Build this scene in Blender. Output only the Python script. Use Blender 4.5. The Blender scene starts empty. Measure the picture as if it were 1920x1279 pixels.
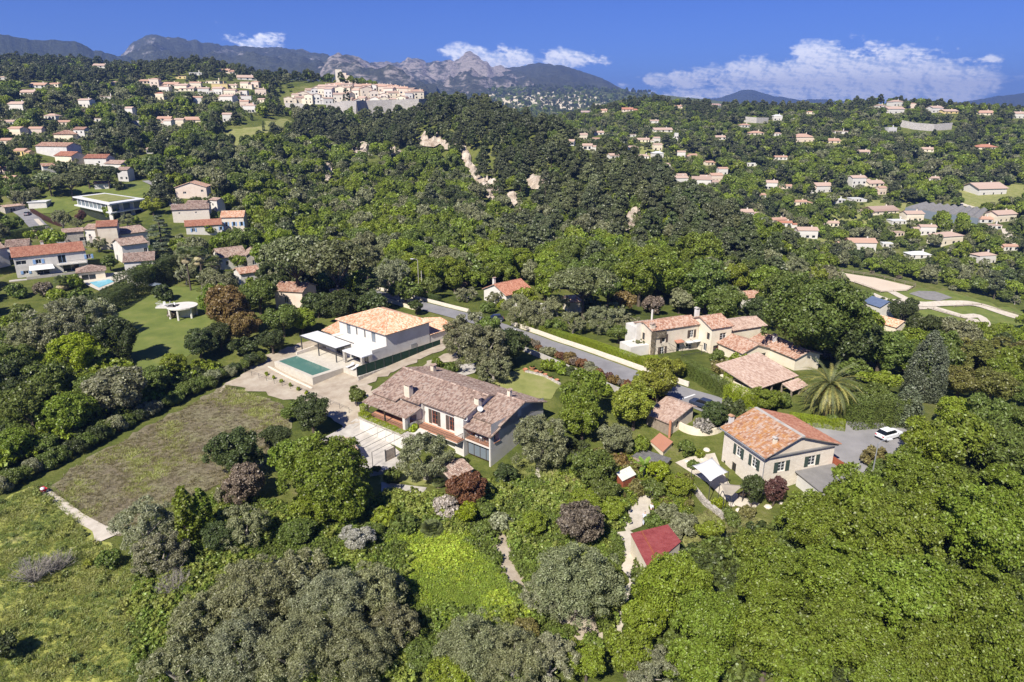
import bpy, bmesh, math, random
import numpy as np
from mathutils import Vector, Matrix, geometry
R = math.radians
rng = np.random.default_rng(7)
random.seed(7)
scene = bpy.context.scene
col = scene.collection

# ---------------------------------------------------------------- camera, sky, sun, exposure
CAM_H, CAM_PITCH, FOC = 50.0, R(18.6), 1280.0        # metres, radians below level, focal length in photo pixels
cd = bpy.data.cameras.new('camera'); cam = bpy.data.objects.new('camera', cd); col.objects.link(cam)
cd.sensor_width = 36; cd.lens = 24; cd.clip_start = 0.5; cd.clip_end = 40000
cam.location = (0, 0, CAM_H); cam.rotation_euler = (R(90) - CAM_PITCH, 0, 0)
scene.camera = cam
SUN_AZ, SUN_EL = R(208.5), R(46)
scene.view_settings.view_transform = 'Standard'; scene.view_settings.look = 'None'
scene.view_settings.gamma = 1; scene.view_settings.use_curve_mapping = False
scene.view_settings.exposure = 0.84
sd = bpy.data.lights.new('sun', 'SUN'); sun = bpy.data.objects.new('sun', sd); col.objects.link(sun)
sd.energy = 4.7; sd.angle = R(0.5); sd.color = (1.0, 0.94, 0.84)
sdir = Vector((math.sin(SUN_AZ) * math.cos(SUN_EL), math.cos(SUN_AZ) * math.cos(SUN_EL), math.sin(SUN_EL)))
sun.rotation_euler = sdir.to_track_quat('Z', 'Y').to_euler()

def ray(u, v):
    a = (u - 960) / FOC; b = (639.5 - v) / FOC; c, s = math.cos(CAM_PITCH), math.sin(CAM_PITCH)
    return (a, c + b * s, -s + b * c)

def make_world():
    w = bpy.data.worlds.new('World'); scene.world = w; w.use_nodes = True
    nt = w.node_tree; N = nt.nodes; Lk = nt.links; N.clear()
    out = N.new('ShaderNodeOutputWorld'); bg = N.new('ShaderNodeBackground'); bg.inputs['Strength'].default_value = 0.15
    sky = N.new('ShaderNodeTexSky'); sky.sky_type = 'NISHITA'; sky.sun_disc = False
    sky.sun_elevation = SUN_EL; sky.sun_rotation = SUN_AZ; sky.altitude = 1500; sky.air_density = 1.0; sky.dust_density = 0.0; sky.ozone_density = 3.0
    tc = N.new('ShaderNodeTexCoord'); sep = N.new('ShaderNodeSeparateXYZ'); Lk.new(tc.outputs['Generated'], sep.inputs[0])
    def m(op, a, b=None, clamp=False):
        n = N.new('ShaderNodeMath'); n.operation = op; n.use_clamp = clamp
        for i, x in enumerate((a, b)):
            if x is None: continue
            if isinstance(x, (int, float)): n.inputs[i].default_value = x
            else: Lk.new(x, n.inputs[i])
        return n.outputs[0]
    az = m('ARCTAN2', sep.outputs[0], sep.outputs[1]); el = m('ARCSINE', sep.outputs[2])
    comb = N.new('ShaderNodeCombineXYZ'); Lk.new(m('MULTIPLY', az, 1.0), comb.inputs[0]); Lk.new(m('MULTIPLY', el, 1.9), comb.inputs[1])
    def noise(scale, det, off=0.0, rough=0.6):
        n = N.new('ShaderNodeTexNoise'); n.inputs['Scale'].default_value = scale; n.inputs['Detail'].default_value = det
        n.inputs['Roughness'].default_value = rough
        mp = N.new('ShaderNodeMapping'); mp.inputs['Location'].default_value = (off, off * .7, 0); Lk.new(comb.outputs[0], mp.inputs[0]); Lk.new(mp.outputs[0], n.inputs['Vector'])
        return n.outputs[0]
    big = noise(22, 9); big2 = noise(22, 9, -0.0035)
    mask = None; wisp = None
    # cloud banks: pixel centre, half widths, weight
    for (u, v, wu, wv, k) in [(478, 76, 62, 17, .85), (885, 100, 75, 16, .85), (930, 112, 115, 24, .9), (1075, 112, 75, 20, .9), (1150, 160, 40, 10, .6), (1110, 95, 25, 7, .7),
                              (1270, 152, 75, 22, .95), (1330, 175, 160, 14, .8), (1440, 148, 120, 30, 1.15), (1560, 130, 130, 36, 1.25), (1690, 140, 150, 38, 1.2), (1770, 165, 110, 26, 1.1),
                              (1560, 178, 300, 16, 1.0), (1855, 112, 40, 10, .75), (1800, 150, 90, 14, .8), (-20, 62, 36, 12, .7),
                              (2100, 140, 150, 40, 1.0), (2450, 150, 200, 40, 1.0), (-500, 100, 160, 30, .9)]:
        d = Vector(ray(u, v)).normalized(); a0 = math.atan2(d.x, d.y); e0 = math.asin(d.z)
        s = math.cos(math.atan((u - 960) / FOC)) ** 2 if 0 <= u <= 1920 else .6
        wa = wu / FOC * s * .95; we = wv / FOC * .95
        da = m('DIVIDE', m('SUBTRACT', az, a0), wa); de = m('DIVIDE', m('SUBTRACT', el, e0), we)
        r2 = m('ADD', m('MULTIPLY', da, da), m('MULTIPLY', de, de))
        g = m('MULTIPLY', m('EXPONENT', m('MULTIPLY', r2, -0.7)), k)
        mask = g if mask is None else m('MAXIMUM', mask, g)
    dens = m('SUBTRACT', m('ADD', m('MULTIPLY', mask, 0.66), m('MULTIPLY', big, 1.35)), 1.0)
    alpha = m('MULTIPLY', dens, 8.0, True)
    alpha = m('MULTIPLY', alpha, m('MULTIPLY', m('ADD', mask, 0.12), 1.25, True), True)
    shade = m('ADD', m('MULTIPLY', m('SUBTRACT', big, big2), 9.0), m('ADD', m('MULTIPLY', dens, 1.5), 0.25), True)
    ramp = N.new('ShaderNodeMix'); ramp.data_type = 'RGBA'
    ramp.inputs['A'].default_value = (2.6, 3.1, 4.4, 1); ramp.inputs['B'].default_value = (5.3, 5.3, 5.6, 1)
    Lk.new(shade, ramp.inputs['Factor'])
    tint = N.new('ShaderNodeMix'); tint.data_type = 'RGBA'; tint.blend_type = 'MULTIPLY'; tint.inputs['Factor'].default_value = 1
    Lk.new(sky.outputs[0], tint.inputs['A']); tint.inputs['B'].default_value = (0.125, 0.18, 0.40, 1)
    mix = N.new('ShaderNodeMix'); mix.data_type = 'RGBA'; Lk.new(m('MULTIPLY', alpha, 0.93), mix.inputs['Factor'])
    Lk.new(tint.outputs['Result'], mix.inputs['A']); Lk.new(ramp.outputs['Result'], mix.inputs['B'])
    Lk.new(mix.outputs['Result'], bg.inputs['Color']); Lk.new(bg.outputs[0], out.inputs[0])
make_world()

# ---------------------------------------------------------------- object helpers
def tag(o, label=None, cat=None, group=None, kind=None):
    if label: o['label'] = label
    if cat: o['category'] = cat
    if group: o['group'] = group
    if kind: o['kind'] = kind
    return o
def thing(name, label, cat, loc=(0, 0, 0), rz=0.0, group=None):
    o = bpy.data.objects.new(name, None); o.empty_display_size = 0.3; col.objects.link(o)
    o.location = loc; o.rotation_euler = (0, 0, rz); return tag(o, label, cat, group)
def link(name, data, parent=None, mat=None):
    o = bpy.data.objects.new(name, data); col.objects.link(o); o.parent = parent
    return o
def copy_tree(o, parent=None):
    c = o.copy(); col.objects.link(c); c.parent = parent
    for ch in o.children: copy_tree(ch, c)
    return c
class MB:
    def __init__(s): s.v = []; s.f = []
    def add(s, vs, fs):
        n = len(s.v); s.v += [tuple(p) for p in vs]; s.f += [tuple(i + n for i in f) for f in fs]; return s
    def quad(s, a, b, c, d): return s.add([a, b, c, d], [(0, 1, 2, 3)])
    def box(s, x0, x1, y0, y1, z0, z1):
        return s.add([(x0, y0, z0), (x1, y0, z0), (x1, y1, z0), (x0, y1, z0), (x0, y0, z1), (x1, y0, z1), (x1, y1, z1), (x0, y1, z1)],
                     [(0, 3, 2, 1), (4, 5, 6, 7), (0, 1, 5, 4), (1, 2, 6, 5), (2, 3, 7, 6), (3, 0, 4, 7)])
    def prism(s, pts, h):      # pts: ccw polygon of 3D points, extruded by vector h
        n = len(pts); a = [Vector(p) for p in pts]; b = [p + Vector(h) for p in a]
        return s.add(a + b, [tuple(range(n - 1, -1, -1)), tuple(range(n, 2 * n))] + [(i, (i + 1) % n, n + (i + 1) % n, n + i) for i in range(n)])
    def bar(s, p, q, w, h=None):
        p = Vector(p); q = Vector(q); h = h or w; d = (q - p).normalized()
        up = Vector((0, 0, 1)) if abs(d.z) < .95 else Vector((1, 0, 0)); x = d.cross(up).normalized() * w / 2; y = x.cross(d).normalized() * h / 2
        return s.add([p - x - y, p + x - y, p + x + y, p - x + y, q - x - y, q + x - y, q + x + y, q - x + y],
                     [(0, 3, 2, 1), (4, 5, 6, 7), (0, 1, 5, 4), (1, 2, 6, 5), (2, 3, 7, 6), (3, 0, 4, 7)])
    def tube(s, pts, rad, n=6, cap=True):
        pts = [Vector(p) for p in pts]; rad = rad if isinstance(rad, (list, tuple)) else [rad] * len(pts); vs = []; fs = []
        for i, p in enumerate(pts):
            d = (pts[min(i + 1, len(pts) - 1)] - pts[max(i - 1, 0)]).normalized()
            up = Vector((0, 0, 1)) if abs(d.z) < .9 else Vector((1, 0, 0)); x = d.cross(up).normalized(); y = x.cross(d)
            for k in range(n):
                a = 2 * math.pi * k / n; vs.append(p + (x * math.cos(a) + y * math.sin(a)) * rad[i])
        for i in range(len(pts) - 1):
            for k in range(n):
                a = i * n + k; b = i * n + (k + 1) % n; fs.append((a, b, b + n, a + n))
        if cap: fs.append(tuple(range(n - 1, -1, -1))); fs.append(tuple(range((len(pts) - 1) * n, len(pts) * n)))
        return s.add(vs, fs)
    def lathe(s, prof, n=16, c=(0, 0, 0), a0=0, a1=2 * math.pi):
        full = abs(a1 - a0 - 2 * math.pi) < 1e-6; m_ = n if full else n + 1; vs = []; fs = []
        for (r, z) in prof:
            for k in range(m_):
                a = a0 + (a1 - a0) * k / n; vs.append((c[0] + r * math.cos(a), c[1] + r * math.sin(a), c[2] + z))
        for i in range(len(prof) - 1):
            for k in range(n):
                a = i * m_ + k; b = i * m_ + (k + 1) % m_; fs.append((a, b, b + m_, a + m_))
        return s.add(vs, fs)
    def build(s, name, mat, parent=None, smooth=False, bevel=0):
        me = bpy.data.meshes.new(name); me.from_pydata(s.v, [], s.f); me.update()
        if mat: me.materials.append(mat)
        if smooth: me.polygons.foreach_set('use_smooth', [True] * len(me.polygons))
        o = link(name, me, parent)
        if bevel:
            b = o.modifiers.new('bevel', 'BEVEL'); b.width = bevel; b.segments = 1; b.limit_method = 'ANGLE'
        return o
def np_mesh(name, V, Fq, mat=None, smooth=False):
    me = bpy.data.meshes.new(name); V = np.asarray(V, dtype=np.float32); Fq = np.asarray(Fq, dtype=np.int32); k = Fq.shape[1]
    me.vertices.add(len(V)); me.vertices.foreach_set('co', V.ravel()); me.loops.add(Fq.size); me.loops.foreach_set('vertex_index', Fq.ravel())
    me.polygons.add(len(Fq)); me.polygons.foreach_set('loop_start', np.arange(0, Fq.size, k, dtype=np.int32)); me.update(calc_edges=True)
    if smooth: me.polygons.foreach_set('use_smooth', np.ones(len(Fq), dtype=bool))
    if mat: me.materials.append(mat)
    return me

# ---------------------------------------------------------------- materials
def nodes(name):
    m = bpy.data.materials.new(name); m.use_nodes = True; nt = m.node_tree; nt.nodes.clear()
    out = nt.nodes.new('ShaderNodeOutputMaterial'); return m, nt, out
def pick(nt, cols, fac):
    r = nt.nodes.new('ShaderNodeValToRGB'); el = r.color_ramp.elements
    while len(el) < len(cols): el.new(.5)
    for i, c in enumerate(cols):
        p = i / (len(cols) - 1); cc = c
        if len(c) == 4: p = c[3]; cc = c[:3]
        el[i].position = p; el[i].color = (*cc, 1)
    nt.links.new(fac, r.inputs[0]); return r.outputs[0]
def tex_noise(nt, scale, det=5, rough=.6, vec=None, dist=0.0):
    n = nt.nodes.new('ShaderNodeTexNoise'); n.inputs['Scale'].default_value = scale; n.inputs['Detail'].default_value = det
    n.inputs['Roughness'].default_value = rough; n.inputs['Distortion'].default_value = dist
    if vec is not None: nt.links.new(vec, n.inputs['Vector'])
    return n.outputs[0]
def objco(nt, sc=(1, 1, 1), rot=(0, 0, 0), pos=False):
    if pos: t = nt.nodes.new('ShaderNodeNewGeometry').outputs['Position']
    else: t = nt.nodes.new('ShaderNodeTexCoord').outputs['Object']
    mp = nt.nodes.new('ShaderNodeMapping'); mp.inputs['Scale'].default_value = sc; mp.inputs['Rotation'].default_value = rot
    nt.links.new(t, mp.inputs[0]); return mp.outputs[0]
def mixc(nt, a, b, f, mode='MIX'):
    n = nt.nodes.new('ShaderNodeMix'); n.data_type = 'RGBA'; n.blend_type = mode
    for k, x in (('A', a), ('B', b), ('Factor', f)):
        if isinstance(x, (int, float)): n.inputs[k].default_value = x
        elif isinstance(x, tuple): n.inputs[k].default_value = (*x, 1) if len(x) == 3 else x
        else: nt.links.new(x, n.inputs[k])
    return n.outputs['Result']
def mth(nt, op, a, b=None, clamp=False):
    n = nt.nodes.new('ShaderNodeMath'); n.operation = op; n.use_clamp = clamp
    for i, x in enumerate((a, b)):
        if x is None: continue
        if isinstance(x, (int, float)): n.inputs[i].default_value = x
        else: nt.links.new(x, n.inputs[i])
    return n.outputs[0]
def finish(nt, out, colour, rough=.85, bump=None, bstr=.3, bdist=.05, spec=.3, metal=0.0):
    b = nt.nodes.new('ShaderNodeBsdfPrincipled'); b.inputs['Roughness'].default_value = rough
    b.inputs['Specular IOR Level'].default_value = spec; b.inputs['Metallic'].default_value = metal
    if isinstance(colour, tuple): b.inputs['Base Color'].default_value = (*colour, 1)
    else: nt.links.new(colour, b.inputs['Base Color'])
    if bump is not None:
        bp = nt.nodes.new('ShaderNodeBump'); bp.inputs['Strength'].default_value = bstr; bp.inputs['Distance'].default_value = bdist
        nt.links.new(bump, bp.inputs['Height']); nt.links.new(bp.outputs[0], b.inputs['Normal'])
    nt.links.new(b.outputs[0], out.inputs[0]); return b
MT = {}
def mottled(name, cols, scale=1.0, det=6, rough=.85, bump=.3, bscale=None, bdist=.05, spec=.3, pos=False, stretch=(1, 1, 1), metal=0.0):
    m, nt, out = nodes(name); co = objco(nt, stretch, pos=pos)
    f = tex_noise(nt, scale, det, .62, co); f2 = mth(nt, 'MULTIPLY', mth(nt, 'SUBTRACT', f, .28), 2.2, True)
    c = pick(nt, cols, f2); b = tex_noise(nt, bscale or scale * 6, 4, .6, co)
    finish(nt, out, c, rough, b, bump, bdist, spec, metal); MT[name] = m; return m
mottled('white_plaster', [(.52, .49, .44), (.61, .58, .53), (.65, .63, .58)], .6, bump=.15, bscale=9)
mottled('warm_plaster', [(.50, .42, .32), (.62, .54, .43), (.70, .62, .50)], .5, bump=.2, bscale=8)
mottled('cream_plaster', [(.60, .51, .38), (.70, .62, .48), (.75, .68, .56)], .5, bump=.2)
mottled('grey_plaster', [(.46, .44, .42), (.55, .53, .50), (.60, .58, .55)], .5, bump=.15)
mottled('pink_plaster', [(.56, .44, .35), (.64, .53, .43), (.68, .58, .49)], .5, bump=.15)
mottled('yellow_plaster', [(.62, .48, .20), (.70, .56, .28)], .5, bump=.15)
mottled('concrete', [(.30, .28, .25), (.42, .39, .35), (.50, .47, .42)], .8, bump=.2, pos=True)
mottled('asphalt', [(.17, .165, .17), (.215, .21, .215), (.25, .245, .25)], .35, det=9, bump=.2, bscale=20, bdist=.01, pos=True)
mottled('worn_asphalt', [(.19, .185, .185), (.25, .24, .24), (.31, .30, .29)], .22, det=10, bump=.2, bscale=20, bdist=.01, pos=True)
mottled('pale_gravel', [(.40, .35, .28), (.50, .45, .37), (.58, .52, .44)], .8, bump=.4, bscale=14, pos=True)
mottled('dry_soil', [(.28, .225, .165), (.38, .32, .245), (.46, .41, .32)], .5, det=9, bump=.5, bscale=5, bdist=.1, pos=True)
mottled('arena_sand', [(.52, .43, .33), (.58, .49, .39)], .1, bump=.2, pos=True)
mottled('lawn', [(.085, .115, .022), (.125, .155, .032), (.18, .19, .05)], .22, det=10, bump=.6, bscale=6, bdist=.08, pos=True)
mottled('dry_lawn', [(.15, .17, .045), (.22, .23, .07), (.30, .27, .12)], .3, det=10, bump=.6, bscale=6, bdist=.08, pos=True)
mottled('pool_tile', [(.44, .40, .33), (.56, .52, .44)], 1.2, bump=.1)
mottled('terracotta_floor', [(.40, .19, .11), (.52, .27, .17)], 2, bump=.15)
mottled('dark_wood', [(.045, .028, .018), (.085, .055, .035)], 2, bump=.3, stretch=(1, 1, 6))
mottled('weathered_wood', [(.20, .16, .12), (.34, .28, .22)], 2, bump=.3)
mottled('brown_shutter', [(.075, .055, .045), (.10, .075, .06)], 2, bump=.2)
mottled('green_shutter', [(.035, .055, .045), (.05, .07, .058)], 2, bump=.2)
mottled('blue_shutter', [(.22, .36, .58), (.28, .43, .66)], 2, bump=.1)
mottled('grey_shutter', [(.40, .42, .46), (.48, .50, .53)], 2, bump=.1)
mottled('white_paint', [(.62, .62, .61), (.68, .68, .67)], 2, bump=.05, rough=.5)
mottled('cast_metal', [(.05, .05, .052), (.08, .08, .082)], 3, bump=.1, rough=.5)
mottled('grey_metal', [(.30, .31, .32), (.40, .41, .42)], 3, bump=.1, rough=.45, metal=.4)
mottled('rust', [(.22, .06, .03), (.34, .10, .05)], 2, bump=.2)
mottled('canvas', [(.60, .60, .60), (.66, .66, .66)], 2, bump=.05)
mottled('beige_canvas', [(.30, .26, .20), (.36, .32, .26)], 2, bump=.05)
mottled('bark', [(.06, .045, .035), (.14, .11, .085)], 3, bump=.6, stretch=(2, 2, .5))
mottled('pale_bark', [(.22, .19, .16), (.36, .33, .29)], 3, bump=.4)
mottled('pot_clay', [(.40, .17, .09), (.50, .24, .14)], 3, bump=.1)
mottled('roof_grey', [(.16, .155, .15), (.24, .23, .22)], .6, bump=.3)
mottled('slate_blue', [(.09, .12, .20), (.13, .17, .26)], .6, bump=.1, rough=.4)
mottled('solar', [(.015, .02, .06), (.02, .03, .08)], 2, rough=.2, bump=0)
mottled('car_white', [(.72, .73, .74), (.78, .78, .79)], .5, rough=.25, bump=0, spec=.6)
mottled('car_dark', [(.03, .04, .07), (.04, .05, .08)], .5, rough=.25, bump=0, spec=.6)
mottled('car_grey', [(.25, .26, .28), (.28, .29, .31)], .5, rough=.25, bump=0, spec=.6)
mottled('rubber', [(.015, .015, .015), (.025, .025, .025)], 3, bump=.1)
mottled('skin', [(.45, .28, .20), (.52, .33, .24)], 5, bump=.05)
mottled('hair', [(.04, .03, .025), (.10, .08, .07)], 8, bump=.2)
mottled('pale_shirt', [(.60, .56, .66), (.70, .66, .74)], 5, bump=.2)
mottled('blue_shirt', [(.45, .48, .62), (.55, .58, .72)], 5, bump=.2)
mottled('dark_trousers', [(.03, .03, .045), (.05, .05, .07)], 5, bump=.2)
mottled('grey_trousers', [(.35, .38, .45), (.45, .48, .55)], 5, bump=.2)
mottled('red_cloth', [(.45, .02, .03), (.55, .04, .06)], 5, bump=.2)
mottled('fruit_orange', [(.50, .20, .03), (.65, .32, .05)], 4, bump=.2)
mottled('green_net', [(.012, .035, .022), (.022, .055, .035)], 3, det=2, bump=.4)
mottled('green_metal', [(.02, .06, .045), (.03, .08, .06)], 3, bump=.1)
def stonewall(name, cols, sc=1.0, mortar=.6, bst=.8):
    m, nt, out = nodes(name); co = objco(nt, (sc, sc, sc * 1.5))
    nz = nt.nodes.new('ShaderNodeTexNoise'); nz.inputs['Scale'].default_value = 3; nt.links.new(co, nz.inputs['Vector'])
    wv = nt.nodes.new('ShaderNodeVectorMath'); wv.operation = 'ADD'; nt.links.new(co, wv.inputs[0])
    sc2 = nt.nodes.new('ShaderNodeVectorMath'); sc2.operation = 'SCALE'; sc2.inputs['Scale'].default_value = .25; nt.links.new(nz.outputs[1], sc2.inputs[0]); nt.links.new(sc2.outputs[0], wv.inputs[1])
    vo = nt.nodes.new('ShaderNodeTexVoronoi'); vo.inputs['Scale'].default_value = 2.6; nt.links.new(wv.outputs[0], vo.inputs['Vector'])
    ve = nt.nodes.new('ShaderNodeTexVoronoi'); ve.feature = 'DISTANCE_TO_EDGE'; ve.inputs['Scale'].default_value = 2.6; nt.links.new(wv.outputs[0], ve.inputs['Vector'])
    sep = nt.nodes.new('ShaderNodeSeparateColor'); nt.links.new(vo.outputs['Color'], sep.inputs[0])
    c = pick(nt, cols, sep.outputs[0]); e = mth(nt, 'MULTIPLY', ve.outputs[0], 9, True)
    c2 = mixc(nt, tuple(x * mortar for x in cols[1][:3]), c, e)
    c3 = mixc(nt, c2, (.5, .5, .5), mth(nt, 'MULTIPLY', tex_noise(nt, .5, 4, .6, co), .3))
    finish(nt, out, c3, .9, e, bst, .06); MT[name] = m
stonewall('stone_wall', [(.34, .29, .23), (.48, .43, .36), (.58, .53, .45)])
stonewall('pale_stone_wall', [(.62, .54, .43), (.68, .60, .49), (.72, .65, .54)], 1.0, .97, .3)
stonewall('rampart_stone', [(.34, .31, .28), (.44, .40, .36), (.52, .48, .44)], .45)
def shingle(name, cols, lich=None, lf=.45):
    m, nt, out = nodes(name); g = nt.nodes.new('ShaderNodeNewGeometry'); co = objco(nt)
    n = tex_noise(nt, .45, 5, .6, co); f = mth(nt, 'ADD', mth(nt, 'MULTIPLY', g.outputs['Random Per Island'], .8), mth(nt, 'MULTIPLY', mth(nt, 'SUBTRACT', n, .4), .7), True)
    c = pick(nt, cols, f)
    if lich: c = mixc(nt, c, lich, mth(nt, 'MULTIPLY', mth(nt, 'SUBTRACT', tex_noise(nt, 1.1, 6, .7, co), lf), 4.5, True))
    finish(nt, out, c, .9, tex_noise(nt, 14, 3, .6, co), .25, .03); MT[name] = m
shingle('tiles_weathered', [(.15, .105, .085), (.25, .17, .135), (.34, .24, .19), (.42, .33, .27), (.30, .25, .22)])
shingle('tiles_new', [(.48, .20, .10), (.58, .30, .17), (.66, .42, .27), (.72, .56, .42), (.55, .26, .14)])
shingle('tiles_lichen', [(.22, .11, .07), (.33, .17, .10), (.38, .22, .14), (.44, .34, .28), (.28, .17, .12)], (.42, .20, .05), .47)
shingle('tiles_pink', [(.30, .20, .155), (.40, .28, .22), (.47, .35, .28), (.53, .43, .36)])
shingle('tiles_red', [(.28, .11, .07), (.36, .16, .10), (.42, .20, .13), (.46, .26, .18)])
shingle('tiles_mixed', [(.26, .13, .09), (.38, .21, .14), (.48, .33, .25), (.52, .42, .34)])
def corrugated(name, cols, f=9):
    m, nt, out = nodes(name); co = objco(nt); w = nt.nodes.new('ShaderNodeTexWave'); w.inputs['Scale'].default_value = f; nt.links.new(co, w.inputs[0])
    c = pick(nt, cols, mth(nt, 'MULTIPLY', mth(nt, 'SUBTRACT', tex_noise(nt, 1.3, 6, .7, co), .3), 2.2, True))
    finish(nt, out, c, .6, w.outputs[1], .5, .03); MT[name] = m
corrugated('red_sheet', [(.20, .035, .035), (.30, .07, .065), (.34, .10, .09)])
corrugated('grey_sheet', [(.10, .10, .10), (.17, .165, .16), (.24, .23, .21)])
corrugated('white_sheet', [(.70, .66, .50), (.78, .78, .76)])
def glass(name, colour=(.02, .025, .03), rough=.08):
    m, nt, out = nodes(name); finish(nt, out, colour, rough, spec=.6); MT[name] = m
glass('window_glass'); glass('pale_glass', (.16, .19, .22), .15); glass('car_glass', (.01, .012, .015), .06)
def water(name, a, b):
    m, nt, out = nodes(name); co = objco(nt); c = pick(nt, [a, b], mth(nt, 'MULTIPLY', tex_noise(nt, .4, 3, .5, co), 1.0))
    bs = finish(nt, out, c, .05, tex_noise(nt, 3, 3, .5, co), .08, .02, .5); MT[name] = m
water('green_water', (.07, .16, .135), (.10, .21, .175)); water('blue_water', (.16, .42, .52), (.22, .50, .60))
def leafmat(name, trans=.42, vary=.95, const=None):
    m, nt, out = nodes(name); oi = nt.nodes.new('ShaderNodeObjectInfo'); g = nt.nodes.new('ShaderNodeNewGeometry')
    co = nt.nodes.new('ShaderNodeTexCoord').outputs['Object']
    n = tex_noise(nt, 2.2, 3, .6, co)
    hsv = nt.nodes.new('ShaderNodeHueSaturation'); hsv.inputs['Color'].default_value = (*(const or (1, 1, 1)), 1)
    if const is None: nt.links.new(oi.outputs['Color'], hsv.inputs['Color'])
    rnd = g.outputs['Random Per Island']; orn = oi.outputs['Random']
    val = mth(nt, 'ADD', mth(nt, 'MULTIPLY', rnd, vary), mth(nt, 'ADD', mth(nt, 'MULTIPLY', orn, .26), mth(nt, 'ADD', mth(nt, 'MULTIPLY', mth(nt, 'SUBTRACT', n, .5), .9), 1.12 - .13 - vary / 2)))
    hue = mth(nt, 'ADD', mth(nt, 'ADD', mth(nt, 'MULTIPLY', orn, .012), mth(nt, 'MULTIPLY', rnd, .022)), .483)
    nt.links.new(val, hsv.inputs['Value']); nt.links.new(hue, hsv.inputs['Hue'])
    d = nt.nodes.new('ShaderNodeBsdfPrincipled'); d.inputs['Roughness'].default_value = .45; d.inputs['Specular IOR Level'].default_value = .5
    nt.links.new(hsv.outputs[0], d.inputs['Base Color'])
    t = nt.nodes.new('ShaderNodeBsdfTranslucent'); tc = mixc(nt, hsv.outputs[0], (1.0, 1.05, .55), 1.0, 'MULTIPLY'); nt.links.new(tc, t.inputs['Color'])
    mx = nt.nodes.new('ShaderNodeMixShader'); mx.inputs[0].default_value = trans; nt.links.new(d.outputs[0], mx.inputs[1]); nt.links.new(t.outputs[0], mx.inputs[2])
    nt.links.new(mx.outputs[0], out.inputs[0]); MT[name] = m; return m
leafmat('leaf'); leafmat('needle', .22, .8)
COL = dict(bright=(.185, .235, .030), fresh=(.225, .275, .030), mid=(.145, .185, .040), dark=(.085, .108, .034), olive=(.235, .240, .125), greyolive=(.265, .270, .160),
           lime=(.26, .31, .018), gold=(.26, .285, .04), rust=(.21, .14, .05), red=(.21, .10, .05), pine=(.140, .155, .062), darkpine=(.095, .108, .046),
           brown=(.22, .18, .135), plum=(.13, .065, .055), cypress=(.055, .075, .03), blossom=(.42, .39, .36), hedge=(.085, .12, .03), straw=(.22, .20, .07), juniper=(.12, .14, .08), bamboo=(.19, .185, .05))
# ---------------------------------------------------------------- terrain: thin-plate surface through surveyed spots
def PZ(u, v, z):                                   # point of level z seen in that direction
    d = ray(u, v); t = (z - CAM_H) / d[2]; return (d[0] * t, d[1] * t, z)
def PY(u, v, y):                                   # point at distance y seen in that direction
    d = ray(u, v); t = y / d[1]; return (d[0] * t, y, CAM_H + d[2] * t)
spots = []
for x in (-170, -120, -80, -50, -25, 0, 25, 50, 80, 130): 
    for y in (-60, 10, 45, 70): spots.append((x, y, -1.0 if y < 50 else 0.0))
spots += [(-70, 92, .5), (-40, 92, .3), (-25, 94, 0), (-12, 86, 0), (-3, 88, 0), (8, 92, .2), (20, 92, .6), (33, 80, .2), (27, 88, .3), (45, 76, .6), (60, 80, 1.5), (90, 85, 2), (-110, 92, .5)]
spots += [(-16, 105, 2.8), (-2, 104, 2.6), (6, 108, 3), (22, 104, 2.4), (33, 98, 2.4), (52, 92, 3), (60, 97, 3), (80, 100, 2.5), (-46, 126, 1.7), (-36, 117, 1.2), (-34, 120, 1.5), (-40, 123, 1.6), (-28, 112, 1.5), (-60, 110, 1), (-80, 110, .8), (-110, 112, 1), (-22, 118, 3)]
spots += [(-26, 140, 3), (0, 140, 4), (15, 122, 3.8), (28, 112, 3.2), (30, 128, 4), (45, 126, 4), (60, 120, 3), (40, 108, 3.6), (80, 115, 0), (-28, 168, 4), (0, 165, 3.8), (20, 150, 3.2), (45, 150, 1), (-60, 140, 3), (-85, 135, 2), (-110, 140, 2), (-50, 165, 4), (-75, 165, 4)]
for u, v, z in [(60, 520, 6), (150, 545, 5), (20, 600, 3.5), (200, 545, 5), (260, 520, 5.5), (330, 510, 5.5), (440, 500, 5), (30, 470, 9), (130, 450, 9), (230, 455, 8), (390, 437, 6), (440, 430, 6), (480, 445, 4), (750, 500, 2), (900, 500, 0), (1100, 500, -3), (1250, 510, -7), (560, 520, 4)]:
    spots.append(PZ(u, v, z))
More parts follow.
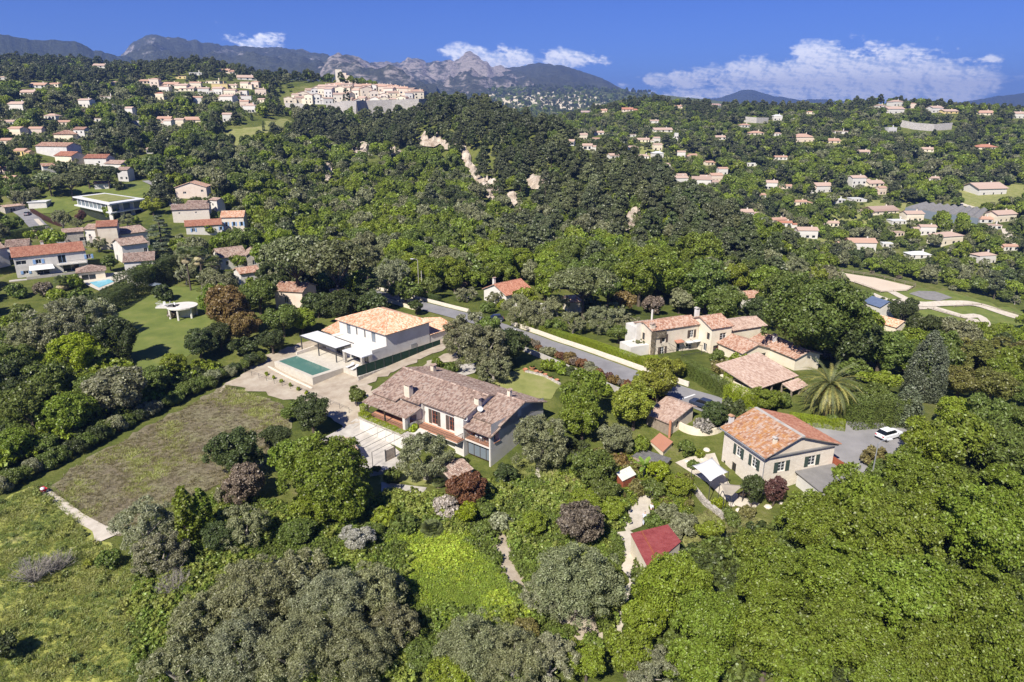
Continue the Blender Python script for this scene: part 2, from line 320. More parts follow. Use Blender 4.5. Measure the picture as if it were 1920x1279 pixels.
for u, v, y in [(200, 395, 292), (90, 390, 292), (30, 400, 285), (270, 395, 290), (330, 370, 290), (200, 350, 325), (100, 335, 330), (100, 283, 380), (40, 255, 430), (147, 262, 430), (200, 300, 380), (230, 335, 345), (400, 350, 320), (300, 290, 400), (380, 300, 400), (60, 205, 520), (150, 200, 540), (60, 165, 640), (200, 160, 680), (30, 135, 760), (160, 140, 820), (120, 118, 1000), (300, 190, 620), (400, 192, 620), (330, 160, 700), (430, 150, 730), (400, 135, 800), (300, 128, 860), (400, 122, 900), (480, 150, 860), (540, 165, 850), (460, 212, 560), (330, 232, 540), (400, 232, 530), (250, 245, 500), (480, 250, 500), (430, 275, 460), (540, 230, 560), (560, 218, 620), (620, 215, 640), (700, 214, 640), (800, 205, 640), (560, 180, 700), (640, 160, 740), (640, 158, 790), (720, 172, 740), (780, 182, 720), (600, 320, 420), (520, 350, 380), (620, 400, 330), (540, 430, 290), (700, 430, 300), (870, 205, 600), (830, 215, 600), (920, 215, 560), (960, 238, 520), (800, 262, 500), (830, 290, 475), (700, 280, 510), (640, 260, 550), (880, 270, 470), (920, 330, 420), (950, 380, 370), (860, 380, 370), (760, 350, 400), (1000, 265, 450), (1060, 300, 400), (1120, 320, 380), (1200, 362, 345), (1020, 345, 385), (1150, 420, 310), (1280, 400, 310), (1380, 430, 280), (1260, 450, 270), (1050, 430, 310), (940, 440, 300), (1350, 490, 240), (1150, 480, 240), (1000, 480, 250)]:
    spots.append(PY(u, v + (4 if v < 175 and u < 560 else 0), y))
for u, v, y in [(1600, 525, 375), (1700, 550, 350), (1660, 600, 320), (1800, 560, 340), (1900, 600, 320), (1780, 640, 290), (1560, 520, 385), (1560, 450, 440), (1700, 465, 430), (1780, 452, 430), (1500, 440, 440), (1850, 490, 400), (1900, 440, 440), (1700, 420, 470), (1780, 392, 500), (1600, 385, 500), (1450, 395, 500), (1856, 368, 520), (1650, 365, 530), (1540, 362, 530), (1440, 355, 540), (1320, 350, 550), (1250, 345, 560), (1150, 300, 640), (1210, 300, 630), (1300, 300, 640), (1100, 280, 680), (1230, 250, 760), (1130, 215, 900), (1350, 225, 840), (1500, 265, 700), (1600, 290, 650), (1700, 255, 740), (1850, 280, 680), (1900, 230, 800), (1440, 212, 900), (1520, 216, 880), (1300, 207, 950), (1200, 203, 1000), (1660, 208, 860), (1760, 214, 840), (1850, 222, 820), (1400, 260, 730)]:
    spots.append(PY(u, v - (4 if v < 235 else 0), y))
spots += [(150, 130, -8), (120, 160, -10), (200, 120, -6), (170, 200, -22), (80, 180, -8), (110, 210, -20), (180, 260, -32), (260, 250, -30), (150, 320, -38), (60, 560, 2), (30, 700, 5), (80, 640, 0)]
spots += [(0, 900, 15), (-100, 1000, 30), (200, 1300, -10), (500, 1250, 0), (900, 1300, 10), (900, 850, 40), (900, 500, 0), (600, 450, -20), (500, 350, -30), (400, 200, -15), (350, 60, 0), (-400, 60, 5), (-350, 200, 12), (-400, 350, 30), (-600, 500, 60), (-700, 750, 85), (-800, 1000, 100), (-500, 1100, 80), (-300, 1150, 60),
          (-200, 1400, 30), (0, 1700, 20), (150, 2000, 35), (60, 2400, 60), (200, 2500, 62), (0, 3000, 105), (200, 3000, 108), (0, 3500, 150), (300, 3500, 150), (150, 2700, 80), (-1000, 1800, 60), (-2000, 2500, 120), (-1500, 4000, 150), (1000, 2200, -20), (2000, 2500, -20), (2500, 5000, -40), (0, 4500, 190), (300, 5200, 180), (-3000, 6000, 250), (3500, 9000, -60), (0, 9000, 100), (-5000, 9000, 300), (-6000, 3000, 250), (5000, 3000, -20), (900, -60, 0), (-900, -60, 20), (-1500, 600, 110), (1800, 600, 20), (8000, 12000, -60), (-9000, 12000, 300)]
_e = (math.cos(R(-39)), math.sin(R(-39)))
for a, b, z in [(-21, -7, 0), (-18, -7.5, -.1), (-12, -7, -.1), (-6, -6.5, -.1), (-3, -3.5, -.1), (-3, -1.5, -.8), (0, -2, -.9), (2.5, -1, -.9), (5, -1.5, -.9), (5, -4, -.6), (8, -2, -.4), (8.5, 3, .2), (9, 8, 1.4), (-21, -3, .6), (-22, 4, 2.4), (-12, -12, 0), (-20, -14, 0)]: spots.append((-7.39 + _e[0] * a - _e[1] * b, 93.75 + _e[1] * a + _e[0] * b, z))
spots = np.array(spots)
def tps_fit(P):
    n = len(P); X = P[:, :2] / 100.; d = np.sqrt(((X[:, None] - X[None]) ** 2).sum(-1)); K = np.where(d > 0, d ** 2 * np.log(d + 1e-12), 0) + np.eye(n) * .004
    A = np.zeros((n + 3, n + 3)); A[:n, :n] = K; A[:n, n] = 1; A[:n, n + 1:] = X; A[n, :n] = 1; A[n + 1:, :n] = X.T
    b = np.zeros(n + 3); b[:n] = P[:, 2]; return X, np.linalg.solve(A, b)
TX, TW = tps_fit(spots)
def tps(x, y):
    Q = np.stack([x, y], -1) / 100.; o = np.empty(len(x))
    for i in range(0, len(x), 20000):
        q = Q[i:i + 20000]; d2 = ((q[:, None] - TX[None]) ** 2).sum(-1); o[i:i + 20000] = (.5 * d2 * np.log(d2 + 1e-12)) @ TW[:-3] + TW[-3] + q @ TW[-2:]
    return o
def vnoise(x, y, seed=0):                           # smooth value noise
    r = np.random.default_rng(seed).random((256, 256)); xi = np.floor(x).astype(int); yi = np.floor(y).astype(int); fx = x - xi; fy = y - yi
    fx = fx * fx * (3 - 2 * fx); fy = fy * fy * (3 - 2 * fy); g = lambda a, b: r[a % 256, b % 256]
    return (g(xi, yi) * (1 - fx) + g(xi + 1, yi) * fx) * (1 - fy) + (g(xi, yi + 1) * (1 - fx) + g(xi + 1, yi + 1) * fx) * fy - .5
def fbm(x, y, o=5, seed=0):
    s = 0; a = 1.
    for k in range(o): s = s + a * vnoise(x, y, seed + k); x = x * 2.03 + 7; y = y * 2.03 + 3; a *= .5
    return s
GK, GY0, GC, GTM, NR, NC = .0085, 180.0, 200.0, 1.7, 560, 380     # rows grow with distance, columns fan out
gy = 60 * np.exp(GK * np.arange(NR)) - GY0; gt = np.linspace(-GTM, GTM, NC)
GX = gt[None, :] * (gy[:, None] + GC); GYY = np.repeat(gy[:, None], NC, 1)
GZ = tps(GX.ravel(), GYY.ravel()).reshape(NR, NC)
far_w = np.clip((GYY - 230) / 300, 0, 1)
GZ += far_w * (fbm(GX / 60, GYY / 60, 4, 3) * 4) + np.clip(GYY / 60, 0, 1) * fbm(GX / 9, GYY / 9, 3, 9) * .25
def height(x, y):
    x = np.atleast_1d(np.asarray(x, float)); y = np.atleast_1d(np.asarray(y, float))
    j = np.clip(np.log(np.maximum(y + GY0, 60.001) / 60) / GK, 0, NR - 1.001); i = np.clip((x / (y + GC) + GTM) / (2 * GTM) * (NC - 1), 0, NC - 1.001)
    j0 = j.astype(int); i0 = i.astype(int); fy = (y - gy[j0]) / (gy[j0 + 1] - gy[j0]); fx = i - i0
    return (GZ[j0, i0] * (1 - fx) + GZ[j0, i0 + 1] * fx) * (1 - fy) + (GZ[j0 + 1, i0] * (1 - fx) + GZ[j0 + 1, i0 + 1] * fx) * fy
def H(x, y): return float(height(x, y)[0])
_T = np.concatenate([np.arange(25, 400, .5), np.arange(400, 1500, 1.5), np.arange(1500, 9000, 10)])
def ground_at(u, v, up=0.0, ymin=0):                # first point of ground (raised by up) seen in that direction
    d = ray(u, v); T = _T / math.sqrt(d[0] ** 2 + 1); x = d[0] * T; y = d[1] * T; z = CAM_H + d[2] * T
    hit = np.nonzero((z <= height(x, y) + up) & (y > ymin))[0]
    if len(hit) == 0: return None
    k = hit[0]; p = (x[k], y[k])
    if k > 0:
        za = z[k - 1] - height(x[k - 1], y[k - 1])[0] - up; zb = z[k] - height(x[k], y[k])[0] - up
        f = za / (za - zb) if za != zb else 0; f = min(max(f, 0), 1); p = (x[k - 1] + f * (x[k] - x[k - 1]), y[k - 1] + f * (y[k] - y[k - 1]))
    return (p[0], p[1], H(*p))
def px_of(x, y, z):
    c, s = math.cos(CAM_PITCH), math.sin(CAM_PITCH); q = y * c - (z - CAM_H) * s; w = y * s + (z - CAM_H) * c
    return 960 + FOC * x / q, 639.5 - FOC * w / q, q
def inpoly(x, y, P):
    c = False; n = len(P)
    for i in range(n):
        x0, y0 = P[i]; x1, y1 = P[i - 1]
        if (y0 > y) != (y1 > y) and x < (x1 - x0) * (y - y0) / (y1 - y0) + x0: c = not c
    return c
def inpoly_np(x, y, P):
    c = np.zeros(len(x), bool); n = len(P)
    for i in range(n):
        x0, y0 = P[i]; x1, y1 = P[i - 1]
        if y0 == y1: continue
        c ^= ((y0 > y) != (y1 > y)) & (x < (x1 - x0) * (y - y0) / (y1 - y0) + x0)
    return c

def ground_material():
    m, nt, out = nodes('ground'); co = objco(nt, pos=True)
    n1 = tex_noise(nt, .045, 8, .65, co); n2 = tex_noise(nt, .35, 8, .7, co); n3 = tex_noise(nt, 2.5, 5, .7, co)
    f = mth(nt, 'ADD', mth(nt, 'MULTIPLY', n1, .55), mth(nt, 'MULTIPLY', n2, .45))
    f = mth(nt, 'MULTIPLY', mth(nt, 'SUBTRACT', f, .34), 3.2, True)
    c = pick(nt, [(.055, .07, .022), (.085, .11, .028), (.13, .155, .036), (.19, .20, .06), (.26, .23, .13)], f)
    c = mixc(nt, c, mixc(nt, c, (.5, .5, .42), 1.0, 'MULTIPLY'), n3)
    finish(nt, out, c, .95, mth(nt, 'ADD', n2, n3), .7, .35, .1)
    return m
Fq = (np.arange(NR - 1)[:, None] * NC + np.arange(NC - 1)[None]).ravel()
gm = np_mesh('ground', np.stack([GX.ravel(), GYY.ravel(), GZ.ravel()], -1), np.stack([Fq, Fq + 1, Fq + NC + 1, Fq + NC], -1), ground_material(), True)
tag(link('ground', gm), kind='structure')

JAG = ('lawn', 'meadow', 'fallow_field', 'bare_earth', 'weedy_meadow', 'paddock_grass', 'hillside_meadow')
def drape(name, poly, mat, off=.05, res=2.0, label=None, cat=None, kind='structure', world=False):
    P = [(p[0], p[1]) for p in poly] if world else [ground_at(*p)[:2] for p in poly]
    E = []                                           # subdivide outline
    for a, b in zip(P, P[1:] + P[:1]):
        n = max(1, int(math.dist(a, b) / res)); E += [(a[0] + (b[0] - a[0]) * k / n, a[1] + (b[1] - a[1]) * k / n) for k in range(n)]
    x0, x1 = min(p[0] for p in P), max(p[0] for p in P); y0, y1 = min(p[1] for p in P), max(p[1] for p in P)
    gx, gy_ = np.meshgrid(np.arange(x0, x1, res), np.arange(y0, y1, res)); gx = gx.ravel(); gy_ = gy_.ravel(); k = inpoly_np(gx, gy_, P)
    if name in JAG: E = [(a + random.uniform(-.6, .6) * res, b + random.uniform(-.6, .6) * res) for a, b in E]
    ne = len(E); pts = [Vector(p) for p in E] + [Vector((a, b)) for a, b in zip(gx[k], gy_[k])]
    vs, es, fs, _, _, _ = geometry.delaunay_2d_cdt(pts, [(i, (i + 1) % ne) for i in range(ne)], [], 1, 1e-3)
    vx = np.array([v.x for v in vs]); vy = np.array([v.y for v in vs]); vz = height(vx, vy) + off
    me = bpy.data.meshes.new(name); me.from_pydata(list(zip(vx, vy, vz)), [], [tuple(f) for f in fs]); me.update(); me.materials.append(mat)
    if me.polygons and sum(p.normal.z for p in me.polygons) < 0: me.flip_normals()
    me.polygons.foreach_set('use_smooth', [True] * len(me.polygons))
    o = link(name, me); tag(o, label, cat, kind=kind); return o
def strip(name, pts, width, mat, off=.09, label=None, cat=None, kind='structure', step=1.5, level=None):
    P = [Vector(p[:2]) for p in pts]; W = width if isinstance(width, (list, tuple)) else [width] * len(P); Q = []; QW = []
    for i in range(len(P) - 1):
        a = P[max(i - 1, 0)]; b = P[i]; c = P[i + 1]; d = P[min(i + 2, len(P) - 1)]; n = max(2, int((c - b).length / step))
        for k in range(n):
            t = k / n; Q.append(.5 * ((2 * b) + (c - a) * t + (2 * a - 5 * b + 4 * c - d) * t * t + (3 * b - a - 3 * c + d) * t ** 3)); QW.append(W[i] * (1 - t) + W[i + 1] * t)
    Q.append(P[-1]); QW.append(W[-1]); vs = []; fs = []; nn = 5
    for i, p in enumerate(Q):
        d = (Q[min(i + 1, len(Q) - 1)] - Q[max(i - 1, 0)]).normalized(); nrm = Vector((-d.y, d.x))
        zc = H(p.x, p.y)
        for k in range(nn):
            q = p + nrm * (k / (nn - 1) - .5) * QW[i]; vs.append((q.x, q.y, max(H(q.x, q.y), zc - .4) + off))
    for i in range(len(Q) - 1):
        for k in range(nn - 1): a = i * nn + k; fs.append((a + 1, a, a + nn, a + nn + 1))
    me = bpy.data.meshes.new(name); me.from_pydata(vs, [], fs); me.update(); me.materials.append(mat)
    if me.polygons[0].normal.z < 0: me.flip_normals()
    me.polygons.foreach_set('use_smooth', [True] * len(me.polygons))
    o = link(name, me); tag(o, label, cat, kind=kind); return o, Q
def spoly(*px): return [ground_at(*p)[:2] for p in px]

# roads
ROAD = [(-62, 205), (-45, 185), (-27.5, 168.8), (-14, 157), (-2.5, 146), (8, 133.5), (19.5, 120.3), (29, 110.3), (36.5, 102.5), (42.5, 96)]
road_o, ROADQ = strip('road', ROAD, [4.5, 4.8, 5, 5, 5, 5, 5, 5.4, 6.4, 8], MT['asphalt'], .12)
drape('parking_lot', [(40, 99), (44.5, 93.6), (45.9, 86.5), (44.6, 82.6), (50.5, 80), (56, 86), (62, 92), (66, 97.5), (52, 98.6), (46, 98)], MT['worn_asphalt'], .16, 1.5, world=True)
strip('lane', [ground_at(*p) for p in [(28, 418), (52, 408), (75, 432), (120, 462)]] if False else [ground_at(*p) for p in [(20, 385), (52, 404), (72, 425), (108, 447), (150, 470)]], [5, 6, 6, 5.5, 4], MT['asphalt'], .25)
strip('footpath', [ground_at(*p) for p in [(68, 412), (100, 436), (135, 452)]], 1.6, MT['pale_gravel'], .35)
strip('village_road', [ground_at(*p) for p in [(190, 192), (215, 203), (238, 212), (246, 224), (232, 240)]], [7, 8, 9, 9, 7], MT['worn_asphalt'], .5)
strip('village_road', [ground_at(*p) for p in [(276, 340), (300, 352), (322, 372), (330, 386)]], 4.5, MT['worn_asphalt'], .4)
strip('dirt_track', [ground_at(*p) for p in [(1885, 430), (1893, 448), (1915, 466)]], 5, MT['pale_gravel'], .4)
strip('dirt_track', [ground_at(*p) for p in [(1800, 363), (1790, 370), (1800, 382), (1825, 390)]], 4, MT['pale_gravel'], .4)
# riding ground
drape('riding_arena', [(1520, 497), (1560, 507), (1640, 522), (1713, 539), (1700, 546), (1652, 548), (1600, 530), (1560, 520), (1522, 508)], MT['arena_sand'], .45, 4)
drape('paddock_grass', [(1600, 545), (1655, 549), (1714, 540), (1800, 553), (1925, 585), (1925, 670), (1850, 668), (1790, 640), (1680, 608), (1640, 575)], MT['lawn'], .3, 5)
drape('grey_arena', [(1704, 552), (1722, 547), (1752, 548), (1786, 560), (1760, 566), (1735, 563)], MT['roof_grey'], .5, 4)
for pts, w in [([(1668, 547), (1700, 563), (1745, 578), (1800, 594), (1850, 612), (1895, 640), (1922, 658)], 4), ([(1632, 553), (1665, 566), (1700, 568), (1735, 573), (1790, 571), (1840, 575), (1922, 600)], 5.5), ([(1735, 578), (1700, 580), (1682, 582), (1690, 598), (1700, 606)], 4), ([(1755, 612), (1810, 610), (1838, 611)], 2.5)]:
    strip('gravel_path', [ground_at(*p) for p in pts], w, MT['pale_gravel'], .6)
# lawns, fields, bare earth
drape('lawn', [(205, 585), (250, 560), (330, 538), (372, 540), (405, 590), (395, 640), (330, 690), (290, 712), (245, 705), (232, 660), (215, 620)], MT['lawn'], .07, 2)
drape('lawn', [(60, 383), (80, 368), (130, 372), (140, 352), (280, 340), (292, 352), (276, 372), (190, 388), (110, 402), (70, 396)], MT['lawn'], .2, 4)
drape('lawn', [(918, 728), (945, 700), (985, 690), (1050, 715), (1040, 748), (1000, 752), (955, 735)], MT['dry_lawn'], .07, 1)
drape('lawn', [(700, 878), (735, 868), (790, 890), (830, 905), (812, 915), (770, 905), (712, 905)], MT['dry_lawn'], .06, 1)
drape('lawn', [(930, 890), (980, 862), (1060, 872), (1075, 905), (1040, 945), (960, 950), (925, 915)], MT['dry_lawn'], .06, 1)
drape('lawn', [(1270, 985), (1330, 955), (1400, 965), (1440, 985), (1400, 1060), (1330, 1075), (1290, 1030)], MT['dry_lawn'], .06, 1)
drape('hillside_meadow', [(405, 258), (430, 243), (480, 240), (540, 222), (556, 232), (520, 258), (470, 282), (430, 292), (402, 282)], MT['dry_lawn'], .5, 6)
drape('hillside_meadow', [(1790, 362), (1920, 345), (1920, 372), (1860, 392), (1800, 388)], MT['dry_lawn'], .4, 6)
for q in ([(1640, 374), (1700, 376), (1690, 402), (1615, 400)], [(1190, 246), (1252, 244), (1262, 302), (1202, 302)], [(1560, 395), (1640, 408), (1630, 430), (1550, 420)], [(1480, 448), (1560, 445), (1570, 470), (1490, 470)], [(1500, 262), (1590, 262), (1600, 285), (1500, 280)]): drape('hillside_meadow', q, MT['dry_lawn'], .4, 6)
mottled('ploughed_field', [(.13, .108, .07), (.18, .15, .095), (.21, .19, .11), (.24, .25, .10)], .28, det=12, bump=.9, bscale=3.0, bdist=.25, pos=True)
mottled('yellow_meadow', [(.13, .16, .04), (.23, .25, .06), (.34, .34, .08), (.28, .25, .13)], .2, det=12, bump=.9, bscale=3.0, bdist=.25, pos=True)
mottled('bright_weeds', [(.14, .20, .022), (.22, .29, .04), (.27, .33, .05)], .3, det=12, bump=.9, bscale=3.0, bdist=.25, pos=True)
drape('fallow_field', [(95, 925), (125, 885), (280, 800), (425, 724), (525, 758), (545, 800), (520, 850), (430, 905), (330, 940), (235, 1000), (190, 990)], MT['ploughed_field'], .06, 1.5)
drape('meadow', [(0, 935), (90, 905), (180, 985), (215, 1040), (320, 1080), (360, 1279), (0, 1279)], MT['yellow_meadow'], .05, 2)
drape('weedy_meadow', [(720, 1010), (790, 985), (880, 1010), (960, 1110), (990, 1150), (900, 1170), (800, 1160), (740, 1090)], MT['bright_weeds'], .08, 1)
drape('bare_earth', [(395, 742), (470, 690), (520, 668), (560, 690), (640, 725), (668, 715), (700, 735), (790, 690), (850, 655), (860, 672), (800, 690), (745, 700), (700, 745), (690, 790), (650, 815), (600, 770), (520, 745), (430, 722)], MT['dry_soil'], .10, 1.5)
drape('bare_earth', [(1150, 1180), (1175, 1090), (1160, 1010), (1180, 960), (1215, 905), (1235, 915), (1215, 975), (1190, 1000), (1200, 1060), (1195, 1140), (1170, 1200)], MT['pale_gravel'], .09, 1)
drape('bare_earth', [(920, 1010), (950, 985), (965, 1060), (990, 1100), (1060, 1150), (1120, 1150), (1130, 1200), (1090, 1195), (980, 1120), (940, 1070)], MT['dry_soil'], .06, 1)
drape('driveway', [(596, 850), (600, 825), (668, 785), (690, 800), (740, 840), (765, 862), (740, 884), (690, 880), (650, 868)], MT['concrete'], .10, 1.5)
drape('garden_path', [(715, 905), (800, 915), (790, 935), (745, 932), (715, 922)], MT['concrete'], .10, 1)
strip('garden_path', [ground_at(*p) for p in [(1010, 878), (1008, 892), (1025, 908), (1055, 915)]], .6, MT['pale_gravel'], .12, step=.5)
strip('dirt_track', [ground_at(*p) for p in [(86, 925), (115, 945), (150, 972), (185, 992), (205, 1010)]], [1.2, 1.3, 1.4, 1.5, 3.4], MT['pale_gravel'], .14, step=.7)
drape('stone_terrace', [(1266, 868), (1292, 858), (1340, 850), (1352, 880), (1378, 925), (1425, 945), (1410, 958), (1368, 945), (1325, 905)], MT['pale_gravel'], .08, 1)
drape('driveway', [(1390, 720), (1340, 720), (1330, 700)], MT['asphalt'], .1, 1.5)
drape('driveway', [(835, 688), (905, 680), (890, 700), (870, 706), (842, 700)], MT['concrete'], .12, 1)
# ---------------------------------------------------------------- vegetation prototypes (unit crown radius)
def sph(n, g): 
    d = g.normal(size=(n, 3)); return d / np.linalg.norm(d, axis=1, keepdims=True)
def leaves(C, Rc, n, size, g, flat=1.0, up=.25, out_bias=.75, centre=(0, 0, 0), inner=.12, elong=1.0):
    """n leaf quads spread over clumps C (k,3) of radius Rc (k,)"""
    k = len(C); w = Rc ** 2; idx = g.choice(k, n, p=w / w.sum()); d = sph(n, g)
    o = C[idx] - np.array(centre); on = o / (np.linalg.norm(o, axis=1, keepdims=True) + 1e-6)
    d = d + on * out_bias + np.array([0, 0, up]); d /= np.linalg.norm(d, axis=1, keepdims=True)
    rr = Rc[idx] * np.where(g.random(n) < inner, g.random(n), .62 + .58 * g.random(n)); P = C[idx] + d * rr[:, None] * np.array([1, 1, flat])
    nn = d + sph(n, g) * .95; nn /= np.linalg.norm(nn, axis=1, keepdims=True)
    t = np.cross(nn, sph(n, g)); t /= np.linalg.norm(t, axis=1, keepdims=True) + 1e-9; b = np.cross(nn, t)
    s = size * (.6 + .8 * g.random(n))[:, None]; t = t * s * elong; b = b * s * .62
    V = np.stack([P - t, P - b * 1.0 + t * .1 + nn * s * .12, P + t, P + b + t * .1 + nn * s * .12], 1).reshape(-1, 3)
    F = np.arange(4 * n).reshape(-1, 4); return V, F
def crown_broad(n, size, seed, k=70, rx=1., rz=.82, cz=1.15, cr=(.17, .30), lump=.2):
    g = np.random.default_rng(seed); d = sph(k * 3, g); d = d[d[:, 2] > -.55][:k]; ph = g.random(3) * 6; nl = max(6, k // 7); ld = sph(nl * 3, g); ld = ld[ld[:, 2] > -.35][:nl]; li = g.integers(0, len(ld), len(d)); d = ld[li] + d * .44; d /= np.linalg.norm(d, axis=1, keepdims=True); lr = g.uniform(-.2, .16, len(ld))
    rad = 1 + lr[li] - lump * .5 + lump * np.sin(d[:, 0] * 3.1 + ph[0]) * np.cos(d[:, 1] * 2.7 + ph[1]) + .14 * g.normal(size=len(d))
    r = np.clip(rad, .45, 1.12) * (1 - cr[0]); C = d * r[:, None] * np.array([rx, rx, rz]); Rc = g.uniform(cr[0], cr[1], len(d))
    m = sph(max(6, k // 4), g) * .45 * np.array([rx, rx, rz]); C = np.vstack([C, m]); Rc = np.concatenate([Rc, np.full(len(m), .3)])
    C[:, 2] += cz; return leaves(C, Rc, n, size, g, centre=(0, 0, cz))
def crown_olive(n, size, seed, k=130, rz=.85, cz=.98):
    g = np.random.default_rng(seed); d = sph(k * 3, g); d = d[d[:, 2] > -.6][:k]; ph = g.random(3) * 6; nl = max(8, k // 7); ld = sph(nl * 3, g); ld = ld[ld[:, 2] > -.5][:nl]; li = g.integers(0, len(ld), len(d)); d = ld[li] + d * .6; d /= np.linalg.norm(d, axis=1, keepdims=True); lr = g.uniform(-.16, .12, len(ld))
    r = np.clip(.82 + lr[li] + .16 * np.sin(d[:, 0] * 4 + ph[0]) * np.cos(d[:, 1] * 4 + ph[1]) + .12 * g.normal(size=len(d)), .4, 1.08)
    C = d * r[:, None] * np.array([1, 1, rz]); Rc = g.uniform(.09, .2, len(d)); C[:, 2] += cz
    return leaves(C, Rc, n, size, g, up=.5, out_bias=.5, centre=(0, 0, cz), inner=.4, elong=1.5)
def crown_umbrella(n, size, seed, k=150, cz=1.35):
    g = np.random.default_rng(seed); a = g.random(k) * 6.283; r = np.sqrt(g.random(k)) * .9; z = .62 * np.sqrt(np.maximum(0, 1 - (r / .97) ** 2)) * np.where(g.random(k) < .3, g.random(k), 1) + .04 * g.normal(size=k)
    C = np.stack([np.cos(a) * r, np.sin(a) * r, cz + z], 1); Rc = g.uniform(.12, .2, k)
    return leaves(C, Rc, n, size, g, flat=.7, up=.8, out_bias=.2, centre=(0, 0, cz), inner=.05)
def crown_pine(n, size, seed, k=46, cz=1.85):
    g = np.random.default_rng(seed); z = g.random(k); a = g.random(k) * 6.283; r = (1 - z) ** .6 * .85 * np.sqrt(g.uniform(.25, 1, k)) + .1
    C = np.stack([np.cos(a) * r, np.sin(a) * r, cz - .75 + z * 1.5], 1); Rc = g.uniform(.2, .36, k)
    return leaves(C, Rc, n, size, g, flat=.55, up=.6, out_bias=.35, centre=(0, 0, cz - .4), inner=.1)
def crown_cedar(n, size, seed, cz=1.6):
    g = np.random.default_rng(seed); C = []; Rc = []
    for L in range(9):
        z = .4 + L * .28; rr = 1.05 - L * .095
        for j in range(9): a = g.random() * 6.283; r = rr * g.uniform(.3, 1); C.append((math.cos(a) * r, math.sin(a) * r, z + .05 * g.normal())); Rc.append(.26 - .012 * L)
    return leaves(np.array(C), np.array(Rc), n, size, g, flat=.28, up=.9, out_bias=.3, centre=(0, 0, cz), inner=.05)
def crown_spindle(n, size, seed, h=7.0, k=90, lump=.14, base=.25, pw=.5):
    g = np.random.default_rng(seed); t = g.random(k); a = g.random(k) * 6.283; prof = np.minimum(1, (t / .18 + .35)) * (1 - t ** 3) ** pw * .82
    C = np.stack([np.cos(a) * prof * (1 + lump * g.normal(size=k)), np.sin(a) * prof * (1 + lump * g.normal(size=k)), base + t * (h - .3)], 1)
    Rc = g.uniform(.2, .34, k) * (1.15 - .5 * t); return leaves(C, Rc, n, size, g, flat=1.8, up=.3, out_bias=.8, centre=(0, 0, h / 2), inner=.1)
def crown_shrub(n, size, seed, k=26, rz=.8, cz=.62):
    g = np.random.default_rng(seed); d = sph(k * 3, g); d = d[d[:, 2] > -.4][:k]; C = d * .72 * np.array([1, 1, rz]) * g.uniform(.8, 1.12, (len(d), 1)); C[:, 2] += cz; C = np.vstack([C, [[0, 0, cz]]]); Rc = np.concatenate([g.uniform(.22, .36, len(d)), [.5]])
    return leaves(C, Rc, n, size, g, centre=(0, 0, cz))
def crown_hedge(n, size, seed):                      # unit block 1 x 1 x 1, clipped
    g = np.random.default_rng(seed); P = g.random((n, 3)); f = g.integers(0, 6, n)
    for ax in range(3): P[f == ax * 2, ax] = 0; P[f == ax * 2 + 1, ax] = 1
    P[:, :2] -= .5; nn = sph(n, g) * .7; nn[np.arange(n), f // 2] += np.where(f % 2, 1, -1)
    nn /= np.linalg.norm(nn, axis=1, keepdims=True); P += sph(n, g) * .04; t = np.cross(nn, sph(n, g)); t /= np.linalg.norm(t, axis=1, keepdims=True) + 1e-9; b = np.cross(nn, t); s = size * (.6 + .8 * g.random(n))[:, None]
    return np.stack([P - t * s, P - b * s * .6, P + t * s, P + b * s * .6], 1).reshape(-1, 3), np.arange(4 * n).reshape(-1, 4)
def tree_trunk(h, r, cz, seed, spread=.55, nb=6, rr=1.0):
    g = np.random.default_rng(seed); mb = MB(); top = (g.normal() * .04, g.normal() * .04, h)
    mb.tube([(0, 0, -.25), (0, 0, 0), (top[0] * .5, top[1] * .5, h * .5), top], [r * 1.5, r * 1.25, r, r * .8], 7)
    for i in range(nb):
        a = i * 2.4 + g.random(); e = (math.cos(a) * spread * rr, math.sin(a) * spread * rr, cz + g.uniform(-.15, .35))
        m_ = ((top[0] + e[0]) * .45, (top[1] + e[1]) * .45, (top[2] * .55 + e[2] * .45) + .02); mb.tube([top, m_, e], [r * .6, r * .4, r * .15], 5, False)
    return mb
def bare_twigs(seed, n=90, h=1.5):
    g = np.random.default_rng(seed); mb = MB()
    for i in range(n):
        a = g.random() * 6.283; r = math.sqrt(g.random()); e = Vector((math.cos(a) * r, math.sin(a) * r, h * (.55 + .5 * g.random()) * (1.1 - .5 * r)))
        b = Vector((e.x * .15, e.y * .15, 0)); m_ = b.lerp(e, .5) + Vector((g.normal(), g.normal(), g.normal())) * .05; mb.tube([b, m_, e], [.016, .011, .005], 3, False)
        for j in range(5):
            q = m_.lerp(e, g.random()); f = q + Vector((g.normal(), g.normal(), g.normal() + .6)) * .13; mb.tube([q, f], [.007, .003], 3, False)
    return mb
PROTO = {}                                            # kind -> lod -> list of (crown mesh, trunk mesh, trunk material)
CZ = dict(broad=1.15, olive=.98, umbrella=1.6, pine=1.85, cedar=1.5, cypress=3.6, poplar=3.2, juniper=2.0, shrub=.62, oval=1.25, bare=.8)
def reg(kind, lod, fn, tr=None, tmat='bark', leafm='leaf'):
    V, F = fn if isinstance(fn, tuple) else fn()
    me = np_mesh('crown', V, F, MT[leafm]); tm = None
    if tr: o = tr.build('trunk', MT[tmat]); tm = o.data; bpy.data.objects.remove(o)
    PROTO.setdefault(kind, {}).setdefault(lod, []).append((me, tm))
T_b = lambda s: tree_trunk(.6, .07, 1.1, s); T_p = lambda s: tree_trunk(1.25, .055, 1.8, s, .5); T_o = lambda s: tree_trunk(.4, .09, .9, s)
LOD = dict(big=(36000, .030), near=(14000, .047), mid=(3600, .095), far=(850, .185))
